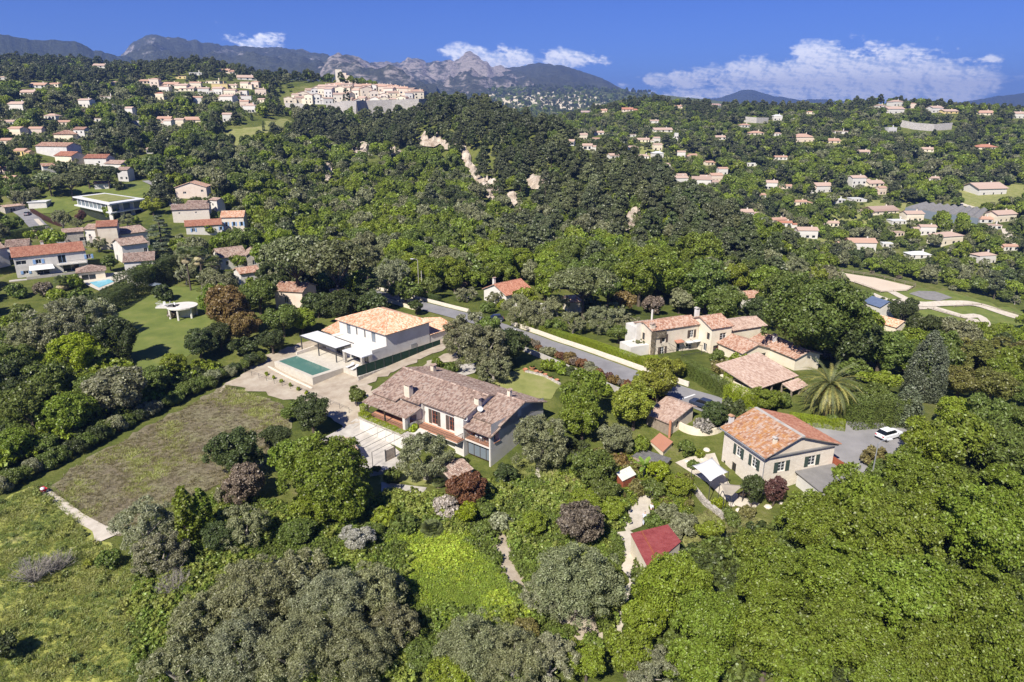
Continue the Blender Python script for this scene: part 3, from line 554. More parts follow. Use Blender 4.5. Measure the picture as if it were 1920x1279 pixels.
for lod, nv in (('big', 3), ('near', 3), ('mid', 3), ('far', 3)):
    n, s = LOD[lod]; kk = {'big': 135, 'near': 85, 'mid': 45, 'far': 24}[lod]
    for i in range(nv):
        reg('broad', lod, crown_broad(n, s, 10 + i, kk, cr=(.09, .19) if lod == 'big' else (.12, .24) if lod == 'near' else (.17, .30)), T_b(i))
        if i < 2: reg('olive', lod, crown_olive(int(n * 1.1), s * .62, 30 + i, {'big': 260, 'near': 160, 'mid': 80, 'far': 36}[lod]), T_o(i), 'pale_bark')
        if lod != 'big': reg('pine', lod, crown_pine(int(n * .9), s * .85, 50 + i, {'near': 60, 'mid': 44, 'far': 22}[lod]), T_p(i), 'bark', 'needle')
        if i < 2 and lod != 'big': reg('shrub', lod, crown_shrub(int(n * .45), s * 1.25, 70 + i), None)
        if i < 1 or lod == 'near': 
            if lod != 'big': reg('umbrella', lod, crown_umbrella(n, s * .8, 80 + i), tree_trunk(.9, .05, 1.5, i, .6, 8), 'bark', 'needle')
    if lod != 'big':
        reg('cypress', lod, crown_spindle(int(n * .8), s * 1.5, 90, 7.2), tree_trunk(.5, .12, .8, 1, .1, 2), 'bark', 'needle')
        reg('poplar', lod, crown_spindle(n, s * 1.5, 91, 6.0, 170, .16, .3, .6), tree_trunk(1, .08, 2, 1, .3, 4))
        reg('juniper', lod, crown_spindle(int(n * 1.6), s * 1.0, 92, 4.0, 260, .07, .2, .85), tree_trunk(.4, .1, .8, 1, .1, 2), 'bark', 'needle')
        reg('oval', lod, crown_broad(n, s, 93, 60, 1, 1.15, 1.25, lump=.1), T_b(3))
        reg('cedar', lod, crown_cedar(n, s * .8, 94), tree_trunk(2.2, .06, 2.2, 1, .2, 3), 'bark', 'needle')
reg('shrub', 'big', crown_shrub(9000, .062, 75, 40), None)
def reg_bare(seed):
    o = bare_twigs(seed).build('branches', MT['pale_bark']); m_ = o.data; bpy.data.objects.remove(o); return m_
PROTO['bare'] = {l: [(reg_bare(3), None), (reg_bare(4), None)] for l in ('near',)}
hedge_me = np_mesh('hedge_leaves', *crown_hedge(5200, .028, 5), MT['leaf']); vine_me = np_mesh('vine_leaves', *crown_hedge(1500, .06, 6), MT['leaf'])
NAME = dict(broad='broadleaf_tree', olive='olive_tree', umbrella='umbrella_pine', pine='pine_tree', cedar='cedar_tree', cypress='cypress_tree', poplar='poplar_tree', juniper='juniper_tree', shrub='shrub', oval='evergreen_tree', bare='bare_shrub')
CATN = {k: ('shrub' if k in ('shrub', 'bare') else 'tree') for k in NAME}
def lod_for(rpx, kind):
    l = 'big' if rpx > 60 else 'near' if rpx > 26 else 'mid' if rpx > 10 else 'far'
    p = PROTO[kind]
    return l if l in p else ('near' if l == 'big' or 'mid' not in p else 'mid')
TREES = []
def plant_at(kind, x, y, Rw, colour, label, group=None, rpx=None, zs=1.0, sink=0.0, seed=None):
    if rpx is None: rpx = px_of(x, y, H(x, y))[2]; rpx = FOC * Rw / rpx
    v = PROTO[kind][lod_for(rpx, kind)]; crown, trunk = v[random.randrange(len(v))]
    rz = random.random() * 6.283; c = COL[colour] if isinstance(colour, str) else colour
    j = [1 + random.uniform(-.035, .035) for _ in c]; c4 = (c[0] * j[0], c[1] * j[1], c[2] * j[2], 1)
    if trunk is None:
        o = bpy.data.objects.new(NAME[kind], crown); col.objects.link(o); o.location = (x, y, H(x, y) - sink); o.rotation_euler = (0, 0, rz); o.scale = (Rw, Rw, Rw * zs); o.color = c4
        tag(o, label, CATN[kind], group)
    else:
        o = thing(NAME[kind], label, CATN[kind], (x, y, H(x, y) - sink), rz, group); o.scale = (Rw, Rw, Rw * zs)
        t = bpy.data.objects.new('trunk', trunk); col.objects.link(t); t.parent = o
        k = bpy.data.objects.new('crown', crown); col.objects.link(k); k.parent = o; k.color = c4
    TREES.append((x, y, Rw)); return o
def plant(kind, u, v, rpx, colour, label, group=None, zs=1.0, hsink=0.0):
    """crown centre seen at (u, v) with apparent radius rpx: find the spot on the ground where such a tree stands"""
    Rw = 4.0; p = None
    for _ in range(6):
        p = ground_at(u, v, CZ[kind] * Rw * zs - hsink)
        if p is None: return None
        d = ray(u, v); q = px_of(p[0], p[1], p[2])[2]; Rw = rpx / FOC * q
    return plant_at(kind, p[0], p[1], Rw, colour, label, group, rpx, zs, hsink)

def leaf_block(name, a, b, w, h, colour, label=None, cat=None, parent=None, z=None, group=None, me=None, sink=.1):
    """clipped hedge or mass of leaves along a-b"""
    a = Vector(a[:2]); b = Vector(b[:2]); L = (b - a).length; n = max(1, round(L / max(w * .9, 1.3))); root = None
    root = thing(name, label, cat, (a.x, a.y, (H(a.x, a.y) if z is None else z)), math.atan2(b.y - a.y, b.x - a.x), group)
    for k in range(n):
        c = a.lerp(b, (k + .5) / n); o = bpy.data.objects.new('foliage', me or hedge_me); col.objects.link(o); o.parent = root
        zz = (H(c.x, c.y) if z is None else z) - root.location.z
        o.location = (L * (k + .5) / n, 0, zz - sink); o.scale = (L / n * 1.06, w, h); c0 = COL[colour]; o.color = (*c0, 1)
    return root

# ---- palms
def frond(mb_pts, mb, leaflets, base, az, el, L, droop, g, w=.5):
    pts = []; p = Vector(base); a = el
    n = 12
    for i in range(n + 1):
        pts.append(p.copy()); p = p + Vector((math.cos(az) * math.cos(a), math.sin(az) * math.cos(a), math.sin(a))) * L / n; a -= droop / n
    mb.tube(pts, [.045 * (1 - .8 * i / n) for i in range(n + 1)], 3, False)
    side = Vector((-math.sin(az), math.cos(az), 0))
    for i in range(1, n * 3):
        t = i / (n * 3); k = min(int(t * n), n - 1); q = pts[k].lerp(pts[k + 1], t * n - k); d = (pts[k + 1] - pts[k]).normalized(); lw = w * math.sin(math.pi * min(t * .9 + .12, 1)) ** .6
        for s in (-1, 1):
            e = q + (side * s * .8 + d * .55 + Vector((0, 0, .12 - .35 * g.random()))) * lw; up = d * .05
            leaflets.add([q - up, q + up, e + up * .3, e - up * .3], [(0, 1, 2, 3)])
def date_palm(name, x, y, trunk_h, L, label, cols=('palmgreen', 'palmyellow'), n=120, fruit=True, sc=1.0, tr=.38):
    g = np.random.default_rng(int(abs(x * 7 + y))); root = thing(name, label, 'palm tree', (x, y, H(x, y)))
    m_ = MB(); pts = [(0, 0, -.3)] + [(0, 0, trunk_h * k / 8) for k in range(9)]; m_.tube(pts, [tr * 1.2] + [tr * (1 + .12 * (k % 2)) for k in range(8)] + [tr * 1.3], 9); m_.build('trunk', MT['bark'], root)
    for k in range(2):
        mb = MB(); lf = MB()
        for i in range(n // 2):
            t = (i * 2 + k) / n; el = R(80 - 115 * t ** .8) if k == 0 else R(62 - 120 * t ** .75); az = i * 2.39996 + k * 1.2
            frond(None, lf, lf, (math.cos(az) * tr * .6, math.sin(az) * tr * .6, trunk_h + .15), az, el, L * g.uniform(.85, 1.05), R(60 + 35 * g.random()), g, .42 * sc)
        o = lf.build('fronds', MT['leaf'], root); o.color = (*COL2[cols[k]], 1)
    if fruit:
        fb = MB()
        for i in range(11):
            az = i * 2.4; c = Vector((math.cos(az) * .75, math.sin(az) * .75, trunk_h - .1 - .5 * g.random()))
            for j in range(26):
                e = c + Vector((math.cos(az) * .3 + g.normal() * .22, math.sin(az) * .3 + g.normal() * .22, -.45 + g.normal() * .25)); fb.tube([c, c.lerp(e, .6) + Vector((0, 0, .08)), e], [.03, .025, .03], 3, False)
        fb.build('fruit_cluster', MT['fruit_orange'], root)
    return root
COL2 = dict(palmgreen=(.19, .22, .09), palmyellow=(.36, .32, .10), fan=(.17, .20, .08), fandry=(.36, .30, .18), banana=(.22, .32, .05))
def fan_palm(name, x, y, hs, label, r=.9, n=26, group=None):
    g = np.random.default_rng(int(abs(x * 13 + y * 3))); root = thing(name, label, 'palm tree', (x, y, H(x, y)), 0, group)
    for k, (dx, dy, h) in enumerate(hs):
        m_ = MB(); m_.tube([(dx, dy, -.3), (dx * 1.1, dy, h * .5), (dx * 1.15, dy, h)], [.24, .2, .18], 7); m_.build('trunk', MT['bark'], root)
        for half, cc in ((0, 'fan'), (1, 'fandry')):
            lf = MB()
            for i in range(n if half == 0 else n // 2):
                az = i * 2.4 + k; el = R(g.uniform(-5, 75)) if half == 0 else R(g.uniform(-80, -35)); d = Vector((math.cos(az) * math.cos(el), math.sin(az) * math.cos(el), math.sin(el)))
                c = Vector((dx * 1.15, dy, h)) + d * r * .75; s = Vector((-math.sin(az), math.cos(az), 0)); u = s.cross(d)
                for j in range(-5, 6):
                    a = j * .26; e = c + (d * math.cos(a) + s * math.sin(a)) * r * .75 - Vector((0, 0, .12 * r)); q = (s * math.cos(a) - d * math.sin(a)) * .07 * r
                    lf.add([c, c.lerp(e, .6) - q, e, c.lerp(e, .6) + q + u * .03], [(0, 1, 2, 3)])
                lf.add([(dx * 1.15, dy, h), c + s * .02, c - s * .02], [(0, 1, 2)])
            o = lf.build('fronds', MT['leaf'], root); o.color = (*COL2[cc], 1)
    return root

# ---- stuff: many small or far plants carried by one object
LM = {}
def scatter_object(name, protos, P, label=None, cat=None):
    """P: list of (x,y,z,scale,zscale,proto index)"""
    if not len(P): return None
    c = bpy.data.collections.new(name + '_sources')
    for i, (me, colour) in enumerate(protos):
        o = bpy.data.objects.new('%s_%02d' % (name, i), me); c.objects.link(o); s_ = o.material_slots[0]; s_.link = 'OBJECT'; s_.material = LM.setdefault(tuple(colour), None) or LM.__setitem__(tuple(colour), leafmat('leaf_tint', const=tuple(colour))) or LM[tuple(colour)]
    P = np.array(P, dtype=float); me = bpy.data.meshes.new(name); me.vertices.add(len(P)); me.vertices.foreach_set('co', P[:, :3].astype(np.float32).ravel())
    a = me.attributes.new('size', 'FLOAT_VECTOR', 'POINT'); a.data.foreach_set('vector', np.stack([P[:, 3], P[:, 3], P[:, 3] * P[:, 4]], -1).astype(np.float32).ravel())
    a = me.attributes.new('turn', 'FLOAT_VECTOR', 'POINT'); rt = np.zeros((len(P), 3), np.float32); rt[:, 2] = rng.random(len(P)) * 6.283; a.data.foreach_set('vector', rt.ravel())
    a = me.attributes.new('which', 'INT', 'POINT'); a.data.foreach_set('value', P[:, 5].astype(np.int32))
    ng = bpy.data.node_groups.new(name, 'GeometryNodeTree'); ng.interface.new_socket('Geometry', in_out='INPUT', socket_type='NodeSocketGeometry'); ng.interface.new_socket('Geometry', in_out='OUTPUT', socket_type='NodeSocketGeometry')
    N = ng.nodes; Lk = ng.links; gi = N.new('NodeGroupInput'); go = N.new('NodeGroupOutput'); ip = N.new('GeometryNodeInstanceOnPoints'); ci = N.new('GeometryNodeCollectionInfo')
    ci.inputs['Collection'].default_value = c; ci.inputs['Separate Children'].default_value = True; ci.inputs['Reset Children'].default_value = True
    def attr(nm, ty):
        n = N.new('GeometryNodeInputNamedAttribute'); n.data_type = ty; n.inputs['Name'].default_value = nm; return n.outputs['Attribute']
    Lk.new(gi.outputs[0], ip.inputs['Points']); Lk.new(ci.outputs[0], ip.inputs['Instance']); ip.inputs['Pick Instance'].default_value = True
    Lk.new(attr('which', 'INT'), ip.inputs['Instance Index']); Lk.new(attr('size', 'FLOAT_VECTOR'), ip.inputs['Scale'])
    eu = N.new('FunctionNodeEulerToRotation'); Lk.new(attr('turn', 'FLOAT_VECTOR'), eu.inputs[0]); Lk.new(eu.outputs[0], ip.inputs['Rotation'])
    Lk.new(ip.outputs[0], go.inputs[0])
    o = link(name, me); md = o.modifiers.new('scatter', 'NODES'); md.node_group = ng; tag(o, label, cat, kind='stuff'); return o
# ---------------------------------------------------------------- building helpers
PROTECT = []                                         # what must stay visible / free: (u0,v0,u1,v1,depth) and (x,y,r)
FOOT = []
def face(mb, p, q, z0, prof, openings=(), depth=.18):
    """vertical wall from p to q (2D), outward normal on the right of p->q; prof: top profile [(s,z)..]; openings (s,z,w,h)"""
    p = Vector(p); q = Vector(q); L = (q - p).length; d = (q - p) / L; n = Vector((d.y, -d.x)); W = lambda s, z, k=0.0: (p.x + d.x * s - n.x * k, p.y + d.y * s - n.y * k, z)
    zr = min(z for s, z in prof); xs = sorted({0.0, L, *[max(0, o[0] - o[2] / 2) for o in openings], *[min(L, o[0] + o[2] / 2) for o in openings]}); zs = sorted({z0, zr, *[o[1] for o in openings], *[o[1] + o[3] for o in openings]})
    for i in range(len(xs) - 1):
        for j in range(len(zs) - 1):
            cx = (xs[i] + xs[i + 1]) / 2; cz = (zs[j] + zs[j + 1]) / 2
            if any(abs(cx - o[0]) < o[2] / 2 and o[1] < cz < o[1] + o[3] for o in openings): continue
            mb.quad(W(xs[i], zs[j]), W(xs[i + 1], zs[j]), W(xs[i + 1], zs[j + 1]), W(xs[i], zs[j + 1]))
    if any(z > zr + 1e-4 for s, z in prof):
        pts = [W(0, zr), W(L, zr)] + [W(s, z) for s, z in reversed(prof) if z > zr + 1e-4 or 0 < s < L]
        mb.add(pts, [tuple(range(len(pts)))])
    for s, z, w, h in [o[:4] for o in openings]:
        a, b = s - w / 2, s + w / 2
        mb.quad(W(a, z), W(b, z), W(b, z, depth), W(a, z, depth)); mb.quad(W(a, z + h, depth), W(b, z + h, depth), W(b, z + h), W(a, z + h))
        mb.quad(W(a, z), W(a, z, depth), W(a, z + h, depth), W(a, z + h)); mb.quad(W(b, z, depth), W(b, z), W(b, z + h), W(b, z + h, depth))
def window(root, p, q, s, z, w, h, style='plain', shutter=None, depth=.18, frame='white_paint', glassm='window_glass', open_sh=True, name='window'):
    p = Vector(p); q = Vector(q); L = (q - p).length; d = (q - p) / L; ang = math.atan2(d.y, d.x)
    loc = (p.x + d.x * s, p.y + d.y * s, z)
    fr = MB(); t = .07; y0, y1 = depth - .06, depth
    for bx in ((-w / 2, -w / 2 + t, 0, h), (w / 2 - t, w / 2, 0, h), (-w / 2 + t, w / 2 - t, 0, t), (-w / 2 + t, w / 2 - t, h - t, h)): fr.box(bx[0], bx[1], y0, y1, bx[2], bx[3])
    if w > .9: fr.box(-.04, .04, y0 - .01, y1 - .004, t, h - t)
    if style == 'bars' and h > 1.2:
        for k in (1, 2): fr.box(-w / 2 + t, w / 2 - t, y0 + .01, y1 - .01, h * k / 3 - .02, h * k / 3 + .02)
    o = fr.build(name, MT[frame], root); o.location = loc; o.rotation_euler = (0, 0, ang)
    g = MB().quad((-w / 2 + .02, depth - .02, .02), (w / 2 - .02, depth - .02, .02), (w / 2 - .02, depth - .02, h - .02), (-w / 2 + .02, depth - .02, h - .02)).build('pane', MT[glassm], o)
    if shutter:
        for sd in (-1, 1):
            sh = MB(); a = sd * (w / 2 + .03); b = a + sd * w / 2
            sh.box(min(a, b), max(a, b), -.07, -.02, -.03, h + .03)
            for k in range(int(h / .35)): sh.box(min(a, b) + .05, max(a, b) - .05, -.09, -.07, .06 + k * .35, .3 + k * .35)
            s_ = sh.build('shutter', MT[shutter], root); s_.location = loc; s_.rotation_euler = (0, 0, ang)
    return o
def slope(root, A, B, C, D, mat, name='roof', thick=.14, col_w=.25, row_h=.40, under='weathered_wood', tiles=True, verge=True):
    """one roof plane: A->B eave, D->C top (C==D for a hip triangle); slab plus barrel tiles"""
    A, B, C, D = map(Vector, (A, B, C, D)); u = (B - A).normalized(); mid = (C + D) / 2; v = (mid - A) - u * (mid - A).dot(u); v.normalize(); n = u.cross(v)
    if n.z < 0: n = -n
    pts = [A, B, C] if (C - D).length < 1e-3 else [A, B, C, D]
    if (pts[1] - pts[0]).cross(pts[2] - pts[1]).z < 0: pts = pts[::-1]
    o = MB().prism([p - n * thick for p in pts], n * (thick - .03)).build(name, MT[mat] if not tiles else MT[under], root)
    if not tiles: return o
    P2 = [((p - A).dot(u), (p - A).dot(v)) for p in (pts)]; W = max(x for x, y in P2); x0 = min(x for x, y in P2); Hh = max(y for x, y in P2)
    nc = max(2, round((W - x0) / col_w)); cw = (W - x0) / nc; nr = max(2, math.ceil(Hh / row_h)); rh = Hh / nr; vs = []; fs = []; rr = random.Random(int(A.x * 10 + B.y * 7))
    for i in range(nc):
        cx = x0 + (i + .5) * cw; jit = rr.uniform(-.02, .02)
        for j in range(nr):
            cy = (j + .5) * rh
            if not inpoly(cx, min(cy, Hh - .03), P2) : continue
            base = A + u * (cx + rr.uniform(-.012, .012)) + v * (j * rh - .03 + jit); top = base + v * (rh * 1.08); k = len(vs); hw = cw * .5
            lift = .075 + rr.uniform(-.01, .014); lo = .012
            for (pt, sc_, dz) in ((base, 1.0, .02), (top, .82, -.012)):
                vs += [pt - u * hw * sc_ + n * (lo + dz - .03), pt - u * hw * .5 * sc_ + n * (lift + dz), pt + u * hw * .5 * sc_ + n * (lift + dz), pt + u * hw * sc_ + n * (lo + dz - .03)]
            fs += [(k, k + 1, k + 5, k + 4), (k + 1, k + 2, k + 6, k + 5), (k + 2, k + 3, k + 7, k + 6), (k, k + 3, k + 2, k + 1)]
    m_ = MB(); m_.v = [tuple(p) for p in vs]; m_.f = fs; t = m_.build('roof_tiles', MT[mat], o); t['kind'] = 'stuff'
    return o
def ridge(root, A, B, mat, w=.16):
    A = Vector(A); B = Vector(B); L = (B - A).length; n = max(2, int(L / .4)); m_ = MB(); d = (B - A) / L
    for i in range(n):
        p = A + d * (L * i / n); q = A + d * (L * (i + 1) / n * 1.0); m_.tube([p, q], [w, w * .82], 6, False)
    o = m_.build('ridge_tiles', MT[mat], root); o['kind'] = 'stuff'; return o
def gable_house(root, x0, x1, y0, y1, z0, ze, zr, wall, tiles, ov=.35, along='x', win=None, near=True, yr=None, tile_cols=.25, row=.40, zb=None):
    """box house with its ridge along x (or y); win: dict face-> list of (s,z,w,h,style,shutter)"""
    win = win or {}; w_ = MB(); zb = ze if zb is None else zb
    C = [(x0, y0), (x1, y0), (x1, y1), (x0, y1)]; yr = (y0 + y1) / 2 if yr is None else yr; xm = (x0 + x1) / 2
    sides = {'f': (C[0], C[1]), 'r': (C[1], C[2]), 'b': (C[2], C[3]), 'l': (C[3], C[0])}
    for k, (p, q) in sides.items():
        L = math.dist(p, q)
        if along == 'x':
            if k == 'f': prof = [(0, ze), (L, ze)]
            elif k == 'b': prof = [(0, zb), (L, zb)]
            elif k == 'r': prof = [(0, ze), (yr - y0, zr), (L, zb)]
            else: prof = [(0, zb), (y1 - yr, zr), (L, ze)]
        else:
            prof = [(0, ze), (L, ze)] if k in 'rl' else [(0, ze), (L / 2, zr), (L, ze)]
        face(w_, p, q, z0, prof, [o[:4] for o in win.get(k, [])])
        for o in win.get(k, []): window(root, p, q, o[0], o[1], o[2], o[3], o[4] if len(o) > 4 else 'plain', o[5] if len(o) > 5 else None, frame=o[6] if len(o) > 6 else 'white_paint')
    w_.build('wall', MT[wall], root)
    if along == 'x':
        s1 = (zr - ze) / (yr - y0); s2 = (zr - zb) / (y1 - yr); up = .16
        slope(root, (x0 - ov, y0 - ov, ze - ov * s1 + up), (x1 + ov, y0 - ov, ze - ov * s1 + up), (x1 + ov, yr, zr + up), (x0 - ov, yr, zr + up), tiles, tiles=near, col_w=tile_cols, row_h=row)
        slope(root, (x1 + ov, y1 + ov, zb - ov * s2 + up), (x0 - ov, y1 + ov, zb - ov * s2 + up), (x0 - ov, yr, zr + up), (x1 + ov, yr, zr + up), tiles, tiles=near, col_w=tile_cols, row_h=row)
        if near: ridge(root, (x0 - ov, yr, zr + up), (x1 + ov, yr, zr + up), tiles)
    else:
        s1 = (zr - ze) / (xm - x0); up = .16
        slope(root, (x0 - ov, y1 + ov, ze - ov * s1 + up), (x0 - ov, y0 - ov, ze - ov * s1 + up), (xm, y0 - ov, zr + up), (xm, y1 + ov, zr + up), tiles, tiles=near, col_w=tile_cols, row_h=row)
        slope(root, (x1 + ov, y0 - ov, ze - ov * s1 + up), (x1 + ov, y1 + ov, ze - ov * s1 + up), (xm, y1 + ov, zr + up), (xm, y0 - ov, zr + up), tiles, tiles=near, col_w=tile_cols, row_h=row)
        if near: ridge(root, (xm, y0 - ov, zr + up), (xm, y1 + ov, zr + up), tiles)
def hip_roof(root, x0, x1, y0, y1, ze, zr, tiles, ov=.5, rl=None, near=True):
    x0 -= ov; x1 += ov; y0 -= ov; y1 += ov; W = y1 - y0; hl = W / 2 if rl is None else ((x1 - x0) - rl) / 2; ym = (y0 + y1) / 2; a = (x0 + hl, ym, zr); b = (x1 - hl, ym, zr)
    slope(root, (x0, y0, ze), (x1, y0, ze), b, a, tiles, tiles=near); slope(root, (x1, y0, ze), (x1, y1, ze), b, b, tiles, tiles=near)
    slope(root, (x1, y1, ze), (x0, y1, ze), a, b, tiles, tiles=near); slope(root, (x0, y1, ze), (x0, y0, ze), a, a, tiles, tiles=near)
    if near:
        for p, q in ((a, b), (a, (x0, y0, ze)), (a, (x0, y1, ze)), (b, (x1, y0, ze)), (b, (x1, y1, ze))):
            if math.dist(p, q) > .3: ridge(root, Vector(p) + Vector((0, 0, .03)), Vector(q) + Vector((0, 0, .03)), tiles, .13)
def chimney(root, x, y, z0, z1, w=.8, d=.8, wall='warm_plaster', cap='tiles_weathered', metal=False):
    m_ = MB().box(x - w / 2, x + w / 2, y - d / 2, y + d / 2, z0, z1)
    for sx in (-1, 1):
        for sy in (-1, 1): m_.box(x + sx * (w / 2 - .1) - .09, x + sx * (w / 2 - .1) + .09, y + sy * (d / 2 - .1) - .09, y + sy * (d / 2 - .1) + .09, z1, z1 + .28)
    o = m_.build('chimney', MT[wall], root)
    c = MB(); c.prism([(x - w / 2 - .14, y - d / 2 - .14, z1 + .28), (x + w / 2 + .14, y - d / 2 - .14, z1 + .28), (x, y - d / 2 - .14, z1 + .28 + w * .3)], (0, d + .28, 0)).build('chimney_cap', MT[cap], o); return o
def round_frame(m_, x, y, z, w, h): pass
def rail(root, pts, z, h=.95, name='railing', mat='cast_metal', step=.14, w=.025):
    m_ = MB()
    for a, b in zip(pts, pts[1:]):
        a = Vector((*a[:2], z)); b = Vector((*b[:2], z)); up = Vector((0, 0, h)); m_.bar(a + up, b + up, .05); m_.bar(a + up * .1, b + up * .1, .03); n = max(2, int((b - a).length / step))
        for k in range(n + 1): p = a.lerp(b, k / n); m_.bar(p, p + up, w)
    return m_.build(name, MT[mat], root)

E2 = lambda ang: (Vector((math.cos(R(ang)), math.sin(R(ang)))), Vector((-math.sin(R(ang)), math.cos(R(ang)))))
def protect(u0, v0, u1, v1, depth): PROTECT.append((u0, v0, u1, v1, depth))

# ---------------------------------------------------------------- A: large villa with balconies, centre of the picture
A = thing('country_house', 'long white country house with brown shutters, balconies and weathered tile roofs in the centre', 'house', (-7.39, 93.75, 0), R(-39))
bs = 'brown_shutter'; w_ = MB()
# main body: front wall b=.6
face(w_, (-8.9, .6), (0, .6), -1, [(0, 6.25), (8.9, 6.25)], [(2.2, 2.95, 1.25, 2.35), (6.0, 2.95, 1.25, 2.35), (4.0, .2, 1.6, 2.1)])
face(w_, (-13.2, .1), (-8.9, .1), -1, [(0, 6.25), (4.3, 6.25)]); face(w_, (-18.3, -.4), (-13.2, -.4), -1, [(0, 6.0), (5.1, 6.0)], [(1.0, 2.9, 1.0, 2.2), (3.3, 2.9, 1.5, 2.2)])
face(w_, (-13.2, -.4), (-13.2, .1), -1, [(0, 6.1), (.5, 6.1)]); face(w_, (-8.9, .1), (-8.9, .6), -1, [(0, 6.1), (.5, 6.1)])
face(w_, (0, .6), (0, 12.3), -1, [(0, 6.2), (5.0, 7.95), (11.7, 6.2)]); face(w_, (0, 12.3), (-18.3, 12.3), -1, [(0, 6.2), (18.3, 6.2)]); face(w_, (-18.3, 12.3), (-18.3, -.4), -1, [(0, 6.2), (6.7, 7.95), (12.7, 6.0)])
w_.build('wall', MT['white_plaster'], A)
for s in (2.2, 6.0): window(A, (-8.9, .6), (0, .6), s, 2.95, 1.25, 2.35, 'bars', bs, frame='rust', name='french_door')
window(A, (-8.9, .6), (0, .6), 4.0, .2, 1.6, 2.1, frame='dark_wood'); window(A, (-18.3, -.4), (-13.2, -.4), 1.0, 2.9, 1.0, 2.2, frame='dark_wood'); window(A, (-18.3, -.4), (-13.2, -.4), 3.3, 2.9, 1.5, 2.2, frame='dark_wood')
tw = 'tiles_weathered'; yr, zr = 5.6, 8.1
slope(A, (-9.0, -.05, 6.27), (.35, -.05, 6.27), (.35, yr, zr), (-9.0, yr, zr), tw); slope(A, (-13.4, -.55, 6.1), (-9.0, -.55, 6.1), (-9.0, yr, zr), (-13.4, yr, zr), tw)
slope(A, (-19.2, -1.55, 5.78), (-13.4, -1.55, 5.78), (-13.4, yr, zr), (-19.2, yr, zr), tw); slope(A, (.35, 12.9, 6.2), (-19.2, 12.9, 6.2), (-19.2, yr, zr), (.35, yr, zr), tw); ridge(A, (-19.2, yr, zr + .03), (.35, yr, zr + .03), tw)
MB().box(-8.9, .1, .18, .58, 5.98, 6.12).box(-8.9, .1, .38, .59, 5.8, 5.975).build('cornice', MT['white_plaster'], A)
cm = MB()
for k in range(40): cm.box(-8.85 + k * .225, -8.85 + k * .225 + .11, .2, .38, 5.86, 5.975)
cm.build('cornice_tiles', MT['tiles_weathered'], A)
# porch on the left
slope(A, (-19.3, -3.6, 4.75), (-8.9, -3.6, 4.75), (-8.6, -.4, 5.62), (-19.3, -.4, 5.62), tw)
MB().box(-18.6, -6.2, -4.9, .55, -1, 2.62).build('terrace_base', MT['white_plaster'], A)
MB().box(-18.7, -6.1, -5.1, -3.75, 2.55, 2.85).build('planter_wall', MT['stone_wall'], A)
MB().box(-18.4, -8.9, -3.7, -.42, 2.62, 2.72).box(-8.9, 0, -1.35, .55, 2.5, 2.7).build('terrace_floor', MT['terracotta_floor'], A)
MB().box(-8.9, 0, -1.35, -1.25, 2.35, 2.5).box(-8.9, 0, -1.30, .5, 2.40, 2.495).build('balcony_slab', MT['white_plaster'], A)
MB().box(-9.5, -8.95, -3.65, -3.1, 2.72, 4.75).build('pillar', MT['white_plaster'], A); MB().box(-18.55, -18.1, -3.65, -3.2, 2.72, 4.75).build('pillar', MT['white_plaster'], A)
MB().box(-13.95, -13.75, -3.6, -3.4, 2.72, 4.8).build('post', MT['dark_wood'], A); MB().box(-18.5, -9.0, -3.5, -3.35, 4.62, 4.82).build('beam', MT['dark_wood'], A)
mm = MB(); face(mm, (-9.05, -3.1), (-9.05, .1), 2.7, [(0, 4.8), (3.2, 5.55)], [(1.3, 3.5, 1.5, 1.2)]); mm.v = mm.v; mm.build('porch_side_wall', MT['white_plaster'], A)
rail(A, [(-8.85, -.2), (-8.85, -1.3), (-.1, -1.3), (-.1, .4)], 2.7); rail(A, [(-18.3, -3.72), (-9.5, -3.72)], 2.72)
MB().box(-17.2, -16.0, -2.4, -1.6, 3.42, 3.48).build('table_top', MT['dark_wood'], A)
vb = MB()
for k in range(9): pass
for k, (a0, a1, h) in enumerate([(-18.6, -16.6, 1.0), (-16.7, -14.6, .5), (-14.6, -12.4, .55), (-12.4, -10.3, .5), (-10.4, -8.4, .4)]):
    o = bpy.data.objects.new('planter_vine', vine_me); col.objects.link(o); o.parent = A; o.location = ((a0 + a1) / 2, -4.5, 2.6); o.scale = (a1 - a0, 1.1, h); o.color = (*COL['lime'], 1)
o = bpy.data.objects.new('planter_vine', vine_me); col.objects.link(o); o.parent = A; o.location = (-18.5, -3.9, 2.4); o.scale = (1.0, .9, 2.2); o.color = (*COL['lime'], 1)
# white pier and right block
MB().box(-1.9, .0, .05, .58, -1, 5.9).build('pier', MT['white_plaster'], A)
w2 = MB(); face(w2, (.02, 2.6), (5.3, 2.6), -1, [(0, 5.9), (5.28, 5.9)], [(2.6, 2.85, 3.0, 2.1)]); face(w2, (5.3, .3), (5.3, 13.2), -1, [(0, 4.9), (2.3, 5.9), (7.6, 7.55), (12.9, 5.9)], [(1.3, 3.4, 1.2, 1.5), (6.7, 5.6, .8, 1.0)]); face(w2, (5.3, 13.2), (.02, 13.2), -1, [(0, 5.9), (5.28, 5.9)])
face(w2, (5.02, 2.58), (5.02, .3), -1, [(0, 5.85), (2.28, 4.85)], [(1.0, 3.4, 1.2, 1.5)]); face(w2, (5.02, .3), (5.3, .3), -1, [(0, 4.8), (.28, 4.8)])
w2.build('wall', MT['grey_plaster'], A)  # shade on the gable side is put into the plaster colour
window(A, (5.3, .3), (5.3, 13.2), 6.7, 5.6, .8, 1.0, frame='dark_wood'); window(A, (.02, 2.6), (5.3, 2.6), 2.6, 2.85, 3.0, 2.1, frame='dark_wood', name='french_door')
MB().box(5.31, 5.42, .9, 2.3, 3.3, 3.4).build('sill', MT['terracotta_floor'], A)
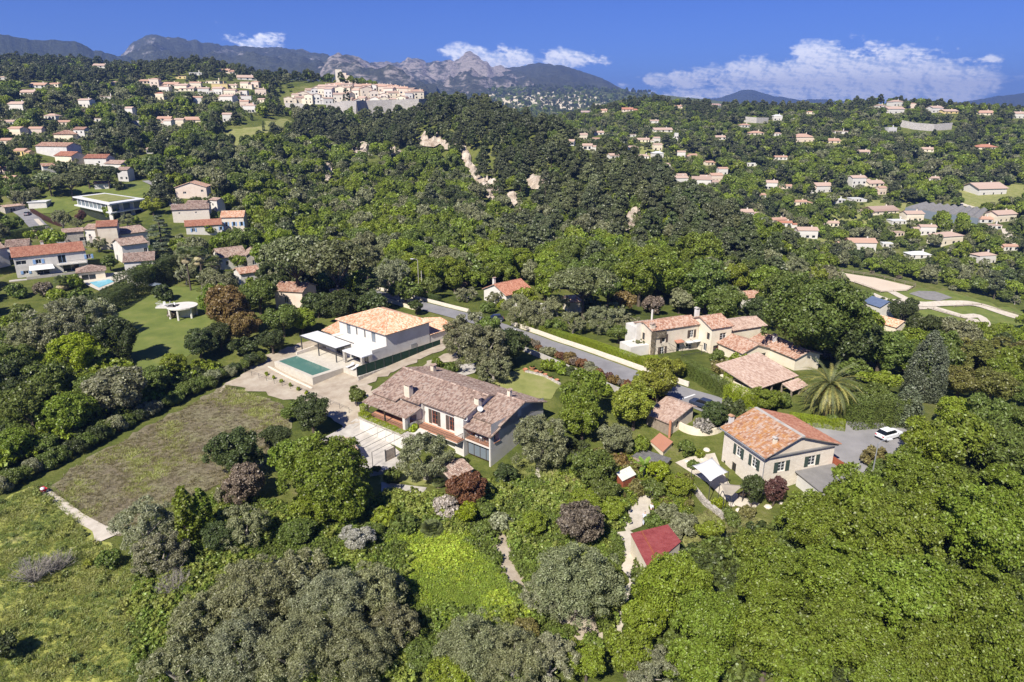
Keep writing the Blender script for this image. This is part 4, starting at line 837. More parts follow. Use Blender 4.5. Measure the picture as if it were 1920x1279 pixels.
slope(A, (.2, 1.95, 5.78), (5.7, 1.95, 5.78), (5.7, 7.9, 7.72), (.2, 7.9, 7.72), tw); slope(A, (5.7, 13.7, 5.8), (.2, 13.7, 5.8), (.2, 7.9, 7.72), (5.7, 7.9, 7.72), tw); ridge(A, (.2, 7.9, 7.75), (5.7, 7.9, 7.75), tw)
slope(A, (.05, -.15, 4.72), (5.6, -.15, 4.72), (5.6, 2.5, 5.55), (.05, 2.5, 5.55), tw)
MB().box(.02, 5.0, .3, 2.58, 2.45, 2.72).build('balcony_slab', MT['white_plaster'], A); MB().box(.04, 5.0, .35, 2.56, 2.72, 2.78).build('balcony_floor', MT['terracotta_floor'], A)
MB().box(5.04, 5.29, .12, .28, -.5, 4.75).build('pillar', MT['white_plaster'], A); MB().box(.02, 5.3, .1, .27, 4.5, 4.7).build('beam', MT['white_plaster'], A)
rail(A, [(.1, .36), (4.95, .36)], 2.75)
gd = MB()
for k in range(5): gd.box(.1 + k * 1.22, .18 + k * 1.22, .85, .93, 0, 2.44)
gd.box(.1, 5.0, .85, .93, 2.38, 2.44).box(.1, 5.0, .85, .93, 0, .08); gd.build('sliding_door', MT['dark_wood'], A)
for k in range(4): MB().quad((.18 + k * 1.22, .9, .08), (1.32 + k * 1.22, .9, .08), (1.32 + k * 1.22, .9, 2.38), (.18 + k * 1.22, .9, 2.38)).build('pane', MT['pale_glass'], A)
t = thing('balcony_table', 'white oval table on the tiled balcony above the glass doors', 'table', A.matrix_world @ Vector((0, 0, 0)))
def onA(a, b, z): e, n = E2(-39); return (-7.39 + e.x * a + n.x * b, 93.75 + e.y * a + n.y * b, z)
t.location = onA(2.6, 1.5, 2.79); t.rotation_euler = (0, 0, R(-39))
mt_ = MB().lathe([(0, .72), (.55, .72), (.55, .68), (0, .68)], 16); mt_.v = [(x * 1.5, y, z) for x, y, z in mt_.v]; mt_.build('table_top', MT['white_paint'], t); MB().bar((0, 0, 0), (0, 0, .68), .12).build('leg', MT['white_paint'], t)
for k, (dx, dy, rz) in enumerate([(-.9, -.5, .4), (.2, .8, 3.2), (1.15, -.1, 1.4), (.2, -.8, .1)]):
    c = thing('balcony_chair', ['white chair at the left end of the balcony table', 'white chair behind the balcony table', 'white chair at the right end of the balcony table', 'white chair in front of the balcony table'][k], 'chair', onA(2.6 + dx, 1.5 + dy * .6, 2.79), R(-39) + rz, 'chairs on the balcony')
    MB().box(-.22, .22, -.22, .22, .42, .46).build('seat', MT['white_paint'], c); MB().box(-.22, .22, -.24, -.2, .46, .9).build('backrest', MT['white_paint'], c)
    for sx in (-.2, .2):
        for sy in (-.2, .2): MB().bar((sx, sy, 0), (sx, sy, .42), .035).build('leg', MT['white_paint'], c)
chimney(A, -12.3, .4, 6.0, 8.15, 1.25, .85); chimney(A, -15.6, 9.3, 6.9, 8.1, .7, .7); chimney(A, .0, 3.4, 6.4, 8.2, .9, .7); chimney(A, 2.45, 8.1, 7.4, 8.6, .55, .55)
def dish(root_label, loc, az, r=.42):
    t = thing('satellite_dish', root_label, 'satellite dish', loc, az); m_ = MB().lathe([(0, 0), (r * .5, .03), (r * .85, .09), (r, .14)], 14); m_.v = [(x, -z, y) for x, y, z in m_.v]; m_.build('dish', MT['white_paint'], t)
    MB().bar((0, 0, 0), (0, -.35, -.3), .03).build('arm', MT['grey_metal'], t); MB().bar((0, .02, -.8), (0, .02, 0), .05).build('mast', MT['grey_metal'], t); return t
dish('white satellite dish beside the chimney above the balcony roof', onA(.95, 2.9, 7.1), R(-20), .5); dish('white satellite dish low at the end of the white front wall', onA(.1, .5, 6.05), R(-30), .42)
protect(675, 690, 1035, 885, 105)

# ---------------------------------------------------------------- B: new villa with pool
B = thing('modern_villa', 'new white villa with orange hip roof beside the green pool', 'house', (-24.74, 126.41, 0), R(-41))
w_ = MB(); sh = 'grey_shutter'
face(w_, (-15.9, .6), (-.5, .6), 2, [(0, 8.6), (15.4, 8.6)], [(3.2, 6.0, 1.3, 2.2), (5.9, 6.4, .5, 1.7), (8.6, 6.4, .5, 1.7), (11.4, 6.0, 1.3, 2.2)])
face(w_, (-.5, .6), (-.5, 12), 2, [(0, 8.6), (11.4, 8.6)]); face(w_, (-.5, 12), (-15.9, 12), 2, [(0, 8.6), (15.4, 8.6)]); face(w_, (-15.9, 12), (-15.9, .6), 2, [(0, 8.6), (11.4, 8.6)])
face(w_, (-14.5, -3), (-.5, -3), 2, [(0, 5.75), (14, 5.75)], [(3.5, 3, 3, 2.4), (8.5, 3, 3, 2.4), (12, 3, 1.6, 2.4)]); face(w_, (-.5, -3), (-.5, .6), 2, [(0, 5.75), (3.6, 5.75)]); face(w_, (-14.5, .6), (-14.5, -3), 2, [(0, 5.75), (3.6, 5.75)])
w_.build('wall', MT['white_plaster'], B)
for s, z, w, h in [(3.2, 6.0, 1.3, 2.2), (5.9, 6.4, .5, 1.7), (8.6, 6.4, .5, 1.7), (11.4, 6.0, 1.3, 2.2)]: window(B, (-15.9, .6), (-.5, .6), s, z, w, h, frame='grey_metal', glassm='pale_glass' if w > 1 else 'window_glass')
for s, w in [(3.5, 3), (8.5, 3), (12, 1.6)]: window(B, (-14.5, -3), (-.5, -3), s, 3, w, 2.4, frame='grey_metal', name='sliding_door')
MB().box(-14.5, -.5, -3, .58, 5.4, 5.55).box(-14.5, -.5, -3.002, -2.85, 5.552, 6.15).box(-.65, -.498, -2.85, .58, 5.552, 6.15).build('roof_terrace', MT['white_plaster'], B)
MB().box(-.49, -.42, 6.8, 8.3, 3.9, 4.9).build('wall_vent', MT['grey_metal'], B)
hip_roof(B, -15.9, -.5, .6, 12, 8.62, 11.0, 'tiles_new', .55, 3.0)
slope(B, (-.4, 20.0, 5.6), (-.4, 12.2, 5.6), (-5.5, 12.2, 6.7), (-5.5, 20, 6.7), 'tiles_new'); slope(B, (-10.6, 12.2, 5.6), (-10.6, 20, 5.6), (-5.5, 20, 6.7), (-5.5, 12.2, 6.7), 'tiles_new')
mg = MB(); face(mg, (-.6, 12.02), (-.6, 19.6), 2, [(0, 5.5), (7.6, 5.5)]); face(mg, (-.6, 19.6), (-10.2, 19.6), 2, [(0, 5.5), (4.8, 6.5), (9.6, 5.5)]); face(mg, (-10.2, 19.6), (-10.2, 12.02), 2, [(0, 5.5), (7.6, 5.5)]); mg.build('garage_wall', MT['white_plaster'], B)
slope(B, (-21, -.6, 5.4), (-16, -.6, 5.4), (-16, 4.5, 6.6), (-21, 4.5, 6.6), 'tiles_new'); mg = MB().box(-20.6, -16, -.2, 4.4, 2, 5.35); mg.build('side_wing', MT['white_plaster'], B)
MB().box(-16, -14.52, -3, .58, 2, 5.7).build('side_wing', MT['white_plaster'], B)
def onB(a, b, z): e, n = E2(-41); return (-24.74 + e.x * a + n.x * b, 126.41 + e.y * a + n.y * b, z)
pg = thing('pergola', 'large flat cream awning roof on dark posts beside the pool', 'pergola', onB(-13.4, -4.5, 0), R(-41))
MB().box(-6.2, 0, -2.1, 2.1, 5.9, 6.02).build('canopy', MT['canvas'], pg); MB().box(.03, 6.1, -1.9, 1.6, 5.9, 6.02).build('canopy', MT['canvas'], pg)
MB().box(-6.25, 6.15, -2.2, -2.1, 5.75, 6.04).box(-6.25, 6.15, 2.1, 2.2, 5.75, 6.04).box(-6.35, -6.25, -2.2, 2.2, 5.75, 6.04).box(6.15, 6.25, -2.2, 2.2, 5.75, 6.04).build('frame', MT['cast_metal'], pg)
for x in (-6.1, 0, 6.0):
    for y in (-2.0, 2.0): MB().box(x - .09, x + .09, y - .09, y + .09, 2.8, 5.9).build('post', MT['cast_metal'], pg)
pg = thing('pergola', 'small flat cream pergola roof on stone pillars in front of the new villa', 'pergola', onB(-3.3, -4.4, 0), R(-41))
MB().box(-3.1, 3.1, -1.3, 1.35, 5.4, 5.6).build('canopy', MT['canvas'], pg)
for x in (-2.8, 2.8): MB().box(x - .28, x + .28, -1.25, -.7, 2.7, 5.4).build('pillar', MT['stone_wall'], pg)
# pool terrace, basin
TB = thing('pool_terrace', 'pale tiled terrace around the new villa and pool', 'terrace', onB(0, 0, 0), R(-41))
tb = MB(); tb.box(-17.2, -4.0, -9.4, -3.05, .3, 3.0); tb.box(-4.0, 1.5, -7.4, -3.05, .3, 3.0); tb.box(-17.2, -16.9, -14.3, -9.4, .3, 3.0); tb.box(-16.9, -4.0, -14.3, -13.6, .3, 3.0); tb.box(-5.0, -4.0, -13.6, -9.4, .3, 3.0); tb.box(-16.9, -5.0, -13.6, -9.4, .3, 1.4); tb.build('paving', MT['pool_tile'], TB)
tag(MB().box(0, 11.84, 0, 4.16, 0, 1.22).build('pool_water', MT['green_water']), kind='structure').location = onB(-16.87, -13.58, 1.68); bpy.data.objects['pool_water'].rotation_euler = (0, 0, R(-41))
def lounger(a, b, rz, lab):
    t = thing('sun_lounger', lab, 'sun lounger', onB(a, b, 3.01), R(-41) + rz, 'loungers by the new villa'); MB().box(-.3, .3, -.9, .5, .28, .36).build('seat', MT['white_paint'], t)
    MB().prism([(-.3, .5, .3), (.3, .5, .3), (.3, 1.0, .65), (-.3, 1.0, .65)], (0, 0, .06)).build('backrest', MT['white_paint'], t)
    for sx in (-.27, .27):
        for sy in (-.8, .45): MB().bar((sx, sy, 0), (sx, sy, .28), .04).build('leg', MT['grey_metal'], t)
lounger(-1.6, -6.5, .3, 'white lounger nearest the dark green fence by the new villa'); lounger(-3.2, -6.4, .2, 'white lounger beside the stone pillar of the small pergola')
ot = thing('garden_table', 'small low white table on the villa terrace beside the loungers', 'table', onB(-.1, -6.2, 3.01), R(-41)); MB().box(-.5, .5, -.35, .35, .6, .66).build('table_top', MT['white_paint'], ot)
for sx in (-.45, .45): MB().bar((sx, 0, 0), (sx, 0, .6), .06).build('leg', MT['white_paint'], ot)
# green mesh fence and stone wall between villa and house
ff = thing('mesh_fence', 'dark green screened fence on a stone wall between the two gardens', 'fence', (0, 0, 0)); e0 = Vector(onB(1.6, -8.3, 0)[:2]); e1 = Vector(onB(1.6, 13.0, 0)[:2])
MB().prism([(e0.x, e0.y, 1.0), (e1.x, e1.y, 1.0), (e1.x + .22, e1.y - .22, 1.0), (e0.x + .22, e0.y - .22, 1.0)], (0, 0, 1.9)).build('base_wall', MT['stone_wall'], ff)
for k in range(10):
    a = e0.lerp(e1, k / 10); b = e0.lerp(e1, (k + 1) / 10); MB().bar((a.x, a.y, 2.9), (a.x, a.y, 4.9), .09).build('post', MT['cast_metal'], ff); MB().bar((a.x, a.y, 3.9), (b.x, b.y, 3.9), .04, 1.85).build('screen', MT['green_net'], ff)
protect(520, 578, 860, 735, 140)

# ---------------------------------------------------------------- F: stone house with the lichen roof on the right
Fh = thing('stone_house', 'pale stone house with orange lichened tile roof and dark green shutters on the right', 'house', (33.56, 80.98, 0), R(19))
x0, x1, y0, y1 = .5, 12.2, .45, 9.4; xm = 5.9; w_ = MB()
wf = [(2.9, 3.5, 1.25, 1.5), (8.0, 3.5, 1.25, 1.5)]; wl = [(2.0, 3.55, 1.1, 1.55), (5.4, 3.55, 1.1, 1.55), (8.3, .6, .5, .8), (6.1, .1, 1.0, 2.1)]
face(w_, (x0, y0), (x1, y0), -2, [(0, 6.35), (xm - x0, 8.5), (x1 - x0, 6.35)], wf); face(w_, (x1, y0), (x1, y1), -2, [(0, 6.35), (y1 - y0, 6.35)]); face(w_, (x1, y1), (x0, y1), -2, [(0, 6.35), (x1 - xm, 8.5), (x1 - x0, 6.35)]); face(w_, (x0, y1), (x0, y0), -2, [(0, 6.35), (y1 - y0, 6.35)], [(y1 - y0 - s, z, w, h) for s, z, w, h in wl])
w_.build('wall', MT['pale_stone_wall'], Fh)
for s, z, w, h in wf: window(Fh, (x0, y0), (x1, y0), s, z, w, h, 'bars', 'green_shutter')
for s, z, w, h in wl[:2]: window(Fh, (x0, y1), (x0, y0), y1 - y0 - s, z, w, h, 'bars', 'green_shutter')
window(Fh, (x0, y1), (x0, y0), y1 - y0 - 6.1, .1, 1.0, 2.1, frame='dark_wood', name='door'); window(Fh, (x0, y1), (x0, y0), y1 - y0 - 8.3, .6, .5, .8, frame='dark_wood')
# plaster gable panel above the string course
g_ = MB().prism([(x0 + .3, y0 - .12, 6.25), (x1 - .3, y0 - .12, 6.25), (xm, y0 - .12, 8.35)], (0, .11, 0)); g_.build('gable_panel', MT['warm_plaster'], Fh); MB().box(x0 - .25, x1 + .35, y0 - .35, y0 - .01, 6.05, 6.24).build('string_course', MT['roof_grey'], Fh)
slope(Fh, (.0, 9.9, 6.35), (.0, -.15, 6.35), (xm - .3, -.15, 8.62), (xm - .3, 9.9, 8.62), 'tiles_lichen'); slope(Fh, (12.7, -.15, 6.35), (12.7, 9.9, 6.35), (xm + .25, 9.9, 8.5), (xm + .25, -.15, 8.5), 'tiles_red')
MB().box(xm - .3, xm + .25, -.15, 9.9, 8.46, 8.70).build('ridge_mortar', MT['concrete'], Fh); MB().tube([(-.08, 9.9, 6.25), (-.08, -.15, 6.25)], .09, 6).tube([(-.05, -.1, 6.2), (.4, .38, 5.7), (.42, .38, -1)], .05, 6).build('gutter', MT['grey_metal'], Fh)
chimney(Fh, 2.6, 1.4, 7.0, 8.0, .45, .45, 'cream_plaster', 'concrete'); chimney(Fh, 1.6, 9.6, 6.6, 7.8, .6, .5, 'grey_plaster', 'tiles_lichen')
MB().box(6.0, 12.4, -4.2, .1, -1.5, 2.6).build('annex', MT['grey_plaster'], Fh); MB().prism([(5.8, -4.5, 2.55), (12.5, -4.5, 2.55), (12.5, .42, 3.0), (5.8, .42, 3.0)], (0, 0, .12)).build('annex_roof', MT['roof_grey'], Fh)
MB().box(12.4, 12.5, -2.5, 3, 2.2, 4.1).build('gate', MT['rust'], Fh)
protect(1355, 765, 1575, 900, 95)
# ---------------------------------------------------------------- mountains (true distance, outline from survey directions)
def mountain(name, prof, d0, d1, base, mats, rough=90, seed=1, steps=46, back=.5, gully=1.0):
    us = np.arange(prof[0][0], prof[-1][0] + 1, 3.0); vr = np.interp(us, [p[0] for p in prof], [p[1] for p in prof])
    dd = np.array([ray(u, v) for u, v in zip(us, vr)]); hd = np.sqrt(dd[:, 0] ** 2 + dd[:, 1] ** 2); zr = CAM_H + dd[:, 2] / hd * d1; zr = zr + fbm(us / 16, us * 0 + seed, 4, seed + 2) * rough * .13; ax = dd[:, 0] / hd; ay = dd[:, 1] / hd
    T = np.concatenate([np.linspace(0, 1, steps), np.linspace(1, 1 + back, 10)[1:]]); V = []
    for t in T:
        d = d0 + (d1 - d0) * t; x = ax * d; y = ay * d
        if t <= 1: z = base + (zr - base) * (t ** 1.25 * .55 + .45 * t); am = math.sin(math.pi * min(t, 1)) ** .6
        else: z = zr - (t - 1) / back * (zr - base) * .8; am = (t - 1) / back
        rg = 1 - 2 * np.abs(fbm(x / 520 + 9, y / 520, 5, seed)); z = z + (rg - .62) * rough * am * gully + fbm(x / 120, y / 120, 4, seed + 5) * rough * .35 * (am if t <= 1 else 0) + fbm(x / 45, y / 45, 3, seed + 8) * rough * .10 * min(1, t * 2)
        V.append(np.stack([x, y, z], -1))
    V = np.concatenate(V); n = len(us); m_ = len(T); F = (np.arange(m_ - 1)[:, None] * n + np.arange(n - 1)[None]).ravel()
    tag(link(name, np_mesh(name, V, np.stack([F, F + 1, F + n + 1, F + n], -1), mats, True)), kind='structure')
def rockmat(name, green, rock, amount, base=0.0):
    m, nt, out = nodes(name); co = objco(nt, (.004, .004, .004), pos=True); n1 = tex_noise(nt, 1.0, 10, .68, co, .6); n2 = tex_noise(nt, 4, 8, .7, objco(nt, (.006, .006, .02), pos=True)); n3 = tex_noise(nt, 14, 6, .75, co)
    g = nt.nodes.new('ShaderNodeNewGeometry'); sp = nt.nodes.new('ShaderNodeSeparateXYZ'); nt.links.new(g.outputs['Normal'], sp.inputs[0]); ps = nt.nodes.new('ShaderNodeSeparateXYZ'); nt.links.new(g.outputs['Position'], ps.inputs[0])
    steep = mth(nt, 'SUBTRACT', 1.0, sp.outputs[2]); hh = mth(nt, 'MULTIPLY', mth(nt, 'SUBTRACT', ps.outputs[2], base), .0009)
    f = mth(nt, 'ADD', mth(nt, 'MULTIPLY', n1, 1.1), mth(nt, 'ADD', mth(nt, 'MULTIPLY', n2, .8), mth(nt, 'ADD', mth(nt, 'MULTIPLY', steep, .7), hh)))
    f = mth(nt, 'MULTIPLY', mth(nt, 'SUBTRACT', f, amount), 7.0, True)
    gr = pick(nt, [tuple(x * .6 for x in green), green, tuple(x * 1.5 for x in green)], mth(nt, 'MULTIPLY', mth(nt, 'SUBTRACT', n3, .3), 2.5, True)); rk = pick(nt, [tuple(x * .6 for x in rock), rock, tuple(min(1, x * 1.25) for x in rock)], mth(nt, 'MULTIPLY', mth(nt, 'SUBTRACT', n2, .3), 2.5, True))
    finish(nt, out, mixc(nt, gr, rk, f), .95, mth(nt, 'ADD', n2, n3), .9, 25, .05); return m
MM = rockmat('mountain_scrub', (.085, .092, .062), (.36, .33, .31), 1.45)
MR = rockmat('mountain_rock', (.09, .096, .065), (.40, .35, .31), 1.20)
MN = rockmat('near_hill', (.075, .085, .055), (.40, .37, .33), 1.65)
mountain('mountain_left', [(-700, 90), (-300, 60), (-120, 66), (0, 65), (60, 74), (140, 77), (175, 92), (235, 107), (330, 128), (420, 150)], 1900, 3600, 100, MN, 70, 2)
mountain('mountain_plateau', [(150, 125), (225, 108), (250, 80), (275, 70), (300, 67), (345, 74), (400, 84), (460, 87), (520, 91), (560, 93), (600, 104), (640, 112), (690, 128), (760, 160), (820, 178)], 2500, 4700, 110, MM, 110, 5)
mountain('mountain_crag', [(560, 140), (600, 122), (630, 112), (655, 107), (675, 107), (692, 117), (720, 133), (750, 150), (800, 175)], 2300, 3800, 110, MR, 120, 11)
mountain('mountain_cliffs', [(640, 150), (690, 123), (715, 121), (750, 118), (780, 112), (805, 116), (840, 115), (860, 112), (872, 105), (890, 105), (903, 116), (920, 128), (955, 135), (1010, 160), (1060, 180)], 3000, 5200, 95, MR, 175, 17)
mountain('mountain_dome', [(860, 170), (905, 140), (935, 131), (975, 123), (1010, 119), (1050, 122), (1090, 133), (1130, 150), (1165, 170), (1195, 184), (1240, 200), (1300, 215)], 3100, 5400, 85, MM, 90, 23)
mountain('distant_hills', [(1150, 200), (1195, 181), (1225, 176), (1262, 183), (1300, 188), (1350, 184), (1372, 176), (1390, 169), (1412, 169), (1450, 179), (1500, 188), (1540, 186), (1570, 189), (1650, 196), (1780, 196), (1830, 188), (1870, 180), (1925, 175), (2050, 178), (2400, 190), (2900, 190)], 5200, 7600, 0, MN, 60, 31)
# snow far behind
snow = mottled('snow_rock', [(.35, .38, .42), (.8, .82, .85)], .002, pos=True)
mountain('snowy_mountains', [(1180, 196), (1215, 180), (1250, 177), (1275, 182), (1300, 178), (1330, 186), (1400, 190), (1440, 184), (1480, 190), (1520, 196), (1600, 200)], 8200, 9000, 100, snow, 40, 41, back=.12)

# ---------------------------------------------------------------- haze
def haze():
    m = bpy.data.materials.new('haze'); m.use_nodes = True; nt = m.node_tree; nt.nodes.clear(); out = nt.nodes.new('ShaderNodeOutputMaterial'); v = nt.nodes.new('ShaderNodeVolumePrincipled')
    v.inputs['Density'].default_value = HAZE; v.inputs['Color'].default_value = (.26, .44, 1.0, 1); v.inputs['Anisotropy'].default_value = .2; nt.links.new(v.outputs[0], out.inputs['Volume'])
    o = MB().box(-15500, 15500, -400, 11500, HZ0, HZ1).build('haze', m); tag(o, kind='stuff'); return o
HAZE = 1.25e-4
HZ0 = min(v.co.z for o in col.objects if o.type == 'MESH' and o.get('kind') == 'structure' for v in o.data.vertices) - 1; HZ1 = 30 + max(v.co.z for o in col.objects if o.type == 'MESH' and o.get('kind') == 'structure' for v in o.data.vertices); print('haze', HZ0, HZ1, max(abs(c[0]) for o in col.objects if o.type == 'MESH' for c in o.bound_box))
if HAZE: haze()
# ---------------------------------------------------------------- other houses of the near slope
bsh = 'brown_shutter'
D = thing('farmhouse', 'cream two storey farmhouse with pinkish tile roofs beside the road', 'house', (27.63, 127.57, 0), R(24))
gable_house(D, .2, 11.5, .3, 6.3, 2.5, 9.0, 9.9, 'warm_plaster', 'tiles_mixed', .3, win={'f': [(2.8, 6.3, .9, 1.6, 'plain', bsh), (9.6, 6.4, 1.0, 1.6, 'bars', bsh), (2.6, 3.7, 1.0, 1.7, 'bars', bsh), (6.5, 3.4, .9, 2.1, 'plain'), (9.1, 4.0, 1.5, 1.4, 'bars')], 'l': [(3.0, 6.3, .9, 1.5, 'plain', None, 'dark_wood')]})
gable_house(D, 11.6, 16.6, -3.6, 4.0, 2.5, 9.1, 10.5, 'cream_plaster', 'tiles_mixed', .3, win={'f': [(2.9, 6.4, 1.6, 1.5, 'bars'), (2.0, 3.5, 2.6, 2.0, 'bars', None, 'rust')], 'l': [(6.6, 6.6, .9, 1.4, 'plain', None, 'dark_wood'), (5.9, 4.0, 1.1, 1.6, 'plain')]})
gable_house(D, 16.65, 27.6, -1.6, 5.0, 2.5, 7.2, 8.2, 'cream_plaster', 'tiles_pink', .3)
gable_house(D, 13.4, 20.3, -10.6, -3.8, 2.0, 6.0, 7.2, 'cream_plaster', 'tiles_mixed', .35, along='y', win={'f': [(1.8, 3.6, 1.0, 1.9, 'plain', None, 'dark_wood'), (5.0, 3.4, 2.0, 1.9, 'plain', None, 'dark_wood')]})
gable_house(D, 20.4, 26.6, -17.0, -5.0, 1.5, 6.0, 7.0, 'cream_plaster', 'tiles_mixed', .35, along='y')
MB().box(-4.2, .1, 1.0, 5.0, 2.5, 6.0).build('side_wing', MT['white_plaster'], D); MB().box(-1.0, 4.4, 4.0, 8.0, 2.5, 8.7).box(-1.0, 4.4, 4.0, 4.2, 8.7, 9.6).build('roof_terrace', MT['white_plaster'], D)
chimney(D, .6, 1.0, 8.9, 10.0, .9, .7); chimney(D, 12.6, 2.6, 9.5, 11.4, .8, .7, 'white_plaster', 'concrete'); chimney(D, 22.4, -9.5, 6.7, 8.0, .7, .6, 'white_plaster'); MB().tube([(3.2, 5.0, 9.5), (3.2, 5.0, 11.8)], .2, 8).build('flue', MT['white_plaster'], D)
MB().prism([(5.6, -.75, 6.0), (7.4, -.75, 6.0), (7.4, .28, 6.25), (5.6, .28, 6.25)], (0, 0, .1)).build('door_canopy', MT['tiles_red'], D); MB().box(8.2, 11.5, -.7, .28, 5.6, 5.72).build('awning', MT['canvas'], D)
MB().box(5.0, 11.4, -3.2, .2, 2.8, 3.5).build('entrance_terrace', MT['pool_tile'], D); rail(D, [(5.1, -3.1), (11.3, -3.1)], 3.5, .9, step=.6)
pc = MB()
for k in range(6): pc.bar((.5 + k * 1.8, .2, 6.1), (.5 + k * 1.8, -3.2, 5.8), .05)
pc.bar((.3, -3.2, 5.8), (10, -3.2, 5.8), .05)
for k in (0.5, 5, 9.8): pc.bar((k, -3.2, 3), (k, -3.2, 5.8), .06)
pc.build('pergola_frame', MT['cast_metal'], D)
o = bpy.data.objects.new('climbing_vine', vine_me); col.objects.link(o); o.parent = D; o.location = (.45, .22, 3); o.scale = (.9, .3, 6); o.color = (*COL['brown'], 1)
o = bpy.data.objects.new('climbing_vine', vine_me); col.objects.link(o); o.parent = D; o.location = (1.8, .2, 7.4); o.scale = (3.0, .25, 1.3); o.color = (*COL['brown'], 1)
protect(1195, 580, 1550, 700, 130)

Bn = thing('barn', 'wide pink tiled barn roof standing behind the big date palm', 'barn', (40.02, 103.53, 0), R(34))
w_ = MB().box(2.0, 12.3, 6.2, 9.0, 1.5, 6.0); w_.box(2.0, 2.5, 1.4, 6.2, 1.5, 5.6); w_.build('wall', MT['cream_plaster'], Bn)
slope(Bn, (1.3, .9, 6.05), (13.0, .9, 6.05), (13.0, 9.6, 7.9), (1.3, 9.6, 7.9), 'tiles_pink'); slope(Bn, (8.2, -1.4, 5.0), (12.8, -1.4, 5.0), (12.8, .8, 5.7), (8.2, .8, 5.7), 'tiles_pink')
for k in (8.4, 10.6, 12.6): MB().box(k - .12, k + .12, -1.2, -.96, 1, 5.0).build('post', MT['weathered_wood'], Bn)
for k in (3, 6, 9, 12): MB().box(k - .12, k + .12, 1.1, 1.34, 1, 6.0).build('post', MT['weathered_wood'], Bn)
protect(1375, 665, 1515, 735, 120)

G = thing('outbuilding', 'small pinkish tiled outbuilding with slatted side wall below the road', 'shed', (24.68, 96.97, 0), R(40)); w_ = MB()
face(w_, (.25, .2), (6.2, .2), -1, [(0, 3.75), (5.1, 5.0), (5.95, 4.7)], [(1.9, 2.3, .7, 1.1)]); face(w_, (6.2, .2), (6.2, 4.7), -1, [(0, 4.7), (4.5, 4.7)]); face(w_, (6.2, 4.7), (.25, 4.7), -1, [(0, 4.7), (.85, 5.0), (5.95, 3.75)]); w_.build('wall', MT['warm_plaster'], G)
window(G, (.25, .2), (6.2, .2), 1.9, 2.3, .7, 1.1, frame='dark_wood')
for k in range(22): MB().box(.16, .24, .22 + k * .204, .22 + k * .204 + .18, .2, 3.72).build('plank', MT['weathered_wood'], G)
slope(G, (-.15, 5.1, 3.72), (-.15, -.15, 3.72), (5.35, -.15, 5.2), (5.35, 5.1, 5.2), 'tiles_pink'); slope(G, (6.7, -.15, 4.75), (6.7, 5.1, 4.75), (5.35, 5.1, 5.2), (5.35, -.15, 5.2), 'tiles_pink')
MB().tube([(-.1, -.15, .5), (-.1, -.15, 4.3)], .2, 8).build('chimney_pipe', MT['pot_clay'], G); protect(1200, 745, 1320, 835, 108)
rw = thing('curved_wall', 'curved pale planted wall beside the small outbuilding', 'wall', PZ(1322, 822, 1.0)[:2] + (0,)); m_ = MB()
for r0, r1 in ((4.2, 4.2),): m_.lathe([(3.9, -1), (3.9, 3.0), (4.3, 3.0), (4.3, -1)], 18, (0, 3.4, 0), R(185), R(350))
m_.build('wall_shell', MT['cream_plaster'], rw)
C = thing('cottage', 'white cottage with brown tile roof and pointed gable behind the road hedge', 'house', (-1.56, 161.61, 0), R(-48))
gable_house(C, -10.2, -1.6, 1.6, 10.2, 2.5, 6.8, 8.7, 'white_plaster', 'tiles_red', .4, along='y', tile_cols=.36); chimney(C, -9.0, 4.0, 6.8, 9.3, .6, .6, 'white_plaster'); protect(903, 518, 1003, 575, 170)
MB().box(-1.0, 8.0, 3.5, 9.5, 2.5, 4.3).build('side_wing', MT['white_plaster'], C)

def rot_px(a, b, z): A_ = Vector(PZ(*a, z)); B_ = Vector(PZ(*b, z)); d = B_ - A_; return A_, d.length, math.atan2(d.y, d.x)
gA, gL, ga = rot_px((599, 839), (656, 822), 2.9)
gs = thing('garage', 'low pink tiled garage beside the concrete driveway', 'garage', (gA.x, gA.y, 0), ga); gable_house(gs, .2, gL - .2, -2.6, 2.2, -1, 2.1, 2.75, 'stone_wall', 'tiles_pink', .3, yr=0.0, zb=2.1); protect(600, 822, 680, 858, 100)
gA, gL, ga = rot_px((826, 881), (870, 861), 2.7)
gs = thing('garden_shelter', 'small open shelter with weathered tile roof in front of the glass doors', 'shelter', (gA.x, gA.y, 0), ga)
slope(gs, (0, -2.1, 1.95), (gL, -2.1, 1.95), (gL, 0, 2.75), (0, 0, 2.75), 'tiles_weathered'); slope(gs, (gL, 1.9, 2.0), (0, 1.9, 2.0), (0, 0, 2.75), (gL, 0, 2.75), 'tiles_weathered')
for x in (.3, gL - .3):
    for y in (-1.8, 1.6): MB().box(x - .16, x + .16, y - .16, y + .16, -.5, 2.0).build('post', MT['white_plaster'], gs)
MB().box(.4, gL - .4, 1.2, 1.5, -.5, 1.9).build('wall', MT['cream_plaster'], gs); protect(818, 860, 890, 900, 96)
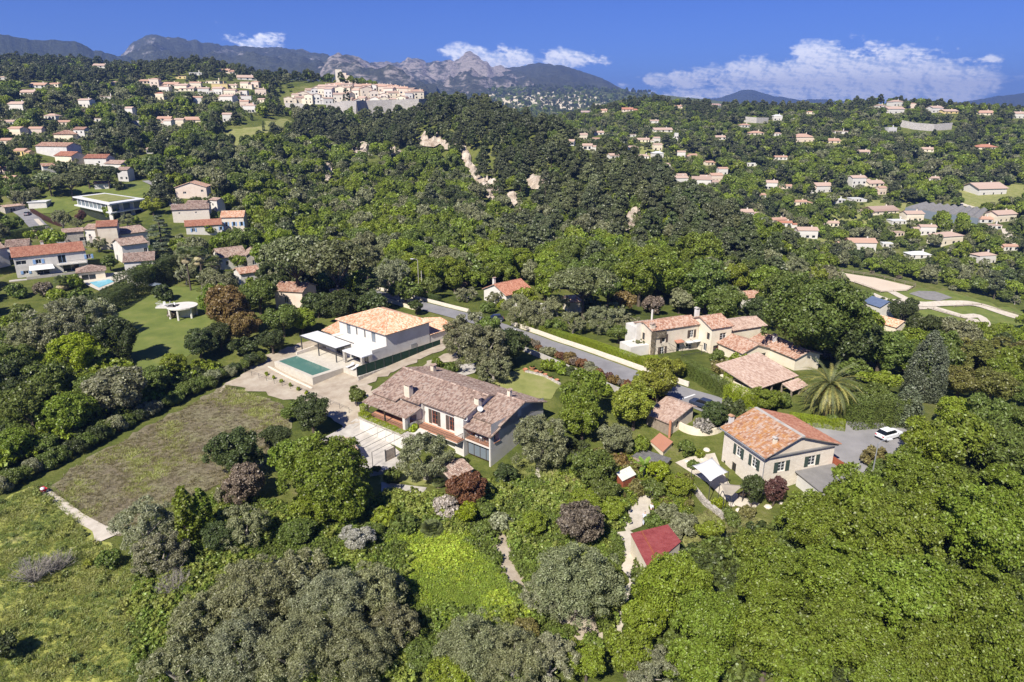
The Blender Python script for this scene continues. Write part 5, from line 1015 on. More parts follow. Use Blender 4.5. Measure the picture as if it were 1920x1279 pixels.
def sheet_roof(name, label, cat, px, z0, zs, mat, wall, wallh=2.2, thick=.06, inset=.25):
    P = [Vector(PZ(u, v, z0 + dz)) for (u, v), dz in zip(px, zs)]; c = sum(P, Vector()) / 4; t = thing(name, label, cat, (c.x, c.y, 0))
    if (P[1] - P[0]).cross(P[2] - P[1]).z < 0: P = P[::-1]
    L = [p - Vector((c.x, c.y, 0)) for p in P]; MB().prism(L, (0, 0, thick)).build('roof', MT[mat], t)
    if wall:
        for i in range(4):
            a = L[i] * 1; b = L[(i + 1) % 4] * 1; k = 1 - inset / max(1, (a.xy.length + b.xy.length) / 2); a2 = Vector((a.x * k, a.y * k, a.z)); b2 = Vector((b.x * k, b.y * k, b.z)); g = H(c.x, c.y) - .3
            d = (b2 - a2).xy.normalized() * .06; n = Vector((d.y, -d.x, 0)); MB().prism([(a2.x, a2.y, g), (b2.x, b2.y, g), (b2.x, b2.y, b2.z - .02), (a2.x, a2.y, a2.z - .02)], n).build('wall', MT[wall], t)
    return t, L
t, L = sheet_roof('shed', 'shed with dark red corrugated roof beside the dirt path', 'shed', [(1182, 1001), (1252, 984), (1277, 1016), (1216, 1068)], 2.5, (0, .25, .25, 0), 'red_sheet', 'cream_plaster'); protect(1182, 985, 1262, 1066, 80)
c0 = (L[0] + L[3]) / 2; c1 = (L[1] + L[2]) / 2; MB().bar(L[3].lerp(L[0], .08) + (c1 - c0) * .28 + Vector((0, 0, .09)), L[3].lerp(L[0], .92) + (c1 - c0) * .28 + Vector((0, 0, .09)), .18, .04).build('roof_batten', MT['rust'], t)
t, L = sheet_roof('hen_house', 'tiny brown wooden hut with white roof below the banana plant', 'hut', [(1155, 887), (1181, 874.5), (1193, 890), (1167, 903)], 2.0, (.25, .25, 0, 0), 'white_sheet', 'rust'); protect(1150, 873, 1195, 910, 90)
sheet_roof('shed', 'low shed with broken red tiles next to the slatted outbuilding', 'shed', [(1219, 828), (1237, 812), (1262, 829), (1243, 848)], 1.5, (0, .4, .4, 0), 'tiles_red', 'cream_plaster'); sheet_roof('shed', 'flat dark grey corrugated shed roof above the banana plant', 'shed', [(1184, 856), (1205, 842), (1259, 860), (1249, 872)], 1.4, (0, .1, .1, 0), 'grey_sheet', 'weathered_wood')
def sail(label, px, z, mat, poles=True):
    P = [Vector(PZ(u, v, z + dz)) for u, v, dz in px]; c = sum(P, Vector()) / len(P); t = thing('shade_sail', label, 'shade sail', (c.x, c.y, 0)); n = 8; vs = []; fs = []
    for i in range(n + 1):
        for j in range(n + 1):
            a, b = i / n, j / n; p = (P[0] * (1 - a) + P[1] * a) * (1 - b) + (P[3] * (1 - a) + P[2] * a) * b; ctr = 1 - .16 * (4 * a * (1 - a) if j in (0, n) or True else 0) * 0
            q = c.lerp(p, 1 - .10 * (abs(2 * b - 1) ** 2 * 4 * a * (1 - a) + abs(2 * a - 1) ** 2 * 4 * b * (1 - b))); vs.append((q.x - c.x, q.y - c.y, q.z - .5 * a * (1 - a) * b * (1 - b) * 4 * .8))
    for i in range(n):
        for j in range(n): k = i * (n + 1) + j; fs.append((k, k + 1, k + n + 2, k + n + 1))
    o = MB().add(vs, fs).build('canopy', MT[mat], t, True); s = o.modifiers.new('cloth', 'SOLIDIFY'); s.thickness = .03
    for p in P: MB().bar((p.x - c.x, p.y - c.y, H(p.x, p.y) - .2), (p.x - c.x, p.y - c.y, p.z + .1), .07).build('pole', MT['cast_metal'], t)
sail('white square shade sail on poles beside the stone house door', [(1298, 873, 0), (1335, 858, .6), (1366, 885, 0), (1332, 903, .3)], 3.0, 'canvas'); sail('beige shade sail drooping over the stone terrace', [(1350, 905, .3), (1395, 910, .2), (1372, 930, -.2), (1358, 927, 0)], 2.6, 'beige_canvas'); protect(1296, 858, 1400, 935, 88)

# ---------------------------------------------------------------- houses of the left slope: eave seen from px0 to px1
def eave_house(name, label, p0, p1, hw, W, zr, wall, tiles, win=None, near=True, hip=False, along='x', cat='house', ov=.35, roof='gable', yr=None, v_ext=0, tc=.28, extra_down=2.5):
    A_ = ground_at(*p0, up=hw); ze = A_[2] + hw; B_ = PZ(*p1, ze); L = math.dist(A_[:2], B_[:2]); ang = math.atan2(B_[1] - A_[1], B_[0] - A_[0])
    r = thing(name, label, cat, (A_[0], A_[1], A_[2]), ang)
    if roof == 'flat':
        w_ = MB()
        for k, (p, q) in {'f': ((0, 0), (L, 0)), 'r': ((L, 0), (L, W)), 'b': ((L, W), (0, W)), 'l': ((0, W), (0, 0))}.items():
            wn = (win or {}).get(k, []); face(w_, p, q, -extra_down, [(0, hw), (math.dist(p, q), hw)], [o[:4] for o in wn])
            for o in wn: window(r, p, q, o[0], o[1], o[2], o[3], o[4] if len(o) > 4 else 'plain', o[5] if len(o) > 5 else None)
        w_.build('wall', MT[wall], r); MB().box(-.3, L + .3, -.3, W + .3, hw, hw + .3).build('roof', MT[tiles], r)
    elif hip:
        w_ = MB()
        for k, (p, q) in {'f': ((0, 0), (L, 0)), 'r': ((L, 0), (L, W)), 'b': ((L, W), (0, W)), 'l': ((0, W), (0, 0))}.items():
            wn = (win or {}).get(k, []); face(w_, p, q, -extra_down, [(0, hw), (math.dist(p, q), hw)], [o[:4] for o in wn])
            for o in wn: window(r, p, q, o[0], o[1], o[2], o[3], o[4] if len(o) > 4 else 'plain', o[5] if len(o) > 5 else None)
        w_.build('wall', MT[wall], r); hip_roof(r, 0, L, 0, W, hw + .02, hw + zr, tiles, .4, near=near)
    else: gable_house(r, 0, L, 0, W, -extra_down, hw, hw + zr, wall, tiles, ov, along=along, win=win, near=near, tile_cols=tc, row=.45, yr=yr)
    q = px_of(A_[0], A_[1], A_[2])[2]; top = min(p0[1], p1[1]) - zr * FOC / q - 3; bot = max(p0[1], p1[1]) + hw * FOC / q * .95
    PROTECT.append((min(p0[0], p1[0]) - 2, top - W * FOC / q * .22, max(p0[0], p1[0]) + 2, bot, q)); FOOT.append((*[(A_[i] + B_[i]) / 2 - (math.sin(ang) * W / 2 if i == 0 else -math.cos(ang) * W / 2) for i in (0, 1)], max(L, W) * .62)); r['span'] = L; return r, L
bl = 'blue_shutter'
h1, L1 = eave_house('villa', 'long white house with reddish tile roof, blue shutters and awning at the left', (24, 483), (157, 470), 5.8, 8, 1.9, 'white_plaster', 'tiles_red', {'f': [(1.6, 3.6, 2.4, 1.1, 'plain'), (5.6, 3.4, 1.3, 1.2, 'bars', bl), (11.2, 2.9, 1.9, 2.3, 'plain', None, 'blue_shutter'), (17.8, 3.4, 1.1, 1.2, 'bars', bl), (2.2, .9, 1.2, .9, 'plain', bl), (6.2, .2, 3.0, 1.9, 'bars'), (13.0, .3, 4.0, 1.9, 'plain')]})
chimney(h1, 7.4, 4.4, 7.2, 8.6, .7, .6, 'white_plaster'); chimney(h1, 19.5, 4.5, 7.2, 8.6, .7, .6); MB().prism([(3.0, -2.2, 2.0), (9.0, -2.2, 2.0), (8.7, -.05, 2.9), (3.2, -.05, 2.9)], (0, 0, .05)).build('awning', MT['canvas'], h1)
MB().box(2, 20, -3.2, -2.9, -3.5, .6).box(-2, 24, -3.2, -.02, -3.5, -.1).build('terrace', MT['concrete'], h1); MB().box(9.8, 17, -1.6, -.02, 2.5, 2.7).build('balcony_slab', MT['white_plaster'], h1); rail(h1, [(9.9, -1.5), (16.9, -1.5)], 2.7, .9, step=.3)
eave_house('villa', 'white house with dark tile roof cut by the left edge behind the blue shuttered house', (-14, 468), (8, 465), 5.5, 7, 1.5, 'white_plaster', 'tiles_weathered', {'f': [(4, 2, 1, 1.2, 'plain')]}); eave_house('cottage', 'low weathered tile roof with white chimney behind the blue shuttered house', (11, 464), (53, 461), 3.5, 7, 1.4, 'grey_plaster', 'tiles_weathered')
eave_house('pool_house', 'low pool house with hipped brown roof beside the small blue pool', (145, 512), (196, 507), 2.7, 5.5, 1.3, 'cream_plaster', 'tiles_weathered', {'f': [(2.5, .3, 3.4, 1.7, 'plain', None, 'white_paint')]}, hip=True)
eave_house('house', 'tall white house with side gable beside the blue pool', (232, 492), (288, 488), 6.6, 8, 1.5, 'white_plaster', 'tiles_weathered', {'l': [(3, 3.6, .8, 1.3, 'plain'), (5.6, 3.4, .7, 1.2, 'plain')], 'f': [(2.0, 3.5, .7, 1.2), (4.6, 3.2, .8, 1.2)]})
eave_house('house', 'white stepped house with tile roof behind the tall white gable house', (228, 461), (276, 455), 5.6, 8, 1.4, 'white_plaster', 'tiles_weathered', {'f': [(1.6, 2.2, .9, 1.2), (6.5, 2.2, 1.0, 1.9)]})
eave_house('house', 'low stone house with pale tiles at the bend of the lane', (119, 437), (156, 434), 4.6, 7, .6, 'stone_wall', 'tiles_pink', {'f': [(5.2, 1.6, 2.4, 1.2)]}); eave_house('house', 'narrow white house with small tile roof in the cluster below the lane', (158, 430), (177, 430), 5.5, 6, 1, 'white_plaster', 'tiles_pink', {'f': [(1.4, 2.8, .7, 1.1)]})
eave_house('house', 'tall tan fronted house with reddish roof in the cluster below the lane', (181, 426), (218, 424), 7.2, 6.5, 1.3, 'warm_plaster', 'tiles_red', {'l': [(3, 4.5, .8, 1.3)]}); eave_house('house', 'low house with bright orange hip roof in the cluster below the lane', (192, 449), (228, 446), 3.0, 6, 1.6, 'cream_plaster', 'tiles_new', hip=True)
eave_house('farm_building', 'wide weathered roofed building in the cluster below the lane', (221, 441), (277, 434), 4.2, 12, 1.4, 'cream_plaster', 'tiles_weathered')
eave_house('house', 'white walled house with grey brown roof on the track left of the cypresses', (322, 394), (391, 391), 4.8, 7, 1.5, 'pale_stone_wall', 'tiles_weathered', {'f': [(2.5, 3.2, .6, .6), (8.4, 3.2, .6, .6)]}); eave_house('house', 'low house with salmon roof and blue shutters below its grey roofed neighbour', (348, 425), (415, 421), 2.9, 6.5, 1.6, 'white_plaster', 'tiles_red', {'f': [(2.5, .8, 1.0, 1.3, 'plain', bl), (8, .8, 1.0, 1.3, 'plain', bl), (12, .8, .8, 1.3, 'plain', bl)]})
eave_house('house', 'house with bright salmon roof and three blue shuttered windows', (414, 408), (456, 407), 5.2, 7, 1.8, 'pale_stone_wall', 'tiles_new', {'f': [(1.8, 1.8, .9, 1.6, 'plain', bl), (4.6, 1.8, .9, 1.6, 'plain', bl), (7.4, 1.8, .9, 1.6, 'plain', bl)]})
eave_house('house', 'low grey brown roof behind the white walled house on the track', (348, 384), (383, 384), 3.4, 6, 1.1, 'grey_plaster', 'tiles_weathered'); eave_house('house', 'broad pinkish house with front gable above the track', (328, 352), (386, 351), 4.6, 8, 2.0, 'pink_plaster', 'tiles_mixed', {'f': [(3.5, 2.0, 1.2, .9), (10.5, 2.6, 1, 1)]}, along='y'); eave_house('cottage', 'small white stone cottage with pale roof beside the round cypress', (393, 375), (406, 376), 3.6, 4, .6, 'white_plaster', 'tiles_pink', {'f': [(1.5, 1.3, .8, 1)]})
eave_house('house', 'white house with brown roof behind the fan palms', (412, 484), (462, 478), 3.6, 8, 2.0, 'white_plaster', 'tiles_weathered', {'f': [(2, 1.2, .9, 1.2)]}); eave_house('house', 'stone gabled house with grey shutter right of the fan palms', (462, 479), (487, 477), 4.4, 6, 1.2, 'stone_wall', 'tiles_weathered', {'f': [(2.0, 1.4, 1.0, 1.4, 'plain', None, 'grey_shutter')]}, along='y'); eave_house('house', 'low tile roof half hidden behind the rust coloured tree', (451, 514), (487, 509), 3.4, 6, 1.0, 'white_plaster', 'tiles_mixed')
eave_house('house', 'pinkish house seen under the two umbrella pines', (514, 545), (566, 548), 4.5, 7, 1.3, 'pink_plaster', 'tiles_mixed', {'f': [(3, 1.5, 1, 1.6)]}); eave_house('cottage', 'small tile roof among dark trees right of the umbrella pines', (622, 557), (650, 555), 3, 6, 1, 'cream_plaster', 'tiles_mixed')
eave_house('shelter', 'small orange tiled shelter under the round umbrella pine', (1066, 567), (1092, 565), 2.6, 4, 1.0, 'cream_plaster', 'tiles_new', roof='gable')
# flat modern villa
zz = ground_at(150, 398)[2]; mv = thing('modern_villa', 'long white flat roofed modern villa on the lawn at the left', 'house', (0, 0, 0)); q = [Vector(PZ(u, v, zz + 6.2)) for u, v in ((136, 369), (205, 383), (273, 373), (196, 362))]; c = sum(q, Vector()) / 4; mv.location = (c.x, c.y, zz)
def pr(pts, s, z0, z1): 
    L_ = [Vector(((p.x - c.x) * s, (p.y - c.y) * s, z0)) for p in pts]
    if (L_[1] - L_[0]).cross(L_[2] - L_[1]).z < 0: L_ = L_[::-1]
    return MB().prism(L_, (0, 0, z1 - z0))
pr(q, 1.0, 5.8, 6.3).build('roof', MT['white_paint'], mv); pr(q, .72, 6.3, 6.5).build('green_roof', MT['dry_lawn'], mv); pr(q, .86, 2.9, 5.8).build('upper_glazing', MT['pale_glass'], mv); pr(q, 1.0, 2.5, 2.95).build('deck', MT['white_paint'], mv); pr(q, .84, -2, 2.5).build('lower_wall', MT['window_glass'], mv)
L_ = [p - Vector((c.x, c.y, 0)) for p in q]
for k in range(9):
    p = L_[0].lerp(L_[1], k / 8) * .88; MB().box(p.x - .12, p.x + .12, p.y - .12, p.y + .12, 2.9, 5.8).build('post', MT['white_paint'], mv)
for k in (0, .33, .66, 1):
    p = L_[1].lerp(L_[2], k) * .9; MB().box(p.x - .7, p.x + .7, p.y - .3, p.y + .3, -1, 5.8).build('wall', MT['white_plaster'], mv)
PROTECT.append((134, 360, 275, 402, px_of(c.x, c.y, zz)[2])); FOOT.append((c.x, c.y, 14))
eave_house('garage', 'small white flat block beside the gate of the modern villa', (52, 380), (86, 379), 2.8, 6, 0, 'white_plaster', 'white_paint', roof='flat'); eave_house('gatehouse', 'low stone gatehouse with dark arches at the left end of the lane', (8, 389), (46, 385), 2.6, 4, .5, 'stone_wall', 'tiles_pink', {'f': [(3, 0, 2, 1.9), (8.4, 0, 1.6, 1.9)]})
# upper left individual houses (nearer ones)
eave_house('house', 'long house with shaded grey violet front wall and pink roof on the left slope', (66, 274), (124, 275), 3.6, 9, 1.6, 'grey_plaster', 'tiles_mixed'); eave_house('house', 'red tiled house partly behind trees below the long house with shaded grey front', (102, 292), (133, 293), 3.4, 8, 1.8, 'cream_plaster', 'tiles_red'); eave_house('house', 'low house with pale roof left of the stone pines', (80, 312), (103, 311), 3, 6, 1, 'grey_plaster', 'tiles_mixed')  # long house: grey plaster paints in the shade on its front wall
eave_house('house', 'two storey white house with red roof above the stone pines', (157, 297), (198, 297), 4.6, 8, 1.6, 'white_plaster', 'tiles_red', {'f': [(7.5, 2.2, .8, 1.1)]}); eave_house('house', 'white house with pale roof joined to the red roofed house above the pines', (196, 307), (226, 308), 3.4, 7, 1.4, 'white_plaster', 'tiles_pink'); eave_house('house', 'grey fronted house at the lower end of the row above the pines', (219, 319), (238, 319), 5.2, 6, 1.0, 'grey_plaster', 'tiles_pink', {'f': [(1.6, .8, 1.1, 1.2), (4, .8, .9, 1.2)]}); eave_house('cottage', 'low white cottage behind the stone pine trunks', (176, 345), (204, 344), 2.6, 6, .8, 'white_plaster', 'tiles_mixed')
eave_house('house', 'hip roofed pink tiled house high on the left slope', (100, 252), (136, 252), 3.0, 9, 2.2, 'cream_plaster', 'tiles_mixed', hip=True); eave_house('house', 'narrow white two storey house on the left slope', (137, 243), (157, 243), 5.6, 7, 1.2, 'white_plaster', 'tiles_mixed', {'f': [(1.8, 3.4, .9, 1.2), (4.6, 3.4, .9, 1.2), (3.3, .8, .9, 1.2)]})
# garden pavilion, pools, lawn terrace
pv = ground_at(345, 594); pav = thing('garden_pavilion', 'round white terrace pavilion on columns on the left lawn', 'pavilion', pv); MB().lathe([(0, 2.5), (3.4, 2.5), (3.4, 2.8), (0, 2.8)], 20).box(-5.6, -1, -1.6, 1.2, 2.5, 2.8).build('terrace_slab', MT['white_plaster'], pav)
for a in range(6): x, y = 2.9 * math.cos(a * 1.05 - .5), 2.9 * math.sin(a * 1.05 - .5) - 0; MB().tube([(x, y, -.5), (x, y, 2.5)], .28, 8).build('column', MT['white_plaster'], pav)
MB().box(-1.6, 2.2, -.6, 2.6, -.5, 2.5).build('wall', MT['white_plaster'], pav); rail(pav, [(-5.5, 1.1), (-5.5, -1.5), (-1.5, -1.5)], 2.8, .9, mat='white_paint', step=.4)
for k, (x, y, a) in enumerate([(-4, -.4, .3), (-2.6, .2, 1.8), (-1.2, -.6, 2.6)]):
    ch = thing('terrace_chair', ['leftmost white chair on the pavilion terrace', 'middle white chair on the pavilion terrace', 'white chair nearest the round part of the pavilion terrace'][k], 'chair', (pv[0] + x, pv[1] + y, pv[2] + 2.8), a, 'white chairs on the pavilion terrace'); MB().box(-.28, .28, -.28, .28, .35, .45).build('seat', MT['white_paint'], ch); MB().box(-.28, .28, .22, .3, .45, 1.0).build('backrest', MT['white_paint'], ch)
    for s in (-.22, .22): MB().bar((s, 0, 0), (s, 0, .35), .05).build('leg', MT['white_paint'], ch)
PROTECT.append((308, 560, 372, 600, 160)); FOOT.append((pv[0], pv[1], 4))
drape('pool_paving', [(140, 520), (235, 512), (240, 522), (186, 548), (165, 538)], MT['pool_tile'], .45, 2); drape('pool_water', [(168, 533), (205, 527), (215, 531), (186, 543)], MT['blue_water'], .52, 2)
eave_house('cottage', 'small white house with blue grey roof edge beyond the big green oak', (1395, 560), (1436, 556), 3.2, 7, 1.0, 'white_plaster', 'tiles_mixed'); eave_house('barn', 'barn with slate blue sheet roof beside the riding ground paths', (1620, 566), (1650, 576), 2.6, 7, 1.8, 'white_plaster', 'slate_blue', near=False); eave_house('house', 'long terracotta roof below the riding ground lawns', (1640, 603), (1680, 614), 2.8, 7, 1.5, 'cream_plaster', 'tiles_new')

# ---------------------------------------------------------------- hilltop village
W0 = [PY(534, 193, 648), PY(564, 194, 640), PY(580, 203, 622)], [PY(612, 196, 640), PY(645, 189, 636), PY(668, 189, 612), PY(686, 188.5, 632), PY(735, 187, 640), PY(785, 185.5, 642), PY(800, 185, 655)]
for i, P in enumerate(W0):
    rp = thing('rampart', ['short rampart bastion at the left end of the hilltop village', 'long pale stone rampart wall below the hilltop village'][i], 'wall', P[0][:2] + (0,)); m_ = MB()
    for a, b in zip(P, P[1:]):
        a = Vector(a) - Vector((P[0][0], P[0][1], 0)); b = Vector(b) - Vector((P[0][0], P[0][1], 0)); n = Vector((b.y - a.y, a.x - b.x, 0)).normalized() * 1.6
        m_.add([a, b, (b.x, b.y + 3, b.z), (a.x, a.y + 3, a.z), (a.x + n.x, a.y + n.y, a.z - 22), (b.x + n.x, b.y + n.y, b.z - 22), (b.x, b.y + 3, b.z - 22), (a.x, a.y + 3, a.z - 22)], [(0, 1, 2, 3), (4, 5, 1, 0), (5, 6, 2, 1), (7, 4, 0, 3), (6, 7, 3, 2)])
    m_.build('wall', MT['rampart_stone'], rp)
PROTECT.append((530, 155, 800, 199, 630)); FOOT += [(PY(u, 180, 690)[0], 690 + dy, 25) for u in (570, 620, 670, 720, 770) for dy in (-10, 40)]
tiny_win = MB().box(-.5, .5, -.06, .06, 0, 1.4).build('w', MT['window_glass']); TW_ME = tiny_win.data; bpy.data.objects.remove(tiny_win)
HM = {}
def far_shape(kind, hw, zr, tiles, wall, near=False):
    """unit-plan house meshes shared between alike houses"""
    key = (kind, hw, zr, tiles, wall)
    if key in HM: return HM[key]
    w_ = MB()
    if kind == 'gy': prof = {'f': [(0, hw), (.5, hw + zr), (1, hw)], 'b': [(0, hw), (.5, hw + zr), (1, hw)], 'r': [(0, hw), (1, hw)], 'l': [(0, hw), (1, hw)]}
    elif kind == 'g': prof = {'f': [(0, hw), (1, hw)], 'b': [(0, hw), (1, hw)], 'r': [(0, hw), (.5, hw + zr), (1, hw)], 'l': [(0, hw), (.5, hw + zr), (1, hw)]}
    else: prof = {k: [(0, hw), (1, hw)] for k in 'frbl'}
    for k, (p, q_) in {'f': ((-.5, -.5), (.5, -.5)), 'r': ((.5, -.5), (.5, .5)), 'b': ((.5, .5), (-.5, .5)), 'l': ((-.5, .5), (-.5, -.5))}.items(): face(w_, p, q_, -4, prof[k])
    a = w_.build('wall', MT[wall]); am = a.data; bpy.data.objects.remove(a); r = MB(); e = .54
    if kind == 'g':
        for s in (-1, 1): r.prism([(-e, s * e, hw - .08 * zr), (e, s * e, hw - .08 * zr), (e, 0, hw + zr), (-e, 0, hw + zr)][::(1 if s < 0 else -1)], (0, 0, .25))
    elif kind == 'gy':
        for s in (-1, 1): r.prism([(s * e, -e, hw - .08 * zr), (s * e, e, hw - .08 * zr), (0, e, hw + zr), (0, -e, hw + zr)][::(-1 if s < 0 else 1)], (0, 0, .25))
    elif kind == 'h':
        r.add([(-e, -e, hw), (e, -e, hw), (e, e, hw), (-e, e, hw), (-.18, 0, hw + zr), (.18, 0, hw + zr)], [(0, 1, 5, 4), (1, 2, 5), (2, 3, 4, 5), (3, 0, 4), (3, 2, 1, 0)])
    else: r.box(-.52, .52, -.52, .52, hw, hw + .35)
    b = r.build('roof', MT[tiles]); bm_ = b.data; bpy.data.objects.remove(b); HM[key] = (am, bm_); return HM[key]
def far_house(x, y, z, L, W, rz, hw, kind, wall, tiles, label, group=None, zr=None, nwin=3, name='house', cat='house'):
    zr = zr or round(min(W, L) * .2 * 2) / 2; am, bm_ = far_shape(kind, hw, zr, tiles, wall); r = thing(name, label, cat, (x, y, z), rz, group)
    for nm, me in (('wall', am), ('roof', bm_)): o = bpy.data.objects.new(nm, me); col.objects.link(o); o.parent = r; o.scale = (L, W, 1)
    if random.random() < .55 and kind != 'h':
        sd = random.choice((-1, 1)); k = random.uniform(.55, .75)
        for nm, me in (('side_wing', am), ('wing_roof', bm_)): o = bpy.data.objects.new(nm, me); col.objects.link(o); o.parent = r; o.scale = (L * .45, W * .8, k); o.location = (sd * L * .68, -W * .06, 0)
    if L > 9: MB().box(L * .22, L * .22 + .7, -.3, .4, hw, hw + zr + 1.1).build('chimney', MT[wall], r)
    st = max(1, int(hw / 2.7)); 
    for s in range(st):
        for k in range(nwin):
            o = bpy.data.objects.new('window', TW_ME); col.objects.link(o); o.parent = r; o.location = (L * ((k + .5 + random.uniform(-.15, .15)) / nwin - .5), -W / 2 - .02, .7 + s * 2.8); o.scale = (random.choice([.9, 1.2, 1.8]), 1, 1)
    return r
walls = ['cream_plaster', 'warm_plaster', 'pale_stone_wall', 'grey_plaster', 'white_plaster', 'pink_plaster']; tl = ['tiles_pink', 'tiles_mixed', 'tiles_weathered', 'tiles_pink']
WN = dict(cream_plaster='cream', warm_plaster='tan', pale_stone_wall='pale stone', grey_plaster='grey', white_plaster='white', pink_plaster='pinkish', yellow_plaster='yellow')
TN = dict(tiles_pink='pinkish tile roof', tiles_mixed='mottled tile roof', tiles_weathered='brown tile roof', tiles_red='red tile roof', tiles_new='orange tile roof', white_paint='flat white roof', roof_grey='flat grey roof')
rv = random.Random(4)
for row in range(9):
    y = 668 + row * 15; n = 15 - (row // 3) * 2; spread = [(537, 797), (545, 795), (553, 790), (562, 780), (572, 768), (585, 755), (598, 745), (612, 735), (620, 700)][row]
    for k in range(n):
        u = spread[0] + (spread[1] - spread[0]) * (k + .5 + rv.uniform(-.25, .25)) / n; x = PY(u, 180, y)[0]; yy = y + rv.uniform(-4, 4); L = rv.uniform(6.5, 10.5); hw = rv.choice([6, 7.5, 9, 10.5]) if row > 0 else rv.choice([4.5, 6, 7.5]); wl = rv.choice(walls[:5] + walls[:3]); tt = rv.choice(tl); side = 'left' if u < 620 else 'middle' if u < 710 else 'right'
        vv = lambda zt: px_of(x, yy, zt)[1]; zb = H(x, yy); tgt = np.interp(u, [540, 570, 600, 625, 690, 735, 745, 795], [178, 168, 158, 153, 155, 156, 160, 163]) + 2   # village roofline
        while vv(zb + hw + 1.5) < tgt: zb -= .5
        where = ['just above the ramparts', 'in the front rows', 'in the second rows', 'halfway up', 'halfway up', 'in the upper middle', 'near the tower', 'near the tower', 'at the top'][row]
        lb = '%s village house, %s, %s, %s part' % (WN[wl], TN[tt], where, side)
        far_house(x, yy, zb, L, rv.uniform(6, 9), rv.uniform(-.5, .5), hw, rv.choice(['g', 'gy', 'g']), wl, tt, lb, 'houses of the hilltop village: ' + lb[:60], zr=rv.choice([1, 1.5]), nwin=2)
tp = PY(634.5, 130, 778); TWR = thing('bell_tower', 'tall square pale tower rising over the hilltop village', 'tower', (tp[0], tp[1], tp[2] - 24), .15); w_ = MB(); hh = 24; a = 3.3
for p, q_ in (((-a, -a), (a, -a)), ((a, -a), (a, a)), ((a, a), (-a, a)), ((-a, a), (-a, -a))): face(w_, p, q_, -6, [(0, hh), (2 * a, hh)], [(a, hh - 7, 1.6, 3.6)], .9)
w_.box(-a, a, -a, a, hh - .6, hh - .01); w_.build('wall', MT['pale_stone_wall'], TWR); MB().box(-a + 1, a - 1, -a + 1.2, a - 1.2, hh - 8, hh - 3).build('belfry_core', MT['dark_wood'], TWR)
kp = PY(650, 137, 772); K = thing('old_keep', 'ruined stone keep with stepped top right of the village tower', 'tower', (kp[0], kp[1], kp[2] - 20)); MB().box(-3.8, .2, -4, 4, -5, 20).box(.2, 3.5, -4, 4, -5, 17.5).box(3.5, 6.5, -4, 4, -5, 15).box(6.5, 11, -4, 4, -5, 12).build('wall', MT['pink_plaster'], K)
for p in ((-2, 12), (1.8, 10)): MB().box(p[0] - .5, p[0] + .5, -4.06, -3.9, p[1], p[1] + 2).build('window', MT['window_glass'], K)
PROTECT.append((625, 128, 668, 160, 700))

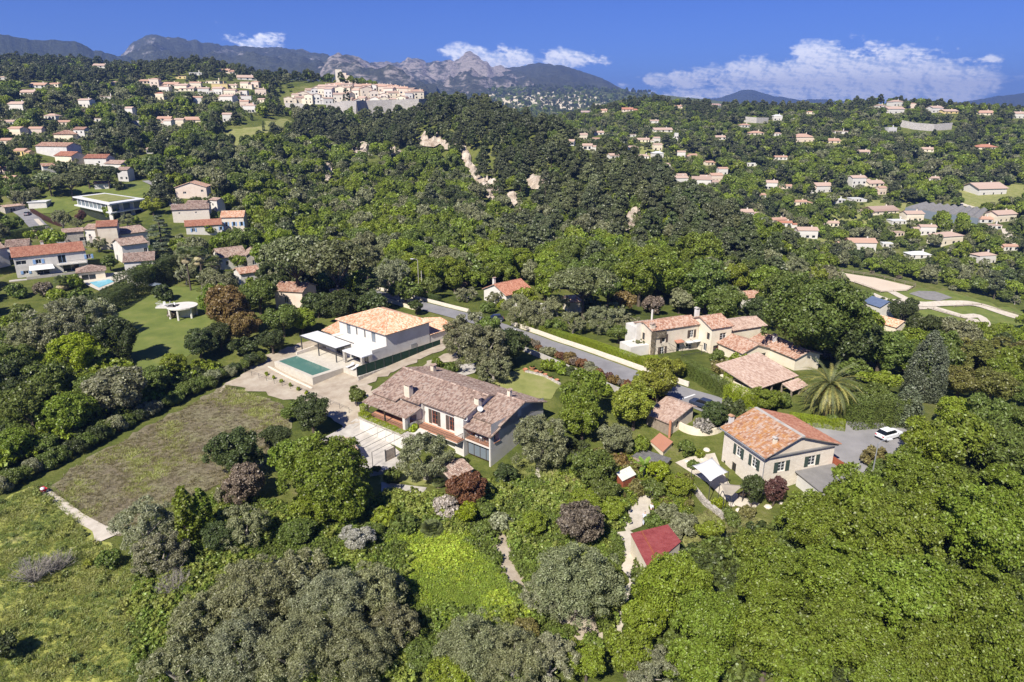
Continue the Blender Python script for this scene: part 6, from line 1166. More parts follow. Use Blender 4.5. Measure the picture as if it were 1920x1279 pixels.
# ---------------------------------------------------------------- scattered far houses: (u, v bottom, width px, storeys, kind, wall, tiles)
ORD = ['leftmost'] + [w + ' from left' for w in 'second third fourth fifth sixth seventh eighth ninth tenth eleventh twelfth'.split()]
wk = dict(w='white_plaster', c='cream_plaster', g='grey_plaster', p='pink_plaster', y='yellow_plaster', t='warm_plaster'); tk = dict(p='tiles_pink', m='tiles_mixed', b='tiles_weathered', r='tiles_red', o='tiles_new', W='white_paint', G='roof_grey')
CL = {
 'on the wooded slope above the left village': [(365, 141, 22, 1, 'f', 'w', 'W'), (342, 148, 14, 1, 'f', 'y', 'p'), (420, 136, 20, 1, 'g', 'p', 'm'), (435, 139, 14, 1, 'g', 'c', 'm'), (456, 136, 14, 1, 'h', 'w', 'p'), (460, 150, 34, 1, 'g', 'w', 'p'), (518, 150, 18, 1, 'h', 'w', 'b'), (401, 157, 30, 1, 'f', 'c', 'p')],
 'in the upper row of the left village': [(271, 157, 20, 1, 'g', 'p', 'm'), (290, 164, 17, 3, 'h', 'p', 'm'), (316, 163, 32, 1, 'g', 'p', 'm'), (340, 171, 24, 2, 'g', 'c', 'p'), (366, 166, 20, 2, 'g', 'c', 'm'), (410, 168, 28, 2, 'f', 'y', 'p'), (436, 165, 18, 1, 'g', 'c', 'p'), (459, 166, 16, 2, 'g', 'c', 'p'), (479, 164, 15, 2, 'h', 'p', 'm')],
 'in the middle row of the left village': [(309, 173, 20, 2, 'h', 'w', 'm'), (350, 171, 26, 1, 'g', 'c', 'p'), (381, 177, 20, 2, 'g', 'w', 'p'), (409, 177, 20, 2, 'g', 'w', 'p'), (431, 180, 22, 2, 'g', 'c', 'p'), (457, 181, 14, 2, 'f', 'w', 'p'), (488, 178, 20, 2, 'h', 'p', 'p'), (300, 187, 16, 2, 'h', 'c', 'r')],
 'in the lower row of the left village': [(371, 195, 18, 2, 'g', 'w', 'm'), (426, 192, 26, 2, 'g', 'w', 'p'), (446, 192, 14, 1, 'f', 'w', 'p'), (461, 191, 18, 2, 'f', 'w', 'p'), (490, 192, 14, 1, 'g', 'c', 'p'), (458, 202, 16, 2, 'g', 'p', 'm'), (468, 211, 24, 2, 'h', 'w', 'p'), (426, 228, 17, 2, 'g', 'w', 'p')],
 'in the terrace row below the left village': [(307, 229, 24, 1, 'g', 'c', 'm'), (316, 240, 16, 2, 'g', 'w', 'p'), (336, 238, 16, 2, 'g', 'c', 'p'), (363, 231, 36, 1, 'g', 'c', 'm'), (260, 214, 14, 1, 'f', 'w', 'W'), (243, 216, 14, 2, 'g', 'w', 'p'), (257, 241, 16, 2, 'f', 'g', 'G')],
 'among trees high on the far left slope': [(5, 150, 16, 1, 'h', 'g', 'p'), (70, 165, 28, 1, 'g', 'g', 'm'), (102, 163, 22, 1, 'g', 'c', 'm'), (52, 179, 34, 1, 'g', 'w', 'p'), (198, 187, 24, 1, 'f', 'w', 'p'), (160, 201, 24, 2, 'g', 'w', 'p'), (32, 209, 30, 2, 'g', 'w', 'p'), (95, 224, 24, 1, 'h', 'w', 'p'), (187, 229, 18, 1, 'f', 'w', 'p'), (215, 160, 12, 1, 'g', 'c', 'p')],
 'at the upper edge of the far left slope': [(31, 258, 26, 2, 'g', 'c', 'm'), (67, 258, 22, 2, 'g', 'p', 'm'), (38, 292, 22, 1, 'g', 'y', 'm'), (2, 326, 14, 1, 'g', 'p', 'r'), (280, 288, 12, 1, 'g', 'w', 'p'), (12, 236, 24, 1, 'g', 'w', 'p'), (118, 236, 20, 1, 'g', 'c', 'm'), (172, 252, 24, 1, 'f', 'w', 'W'), (10, 272, 18, 1, 'g', 'c', 'm'), (18, 345, 22, 1, 'g', 'c', 'm')],
 'at the mountain foot above the left woods': [(187, 127, 26, 1, 'g', 'w', 'p'), (238, 117, 8, 1, 'g', 'w', 'p'), (252, 117, 7, 1, 'f', 'w', 'p'), (265, 117, 9, 1, 'f', 'w', 'p'), (280, 118, 7, 1, 'g', 'w', 'p')],
 'along the far right ridge': [(1097, 212, 18, 1, 'g', 'w', 'p'), (1132, 211, 14, 1, 'g', 'p', 'm'), (1177, 209, 20, 1, 'g', 'p', 'r'), (1273, 203, 14, 1, 'g', 'p', 'm'), (1343, 198, 20, 1, 'g', 'p', 'm'), (1458, 226, 17, 2, 'h', 'w', 'W'), (1520, 214, 14, 1, 'h', 'c', 'm')],
 'in the hamlet on top of the right ridge': [(1653, 202, 18, 1, 'h', 'w', 'p'), (1682, 199, 24, 2, 'h', 'w', 'p'), (1678, 213, 34, 2, 'g', 'w', 'p'), (1711, 203, 14, 2, 'h', 'p', 'm'), (1756, 211, 24, 2, 'g', 'w', 'p'), (1782, 213, 30, 1, 'g', 'y', 'p'), (1850, 216, 28, 1, 'g', 'c', 'm'), (1911, 222, 22, 2, 'g', 'w', 'p')],
 'on the upper right hillside': [(1397, 239, 20, 1, 'h', 'w', 'm'), (1418, 254, 28, 1, 'h', 'c', 'm'), (1459, 255, 14, 1, 'h', 'w', 'p'), (1507, 267, 36, 2, 'h', 'p', 'm'), (1578, 251, 24, 1, 'f', 'w', 'p'), (1561, 269, 28, 1, 'g', 'p', 'm'), (1672, 249, 17, 2, 'f', 'g', 'W'), (1852, 281, 36, 1, 'h', 'c', 'r'), (1620, 290, 22, 1, 'g', 'w', 'p'), (1740, 285, 22, 1, 'g', 'c', 'p'), (1350, 262, 20, 1, 'g', 'w', 'p'), (1465, 300, 22, 1, 'g', 'w', 'm')],
 'in the upper cluster of the far valley side': [(1226, 231, 18, 1, 'g', 'w', 'p'), (1243, 248, 34, 1, 'g', 'w', 'p'), (1123, 253, 18, 1, 'g', 'w', 'p'), (1093, 262, 16, 2, 'g', 'c', 'p'), (1102, 281, 18, 1, 'g', 'w', 'p'), (1072, 273, 12, 1, 'g', 'w', 'p'), (1118, 265, 14, 1, 'g', 'p', 'm'), (1184, 257, 16, 1, 'f', 'w', 'p'), (1207, 267, 22, 1, 'g', 'c', 'p'), (1231, 269, 12, 2, 'g', 'w', 'p')],
 'in the lower cluster of the far valley side': [(1233, 282, 16, 2, 'g', 'c', 'p'), (1184, 281, 14, 1, 'g', 'w', 'p'), (1207, 298, 22, 1, 'h', 'w', 'p'), (1233, 298, 20, 2, 'h', 'w', 'W'), (1250, 314, 14, 1, 'g', 'w', 'p'), (1278, 296, 15, 2, 'g', 'w', 'p'), (1299, 296, 15, 1, 'g', 'p', 'm'), (1268, 265, 7, 3, 'f', 'w', 'W'), (1150, 300, 18, 1, 'g', 'w', 'p'), (1330, 310, 16, 1, 'g', 'c', 'm')],
 'in the group of roofs in mid valley': [(1275, 346, 28, 2, 'g', 'w', 'p'), (1278, 334, 18, 1, 'g', 'c', 'p'), (1317, 349, 34, 2, 'g', 'w', 'b'), (1322, 337, 18, 1, 'g', 'w', 'p'), (1343, 341, 22, 2, 'g', 'p', 'm'), (1355, 328, 18, 2, 'g', 'w', 'm'), (1409, 312, 16, 1, 'f', 'w', 'W')],
 'in the line of villas across the right valley': [(1446, 355, 24, 2, 'g', 'w', 'p'), (1477, 355, 16, 1, 'g', 'p', 'm'), (1543, 361, 32, 2, 'g', 'w', 'p'), (1428, 372, 15, 1, 'g', 'g', 'm'), (1608, 352, 28, 3, 'g', 'w', 'p'), (1641, 350, 32, 1, 'g', 'c', 'p'), (1653, 365, 16, 2, 'g', 'p', 'm'), (1573, 381, 24, 1, 'f', 'w', 'W'), (1500, 385, 26, 1, 'g', 'c', 'm'), (1750, 340, 24, 1, 'g', 'w', 'p'), (1606, 379, 22, 1, 'f', 'w', 'W'), (1856, 366, 62, 2, 'g', 'w', 'p')],
 'around the grey greenhouse': [(1658, 402, 54, 1, 'g', 'c', 'b'), (1714, 415, 34, 2, 'g', 'c', 'p'), (1685, 421, 28, 1, 'f', 'w', 'W'), (1883, 416, 46, 2, 'g', 'c', 'p'), (1846, 418, 30, 1, 'g', 'g', 'm'), (1865, 430, 26, 1, 'f', 'w', 'p'), (1395, 405, 34, 1, 'g', 'w', 'p'), (1460, 419, 30, 1, 'g', 'c', 'm')],
 'beyond the riding ground': [(1515, 447, 36, 2, 'g', 'w', 'p'), (1618, 470, 48, 2, 'g', 'w', 'm'), (1665, 464, 18, 1, 'f', 'w', 'W'), (1781, 458, 50, 2, 'h', 'c', 'p'), (1726, 485, 38, 1, 'h', 'w', 'W'), (1848, 495, 38, 2, 'h', 'w', 'p'), (1472, 425, 26, 1, 'g', 'w', 'r'), (1560, 425, 26, 1, 'g', 'c', 'p'), (1740, 440, 28, 2, 'g', 'w', 'p'), (1895, 470, 26, 1, 'g', 'w', 'm'), (1685, 443, 20, 1, 'f', 'p', 'p')],
}
KN = dict(g='', gy='', f='flat roofed ', h='hip roofed ')
for phrase, L_ in CL.items():
    L_ = sorted(L_, key=lambda a: a[0])
    for i, (u, v, w, st, kd, wl, tt) in enumerate(L_):
        p = ground_at(u, v)
        if p is None: continue
        q_ = px_of(*p)[2]; L = w * q_ / FOC; W = max(5, L * random.uniform(.55, .75)); hw = 2.6 * st
        if L > 30: L = 30
        size = 'small' if w < 17 else 'long' if w > 30 else ''
        lb = '%s %shouse, %s %s' % (WN[wk[wl]], KN[kd], ORD[i], phrase)
        far_house(p[0], p[1] + W / 2, p[2] - .2, L, W, random.uniform(-.25, .3), hw, kd, wk[wl], tk[tt], lb, 'houses ' + phrase, nwin=2 if w < 20 else 3)
        PROTECT.append((u - w / 2, v - hw * FOC / q_ - 4, u + w / 2, v - 1 - .15 * hw * FOC / q_, q_)); FOOT.append((p[0], p[1] + W / 2, max(L, W) * .6))
# greenhouse, retaining walls, arena rails
gh = [ground_at(u, v, up=5) for u, v in ((1698, 388), (1730, 380), (1852, 392), (1835, 408))]; ghr = thing('greenhouse', 'long grey ribbed greenhouse roof on the right hillside', 'greenhouse', (gh[0][0], gh[0][1], 0)); P = [Vector(p) - Vector((gh[0][0], gh[0][1], 0)) for p in gh]
for k in range(9):
    a = P[0].lerp(P[3], k / 9); b = P[0].lerp(P[3], (k + 1) / 9); c_ = P[1].lerp(P[2], (k + 1) / 9); d_ = P[1].lerp(P[2], k / 9); m1 = (a + b) / 2 + Vector((0, 0, 1.6)); m2 = (c_ + d_) / 2 + Vector((0, 0, 1.6)); up = Vector((0, 0, 4.5))
    MB().add([a + up, m1 + up, b + up, c_ + up, m2 + up, d_ + up], [(0, 1, 4, 5), (1, 2, 3, 4), (0, 2, 1), (5, 4, 3)]).build('roof_bay', MT['roof_grey'], ghr)
for a, b in ((P[0], P[3]), (P[1], P[2]), (P[0], P[1]), (P[3], P[2])): MB().prism([a - Vector((0, 0, 3)), b - Vector((0, 0, 3)), b + Vector((0, 0, 4.5)), a + Vector((0, 0, 4.5))], (.2, .2, 0)).build('wall', MT['pale_glass'], ghr)
PROTECT.append((1696, 376, 1856, 410, 430)); FOOT.append(((gh[0][0] + gh[2][0]) / 2, (gh[0][1] + gh[2][1]) / 2, 26))
def retain(label, pts, h, mat='concrete'):
    P = [ground_at(u, v) for u, v in pts]; t = thing('retaining_wall', label, 'wall', P[0]); m_ = MB()
    for a, b in zip(P, P[1:]): a = Vector(a) - Vector(P[0]); b = Vector(b) - Vector(P[0]); m_.prism([(a.x, a.y, a.z - 3), (b.x, b.y, b.z - 3), (b.x, b.y, b.z + h), (a.x, a.y, a.z + h)], (0, .8, 0))
    m_.build('wall', MT[mat], t); us = [p[0] for p in pts]; vs = [p[1] for p in pts]; PROTECT.append((min(us), min(vs) - h * 1.5, max(us), max(vs), px_of(*P[0])[2]))
retain('long pale retaining wall below the hamlet on the right ridge', [(1688, 238), (1712, 243), (1750, 246), (1784, 243)], 7, 'rampart_stone'); retain('grey retaining wall beside the white house on the far ridge', [(1395, 229), (1418, 231), (1440, 231)], 6)
def post_fence(label, pts, h=1.4, step=3.5, mat='weathered_wood', rails=2, name='paddock_fence', px=True, thick=.12):
    P = [ground_at(*p) for p in pts] if px else [(p[0], p[1], H(*p)) for p in pts]; t = thing(name, label, 'fence', P[0]); o0 = Vector(P[0]); pm = MB().box(-thick / 2, thick / 2, -thick / 2, thick / 2, -.3, h).build('post', MT[mat]); me = pm.data; bpy.data.objects.remove(pm); rl = MB()
    for a, b in zip(P, P[1:]):
        L = math.dist(a[:2], b[:2]); n = max(1, round(L / step)); pr_ = None
        for k in range(n + 1):
            x = a[0] + (b[0] - a[0]) * k / n; y = a[1] + (b[1] - a[1]) * k / n; p = Vector((x, y, H(x, y))) - o0
            o = bpy.data.objects.new('post', me); col.objects.link(o); o.parent = t; o.location = p
            if pr_ is not None:
                for r_ in range(rails): z = h * (.95 - .4 * r_); rl.bar(pr_ + Vector((0, 0, z)), p + Vector((0, 0, z)), thick * .6)
            pr_ = p
    rl.build('rail', MT[mat], t); return t
post_fence('wooden rail fence along the far side of the sand riding arena', [(1520, 496), (1560, 505), (1640, 519), (1716, 537)], 1.8, 6, thick=.25); post_fence('wooden rail fence along the near side of the sand riding arena', [(1602, 532), (1650, 550), (1700, 548), (1716, 538)], 1.6, 6, thick=.2)
post_fence('rail fence around the left grass paddock', [(1693, 583), (1750, 582), (1800, 597), (1845, 612), (1790, 613), (1720, 606), (1693, 583)], 1.5, 6, thick=.18); post_fence('rail fence around the right grass paddock', [(1788, 578), (1840, 574), (1900, 590), (1922, 598)], 1.5, 6, thick=.18)
# far town under the mountains
rt = np.random.default_rng(3); tw_ = MB()
for k in range(620):
    u = rt.normal(985, 80); v = 205 - abs(rt.normal(0, 16)) + (u - 985) * .01
    if not 905 < u < 1170 or v > 216: continue
    p = ground_at(u, v, ymin=1500)
    if p is None: continue
    L = rt.uniform(7, 14); W = rt.uniform(7, 11); h = rt.uniform(3.5, 7); x, y, z = p; tw_.box(x - L / 2, x + L / 2, y - W / 2, y + W / 2, z - 2, z + h)
tag(tw_.build('far_town', MT['cream_plaster']), 'distant pale town spread under the mountains', None, kind='stuff')
# ---------------------------------------------------------------- roadside walls, hedges, fences, lamps
def low_wall(label, pts, h, mat='pale_stone_wall', w=.3, name='garden_wall'):
    t = thing(name, label, 'wall', (*pts[0][:2], 0)); m_ = MB(); o0 = Vector((*pts[0][:2], 0))
    for a, b in zip(pts, pts[1:]):
        a = Vector(a[:2]); b = Vector(b[:2]); n = max(1, int((b - a).length / 3)); d = (b - a).normalized(); nn = Vector((-d.y, d.x)) * w / 2
        for k in range(n):
            p = a.lerp(b, k / n); q = a.lerp(b, (k + 1) / n); z0 = H(*p); z1 = H(*q); p0 = p - o0.xy; q0 = q - o0.xy
            m_.add([(p0.x - nn.x, p0.y - nn.y, z0 - .8), (q0.x - nn.x, q0.y - nn.y, z1 - .8), (q0.x + nn.x, q0.y + nn.y, z1 - .8), (p0.x + nn.x, p0.y + nn.y, z0 - .8), (p0.x - nn.x, p0.y - nn.y, z0 + h), (q0.x - nn.x, q0.y - nn.y, z1 + h), (q0.x + nn.x, q0.y + nn.y, z1 + h), (p0.x + nn.x, p0.y + nn.y, z0 + h)], [(0, 3, 2, 1), (4, 5, 6, 7), (0, 1, 5, 4), (1, 2, 6, 5), (2, 3, 7, 6), (3, 0, 4, 7)])
    m_.build('wall', MT[mat], t); return t
G_ = lambda *px: [ground_at(*p)[:2] for p in px]
def offset_line(Q, d, i0, i1):
    out = []
    for i in range(i0, i1):
        a = Q[max(i - 1, 0)]; b = Q[min(i + 1, len(Q) - 1)]; t = (b - a).normalized(); out.append((Q[i].x - t.y * d, Q[i].y + t.x * d))
    return out
NQ = len(ROADQ); fr = lambda t: int(t * (NQ - 1))
far_side = offset_line(ROADQ, 3.4, fr(.22), fr(.48)); low_wall('low pale wall on the far side of the road under the clipped hedge', far_side[::6], .8)
hs = offset_line(ROADQ, 4.3, fr(.22), fr(.48)); leaf_block('hedge', hs[0], hs[len(hs) // 3], 1.1, 1.9, 'hedge', 'clipped dark green hedge along the far roadside left of the small gate', 'hedge'); leaf_block('hedge', hs[len(hs) // 3 + 4], hs[-8], 1.1, 1.9, 'hedge', 'clipped dark green hedge along the far roadside right of the small gate', 'hedge')
gx = hs[len(hs) // 3 + 2]; gt_ = thing('gate', 'narrow pale garden gate between the two clipped hedges', 'gate', (gx[0], gx[1], H(*gx)), R(-48)); MB().box(-.55, .55, -.04, .04, 0, 1.9).build('gate_panel', MT['grey_metal'], gt_)
for s in (-.75, .75): MB().box(s - .18, s + .18, -.2, .2, -.3, 2.2).build('pillar', MT['white_plaster'], gt_)
l2 = offset_line(ROADQ, 3.4, fr(.56), fr(.93)); low_wall('long pale stone roadside wall below the light green hedge', l2[::5], .9)
h2 = offset_line(ROADQ, 4.4, fr(.56), fr(.80))
for i in range(0, len(h2) - 8, 8): pass
leaf_block('hedge', h2[0], h2[len(h2) // 2], 1.4, 2.0, 'fresh', 'loose light green hedge along the road, upper stretch', 'hedge'); leaf_block('hedge', h2[len(h2) // 2], h2[-1], 1.5, 2.1, 'lime', 'loose light green hedge along the road next to the farmhouse', 'hedge')
l3 = offset_line(ROADQ, -3.4, fr(.14), fr(.42)); low_wall('cream wall with dark posts along the near side of the upper road', l3[::6], .9, 'cream_plaster')
t = post_fence('dark metal post fence on the cream roadside wall above the villa', l3[::8], 2.3, 3.0, 'cast_metal', 2, 'metal_fence', px=False, thick=.07)
l4 = offset_line(ROADQ, -4.2, fr(.56), fr(.90)); low_wall('grey terrace wall along the garden below the road', offset_line(ROADQ, -6.8, fr(.58), fr(.86))[::5], 1.0, 'concrete')
for i in range(0, len(l4) - 1, 1):
    x, y = l4[i]; k = i; plant_at('shrub', x + random.uniform(-.4, .4), y + random.uniform(-.4, .4), random.uniform(.8, 1.45), ['red', 'plum', 'rust', 'brown', 'red', 'greyolive', 'olive'][k % 7], 'reddish shrub in the row between the road and the garden wall', 'red leaved shrubs along the near side of the road', 14)
drape('bare_earth', [onB(-23, -18, 0), onB(3, -18, 0), onB(5, -8, 0), onB(4.5, 14, 0), onB(2, 24, 0), onB(-12, 24, 0), onB(-24, 8, 0)], MT['dry_soil'], .13, 1.2, world=True)
strip('road_marking', [ground_at(1268, 753), ground_at(1303, 741)], .35, MT['white_paint'], .16)
# hedge banks at the lower road, barn side
for a, b, w, h, c, lb in [((1288, 700), (1360, 745), 2.0, 2.6, 'mid', 'dark green flowering hedge between the road and the barn yard'), ((1362, 735), (1385, 700), 1.6, 3.2, 'lime', 'bright yellow green climber hedge on the barn side'), ((1362, 752), (1420, 775), 2.4, 3.2, 'lime', 'bright yellow green bushy hedge below the barn'), ((1480, 792), (1582, 806), 1.6, 1.6, 'lime', 'low yellow green hedge along the parking lot'), ((1592, 800), (1690, 795), 3.0, 4.6, 'mid', 'tall dense green hedge behind the parking lot'),
                          ((1238, 690), (1290, 700), 1.8, 1.9, 'fresh', 'green hedge in front of the farmhouse'), ((1200, 690), (1232, 688), 1.8, 2.2, 'lime', 'yellow green hedge at the farmhouse corner'), ((335, 485), (470, 478), 3.0, 3.4, 'hedge', 'clipped dark hedge behind the fan palms'), ((5, 452), (92, 437), 2.4, 3.0, 'hedge', 'clipped hedge below the lane at the far left'), ((60, 398), (118, 425), 1.2, 1.6, 'plum', 'dark red hedge along the lane by the modern villa')]:
    A_ = ground_at(*a); B_ = ground_at(*b); leaf_block('hedge', A_, B_, w, h, c, lb, 'hedge')
big = G_((192, 588), (238, 560), (290, 535), (325, 520))
for i, (a, b) in enumerate(zip(big, big[1:])): leaf_block('tall_hedge', a, b, 5.5, [4.2, 6, 6.5][i], 'dark', ['left end of the tall dark hedge above the lawn', 'middle part of the tall dark hedge above the lawn', 'right end of the tall dark hedge above the lawn'][i], 'hedge')
# row of field shrubs and green net fence
line = [(2, 925), (60, 890), (120, 862), (200, 818), (280, 780), (360, 738), (430, 705), (500, 676)]; q = G_(*line); n = 0
for a, b in zip(q, q[1:]):
    L = math.dist(a, b); m_ = max(1, round(L / 1.9))
    for k in range(m_): plant_at('shrub', a[0] + (b[0] - a[0]) * k / m_ + random.uniform(-.3, .3), a[1] + (b[1] - a[1]) * k / m_ + random.uniform(-.3, .3), random.uniform(1.3, 1.8), random.choice(['mid', 'dark', 'mid', 'greyolive']), 'dark green shrub in the long row along the upper edge of the brown field', 'row of shrubs along the brown field', 28, 1.0)
q = G_((0, 880), (60, 850), (130, 815), (215, 772), (300, 735), (400, 690)); nf = thing('net_fence', 'long fence with dark green netting behind the row of field shrubs', 'fence', (0, 0, 0))
for a, b in zip(q, q[1:]):
    m_ = max(1, round(math.dist(a, b) / 3))
    for k in range(m_):
        p = Vector((a[0] + (b[0] - a[0]) * k / m_, a[1] + (b[1] - a[1]) * k / m_, 0)); r_ = Vector((a[0] + (b[0] - a[0]) * (k + 1) / m_, a[1] + (b[1] - a[1]) * (k + 1) / m_, 0)); p.z = H(p.x, p.y); r_.z = H(r_.x, r_.y)
        MB().bar(p, p + Vector((0, 0, 2.0)), .08).build('post', MT['cast_metal'], nf); MB().bar(p + Vector((0, 0, 1.0)), r_ + Vector((0, 0, 1.0)), .03, 1.8).build('netting', MT['green_net'], nf)
def lamp(label, base, h, az, arm=1.6, name='street_lamp', mat='grey_metal'):
    t = thing(name, label, 'street lamp', (base[0], base[1], H(*base[:2])), az); MB().tube([(0, 0, -.3), (0, 0, h)], [.1, .07], 8).build('pole', MT[mat], t)
    MB().tube([(0, 0, h - .1), (arm * .3, 0, h + .35), (arm, 0, h + .4)], .045, 6).build('arm', MT[mat], t); MB().box(arm - .15, arm + .65, -.16, .16, h + .33, h + .48).build('lamp_head', MT['white_paint'], t); return t
lamp('curved lamp with white head at the edge of the parking lot', ground_at(1632, 908), 6.2, R(15), 1.5); b_ = ground_at(786, 556); lamp('tall street lamp on a concrete pole at the far end of the road', b_, 9.6, R(175), 1.2, mat='concrete')
t = thing('utility_pole', 'plain shorter pole just right of the tall street lamp', 'pole', (b_[0] + .9, b_[1] - .6, b_[2])); MB().tube([(0, 0, -.3), (0, 0, 7)], [.12, .09], 8).build('pole', MT['concrete'], t)
fencep = post_fence('thin wire fence with posts along the planted strip below the pool', G_((445, 695), (500, 715), (560, 735), (620, 760), (655, 775)), 1.1, 2.2, 'cast_metal', 1, 'wire_fence', px=False, thick=.05)
for k, (u, v) in enumerate([(500, 705), (514, 712), (528, 718), (545, 726), (560, 733), (575, 740)]):
    p = ground_at(u, v); plant_at('shrub', p[0], p[1], .35, 'lime', '%s of the young saplings planted in a row below the pool' % ORD[k], 'saplings below the pool', 5, 1.6)
low_wall('low stone wall edging the terraced garden below the shade sails', G_((1297, 915), (1320, 945), (1345, 965), (1358, 975)), .8, 'stone_wall', .5); low_wall('low stone kerb wall around the lawn behind the country house', G_((985, 698), (1020, 706), (1050, 722)), .4, 'stone_wall', .4)
low_wall('white parapet wall at the back of the pool terrace', [onB(-17.4, -9.2, 0), onB(-17.4, -2.0, 0)], 1.6, 'pale_stone_wall'); low_wall('pale wall in front of the swimming pool', [onB(-18, -15.2, 0), onB(-3, -15.2, 0)], .3, 'pale_stone_wall')
low_wall('stone wall beside the dirt path near the red roofed shed', G_((1205, 1045), (1216, 1075), (1228, 1095)), .9, 'cream_plaster', .3)
# flower pots
for k, (u, v, s) in enumerate([(985, 697, .45), (998, 694, .5), (1005, 700, .42), (1013, 700, .4), (1022, 706, .4), (1032, 711, .38), (1044, 716, .38)]):
    p = ground_at(u, v); t = thing('flower_pot', '%s of the clay pots lined up on the back lawn' % ORD[k], 'flower pot', p, 0, 'clay pots on the back lawn'); MB().lathe([(.6 * s, 0), (s, 1.1 * s), (1.1 * s, 1.1 * s), (1.1 * s, 1.3 * s), (.9 * s, 1.3 * s), (.85 * s, 1.0 * s), (0, 1.0 * s)], 12).build('pot', MT['pot_clay'], t)
    if k % 2: o = bpy.data.objects.new('plant', PROTO['shrub']['mid'][0][0]); col.objects.link(o); o.parent = t; o.location = (0, 0, s); o.scale = (s, s, s); o.color = (*COL['mid'], 1)
p = ground_at(706, 889); t = thing('stone_trough', 'stone trough with round green plant on the lawn by the driveway', 'planter', p, .3); MB().box(-1, 1, -.45, .45, 0, .6).build('trough', MT['concrete'], t); o = bpy.data.objects.new('plant', PROTO['shrub']['near'][0][0]); col.objects.link(o); o.parent = t; o.location = (0, 0, .4); o.scale = (.9, .6, .6); o.color = (*COL['mid'], 1)
# driveway slatted gate and arbour wires
p0, p1 = Vector(PZ(724, 866, 0)), Vector(PZ(741, 858, 0)); t = thing('slatted_gate', 'grey slatted gate at the edge of the driveway', 'gate', (p0.x, p0.y, H(p0.x, p0.y)), math.atan2(p1.y - p0.y, p1.x - p0.x)); W = (p1 - p0).length
for k in range(9): MB().box(0, W, -.03, .03, .12 + k * .2, .26 + k * .2).build('slat', MT['weathered_wood'], t)
for x in (-.05, W + .05): MB().box(x - .06, x + .06, -.06, .06, -.2, 2.1).build('post', MT['cast_metal'], t)
t = thing('arbour', 'thin metal arbour wires spanning the driveway', 'arbour', onA(-11, -8, 0), R(-39)); 
for x in (-3, -1, 1, 3): MB().tube([(x, -3.2, 2.4), (x, 0, 2.5), (x, 2.9, 2.6)], .035, 5).build('wire', MT['cast_metal'], t)
for x, y in ((-3, -3.2), (3, -3.2)): MB().bar((x, y, -.2), (x, y, 2.4), .07).build('post', MT['cast_metal'], t)

# ---------------------------------------------------------------- cars
def car(label, x, y, rz, paint, z=None):
    t = thing('parked_car', label, 'car', (x, y, (H(x, y) if z is None else z) + .17), rz); b = MB(); sec = []
    for X, zt, hw, zb in [(-2.1, .62, .70, .40), (-2.05, .80, .80, .28), (-1.6, .88, .86, .2), (-.6, .90, .88, .2), (.8, .92, .88, .2), (1.6, .93, .86, .2), (2.0, .86, .80, .28), (2.08, .6, .72, .4)]: sec.append([(X, -hw, zb), (X, -hw, zt * .8), (X, -hw * .9, zt), (X, hw * .9, zt), (X, hw, zt * .8), (X, hw, zb)])
    vs = [p for s in sec for p in s]; fs = []
    for i in range(len(sec) - 1):
        for k in range(6): a = i * 6 + k; c = i * 6 + (k + 1) % 6; fs.append((a, a + 6, c + 6, c))
    fs += [tuple(range(6)), tuple(range(len(vs) - 1, len(vs) - 7, -1))]; b.add(vs, fs).build('body', MT[paint], t, bevel=.04)
    c = MB(); c.add([(-1.0, -.78, .9), (1.85, -.78, .9), (1.85, .78, .9), (-1.0, .78, .9), (-.25, -.62, 1.42), (1.35, -.62, 1.42), (1.35, .62, 1.42), (-.25, .62, 1.42)], [(0, 1, 5, 4), (1, 2, 6, 5), (2, 3, 7, 6), (3, 0, 4, 7)]).build('windows', MT['car_glass'], t)
    MB().add([(-.3, -.64, 1.4), (1.4, -.64, 1.4), (1.4, .64, 1.4), (-.3, .64, 1.4), (-.15, -.55, 1.47), (1.25, -.55, 1.47), (1.25, .55, 1.47), (-.15, .55, 1.47)], [(0, 1, 5, 4), (1, 2, 6, 5), (2, 3, 7, 6), (3, 0, 4, 7), (4, 5, 6, 7)]).build('roof', MT[paint], t)
    for X in (-1.35, 1.35):
        for s in (-1, 1):
            w = MB().tube([(X, s * .74, .15), (X, s * .92, .15)], .33, 14).build('wheel', MT['rubber'], t); MB().tube([(X, s * .915, .15), (X, s * .93, .15)], .2, 10).build('rim', MT['grey_metal'], w)
    for s in (-.6, .6): MB().box(-2.1, -2.0, s - .18, s + .18, .58, .72).build('headlight', MT['pale_glass'], t); MB().box(2.02, 2.1, s - .15, s + .15, .6, .76).build('tail_light', MT['red_cloth'], t)
    for s in (-1, 1): MB().box(-.85, -.7, s * .86 - .1, s * .86 + .1, .88, 1.02).build('mirror', MT[paint], t)
    return t
p = ground_at(1668, 826); car('white car parked under the trees at the right end of the parking lot', p[0], p[1] + .5, R(205) + math.pi * 0, 'car_white', p[2] + .17); FOOT.append((p[0], p[1], 2)); protect(1652, 798, 1680, 826, 110)
p = ground_at(1316, 765); car('dark car standing in the road behind the small outbuilding', p[0], p[1], R(-44), 'car_dark', p[2] + .1)
p = ground_at(968, 628); car('white car half hidden by trees beside the upper road', p[0] - 1.5, p[1] - 1, R(-30), 'car_white'); protect(950, 612, 990, 632, 150)
p = ground_at(52, 404); car('grey car on the lane by the gate at the left', p[0], p[1], R(-70), 'car_grey'); protect(44, 394, 62, 406, 300)
p = ground_at(898, 610); car('dark car parked at the entrance bay across the road', p[0] + 3.5, p[1] + 3, R(10), 'car_dark')

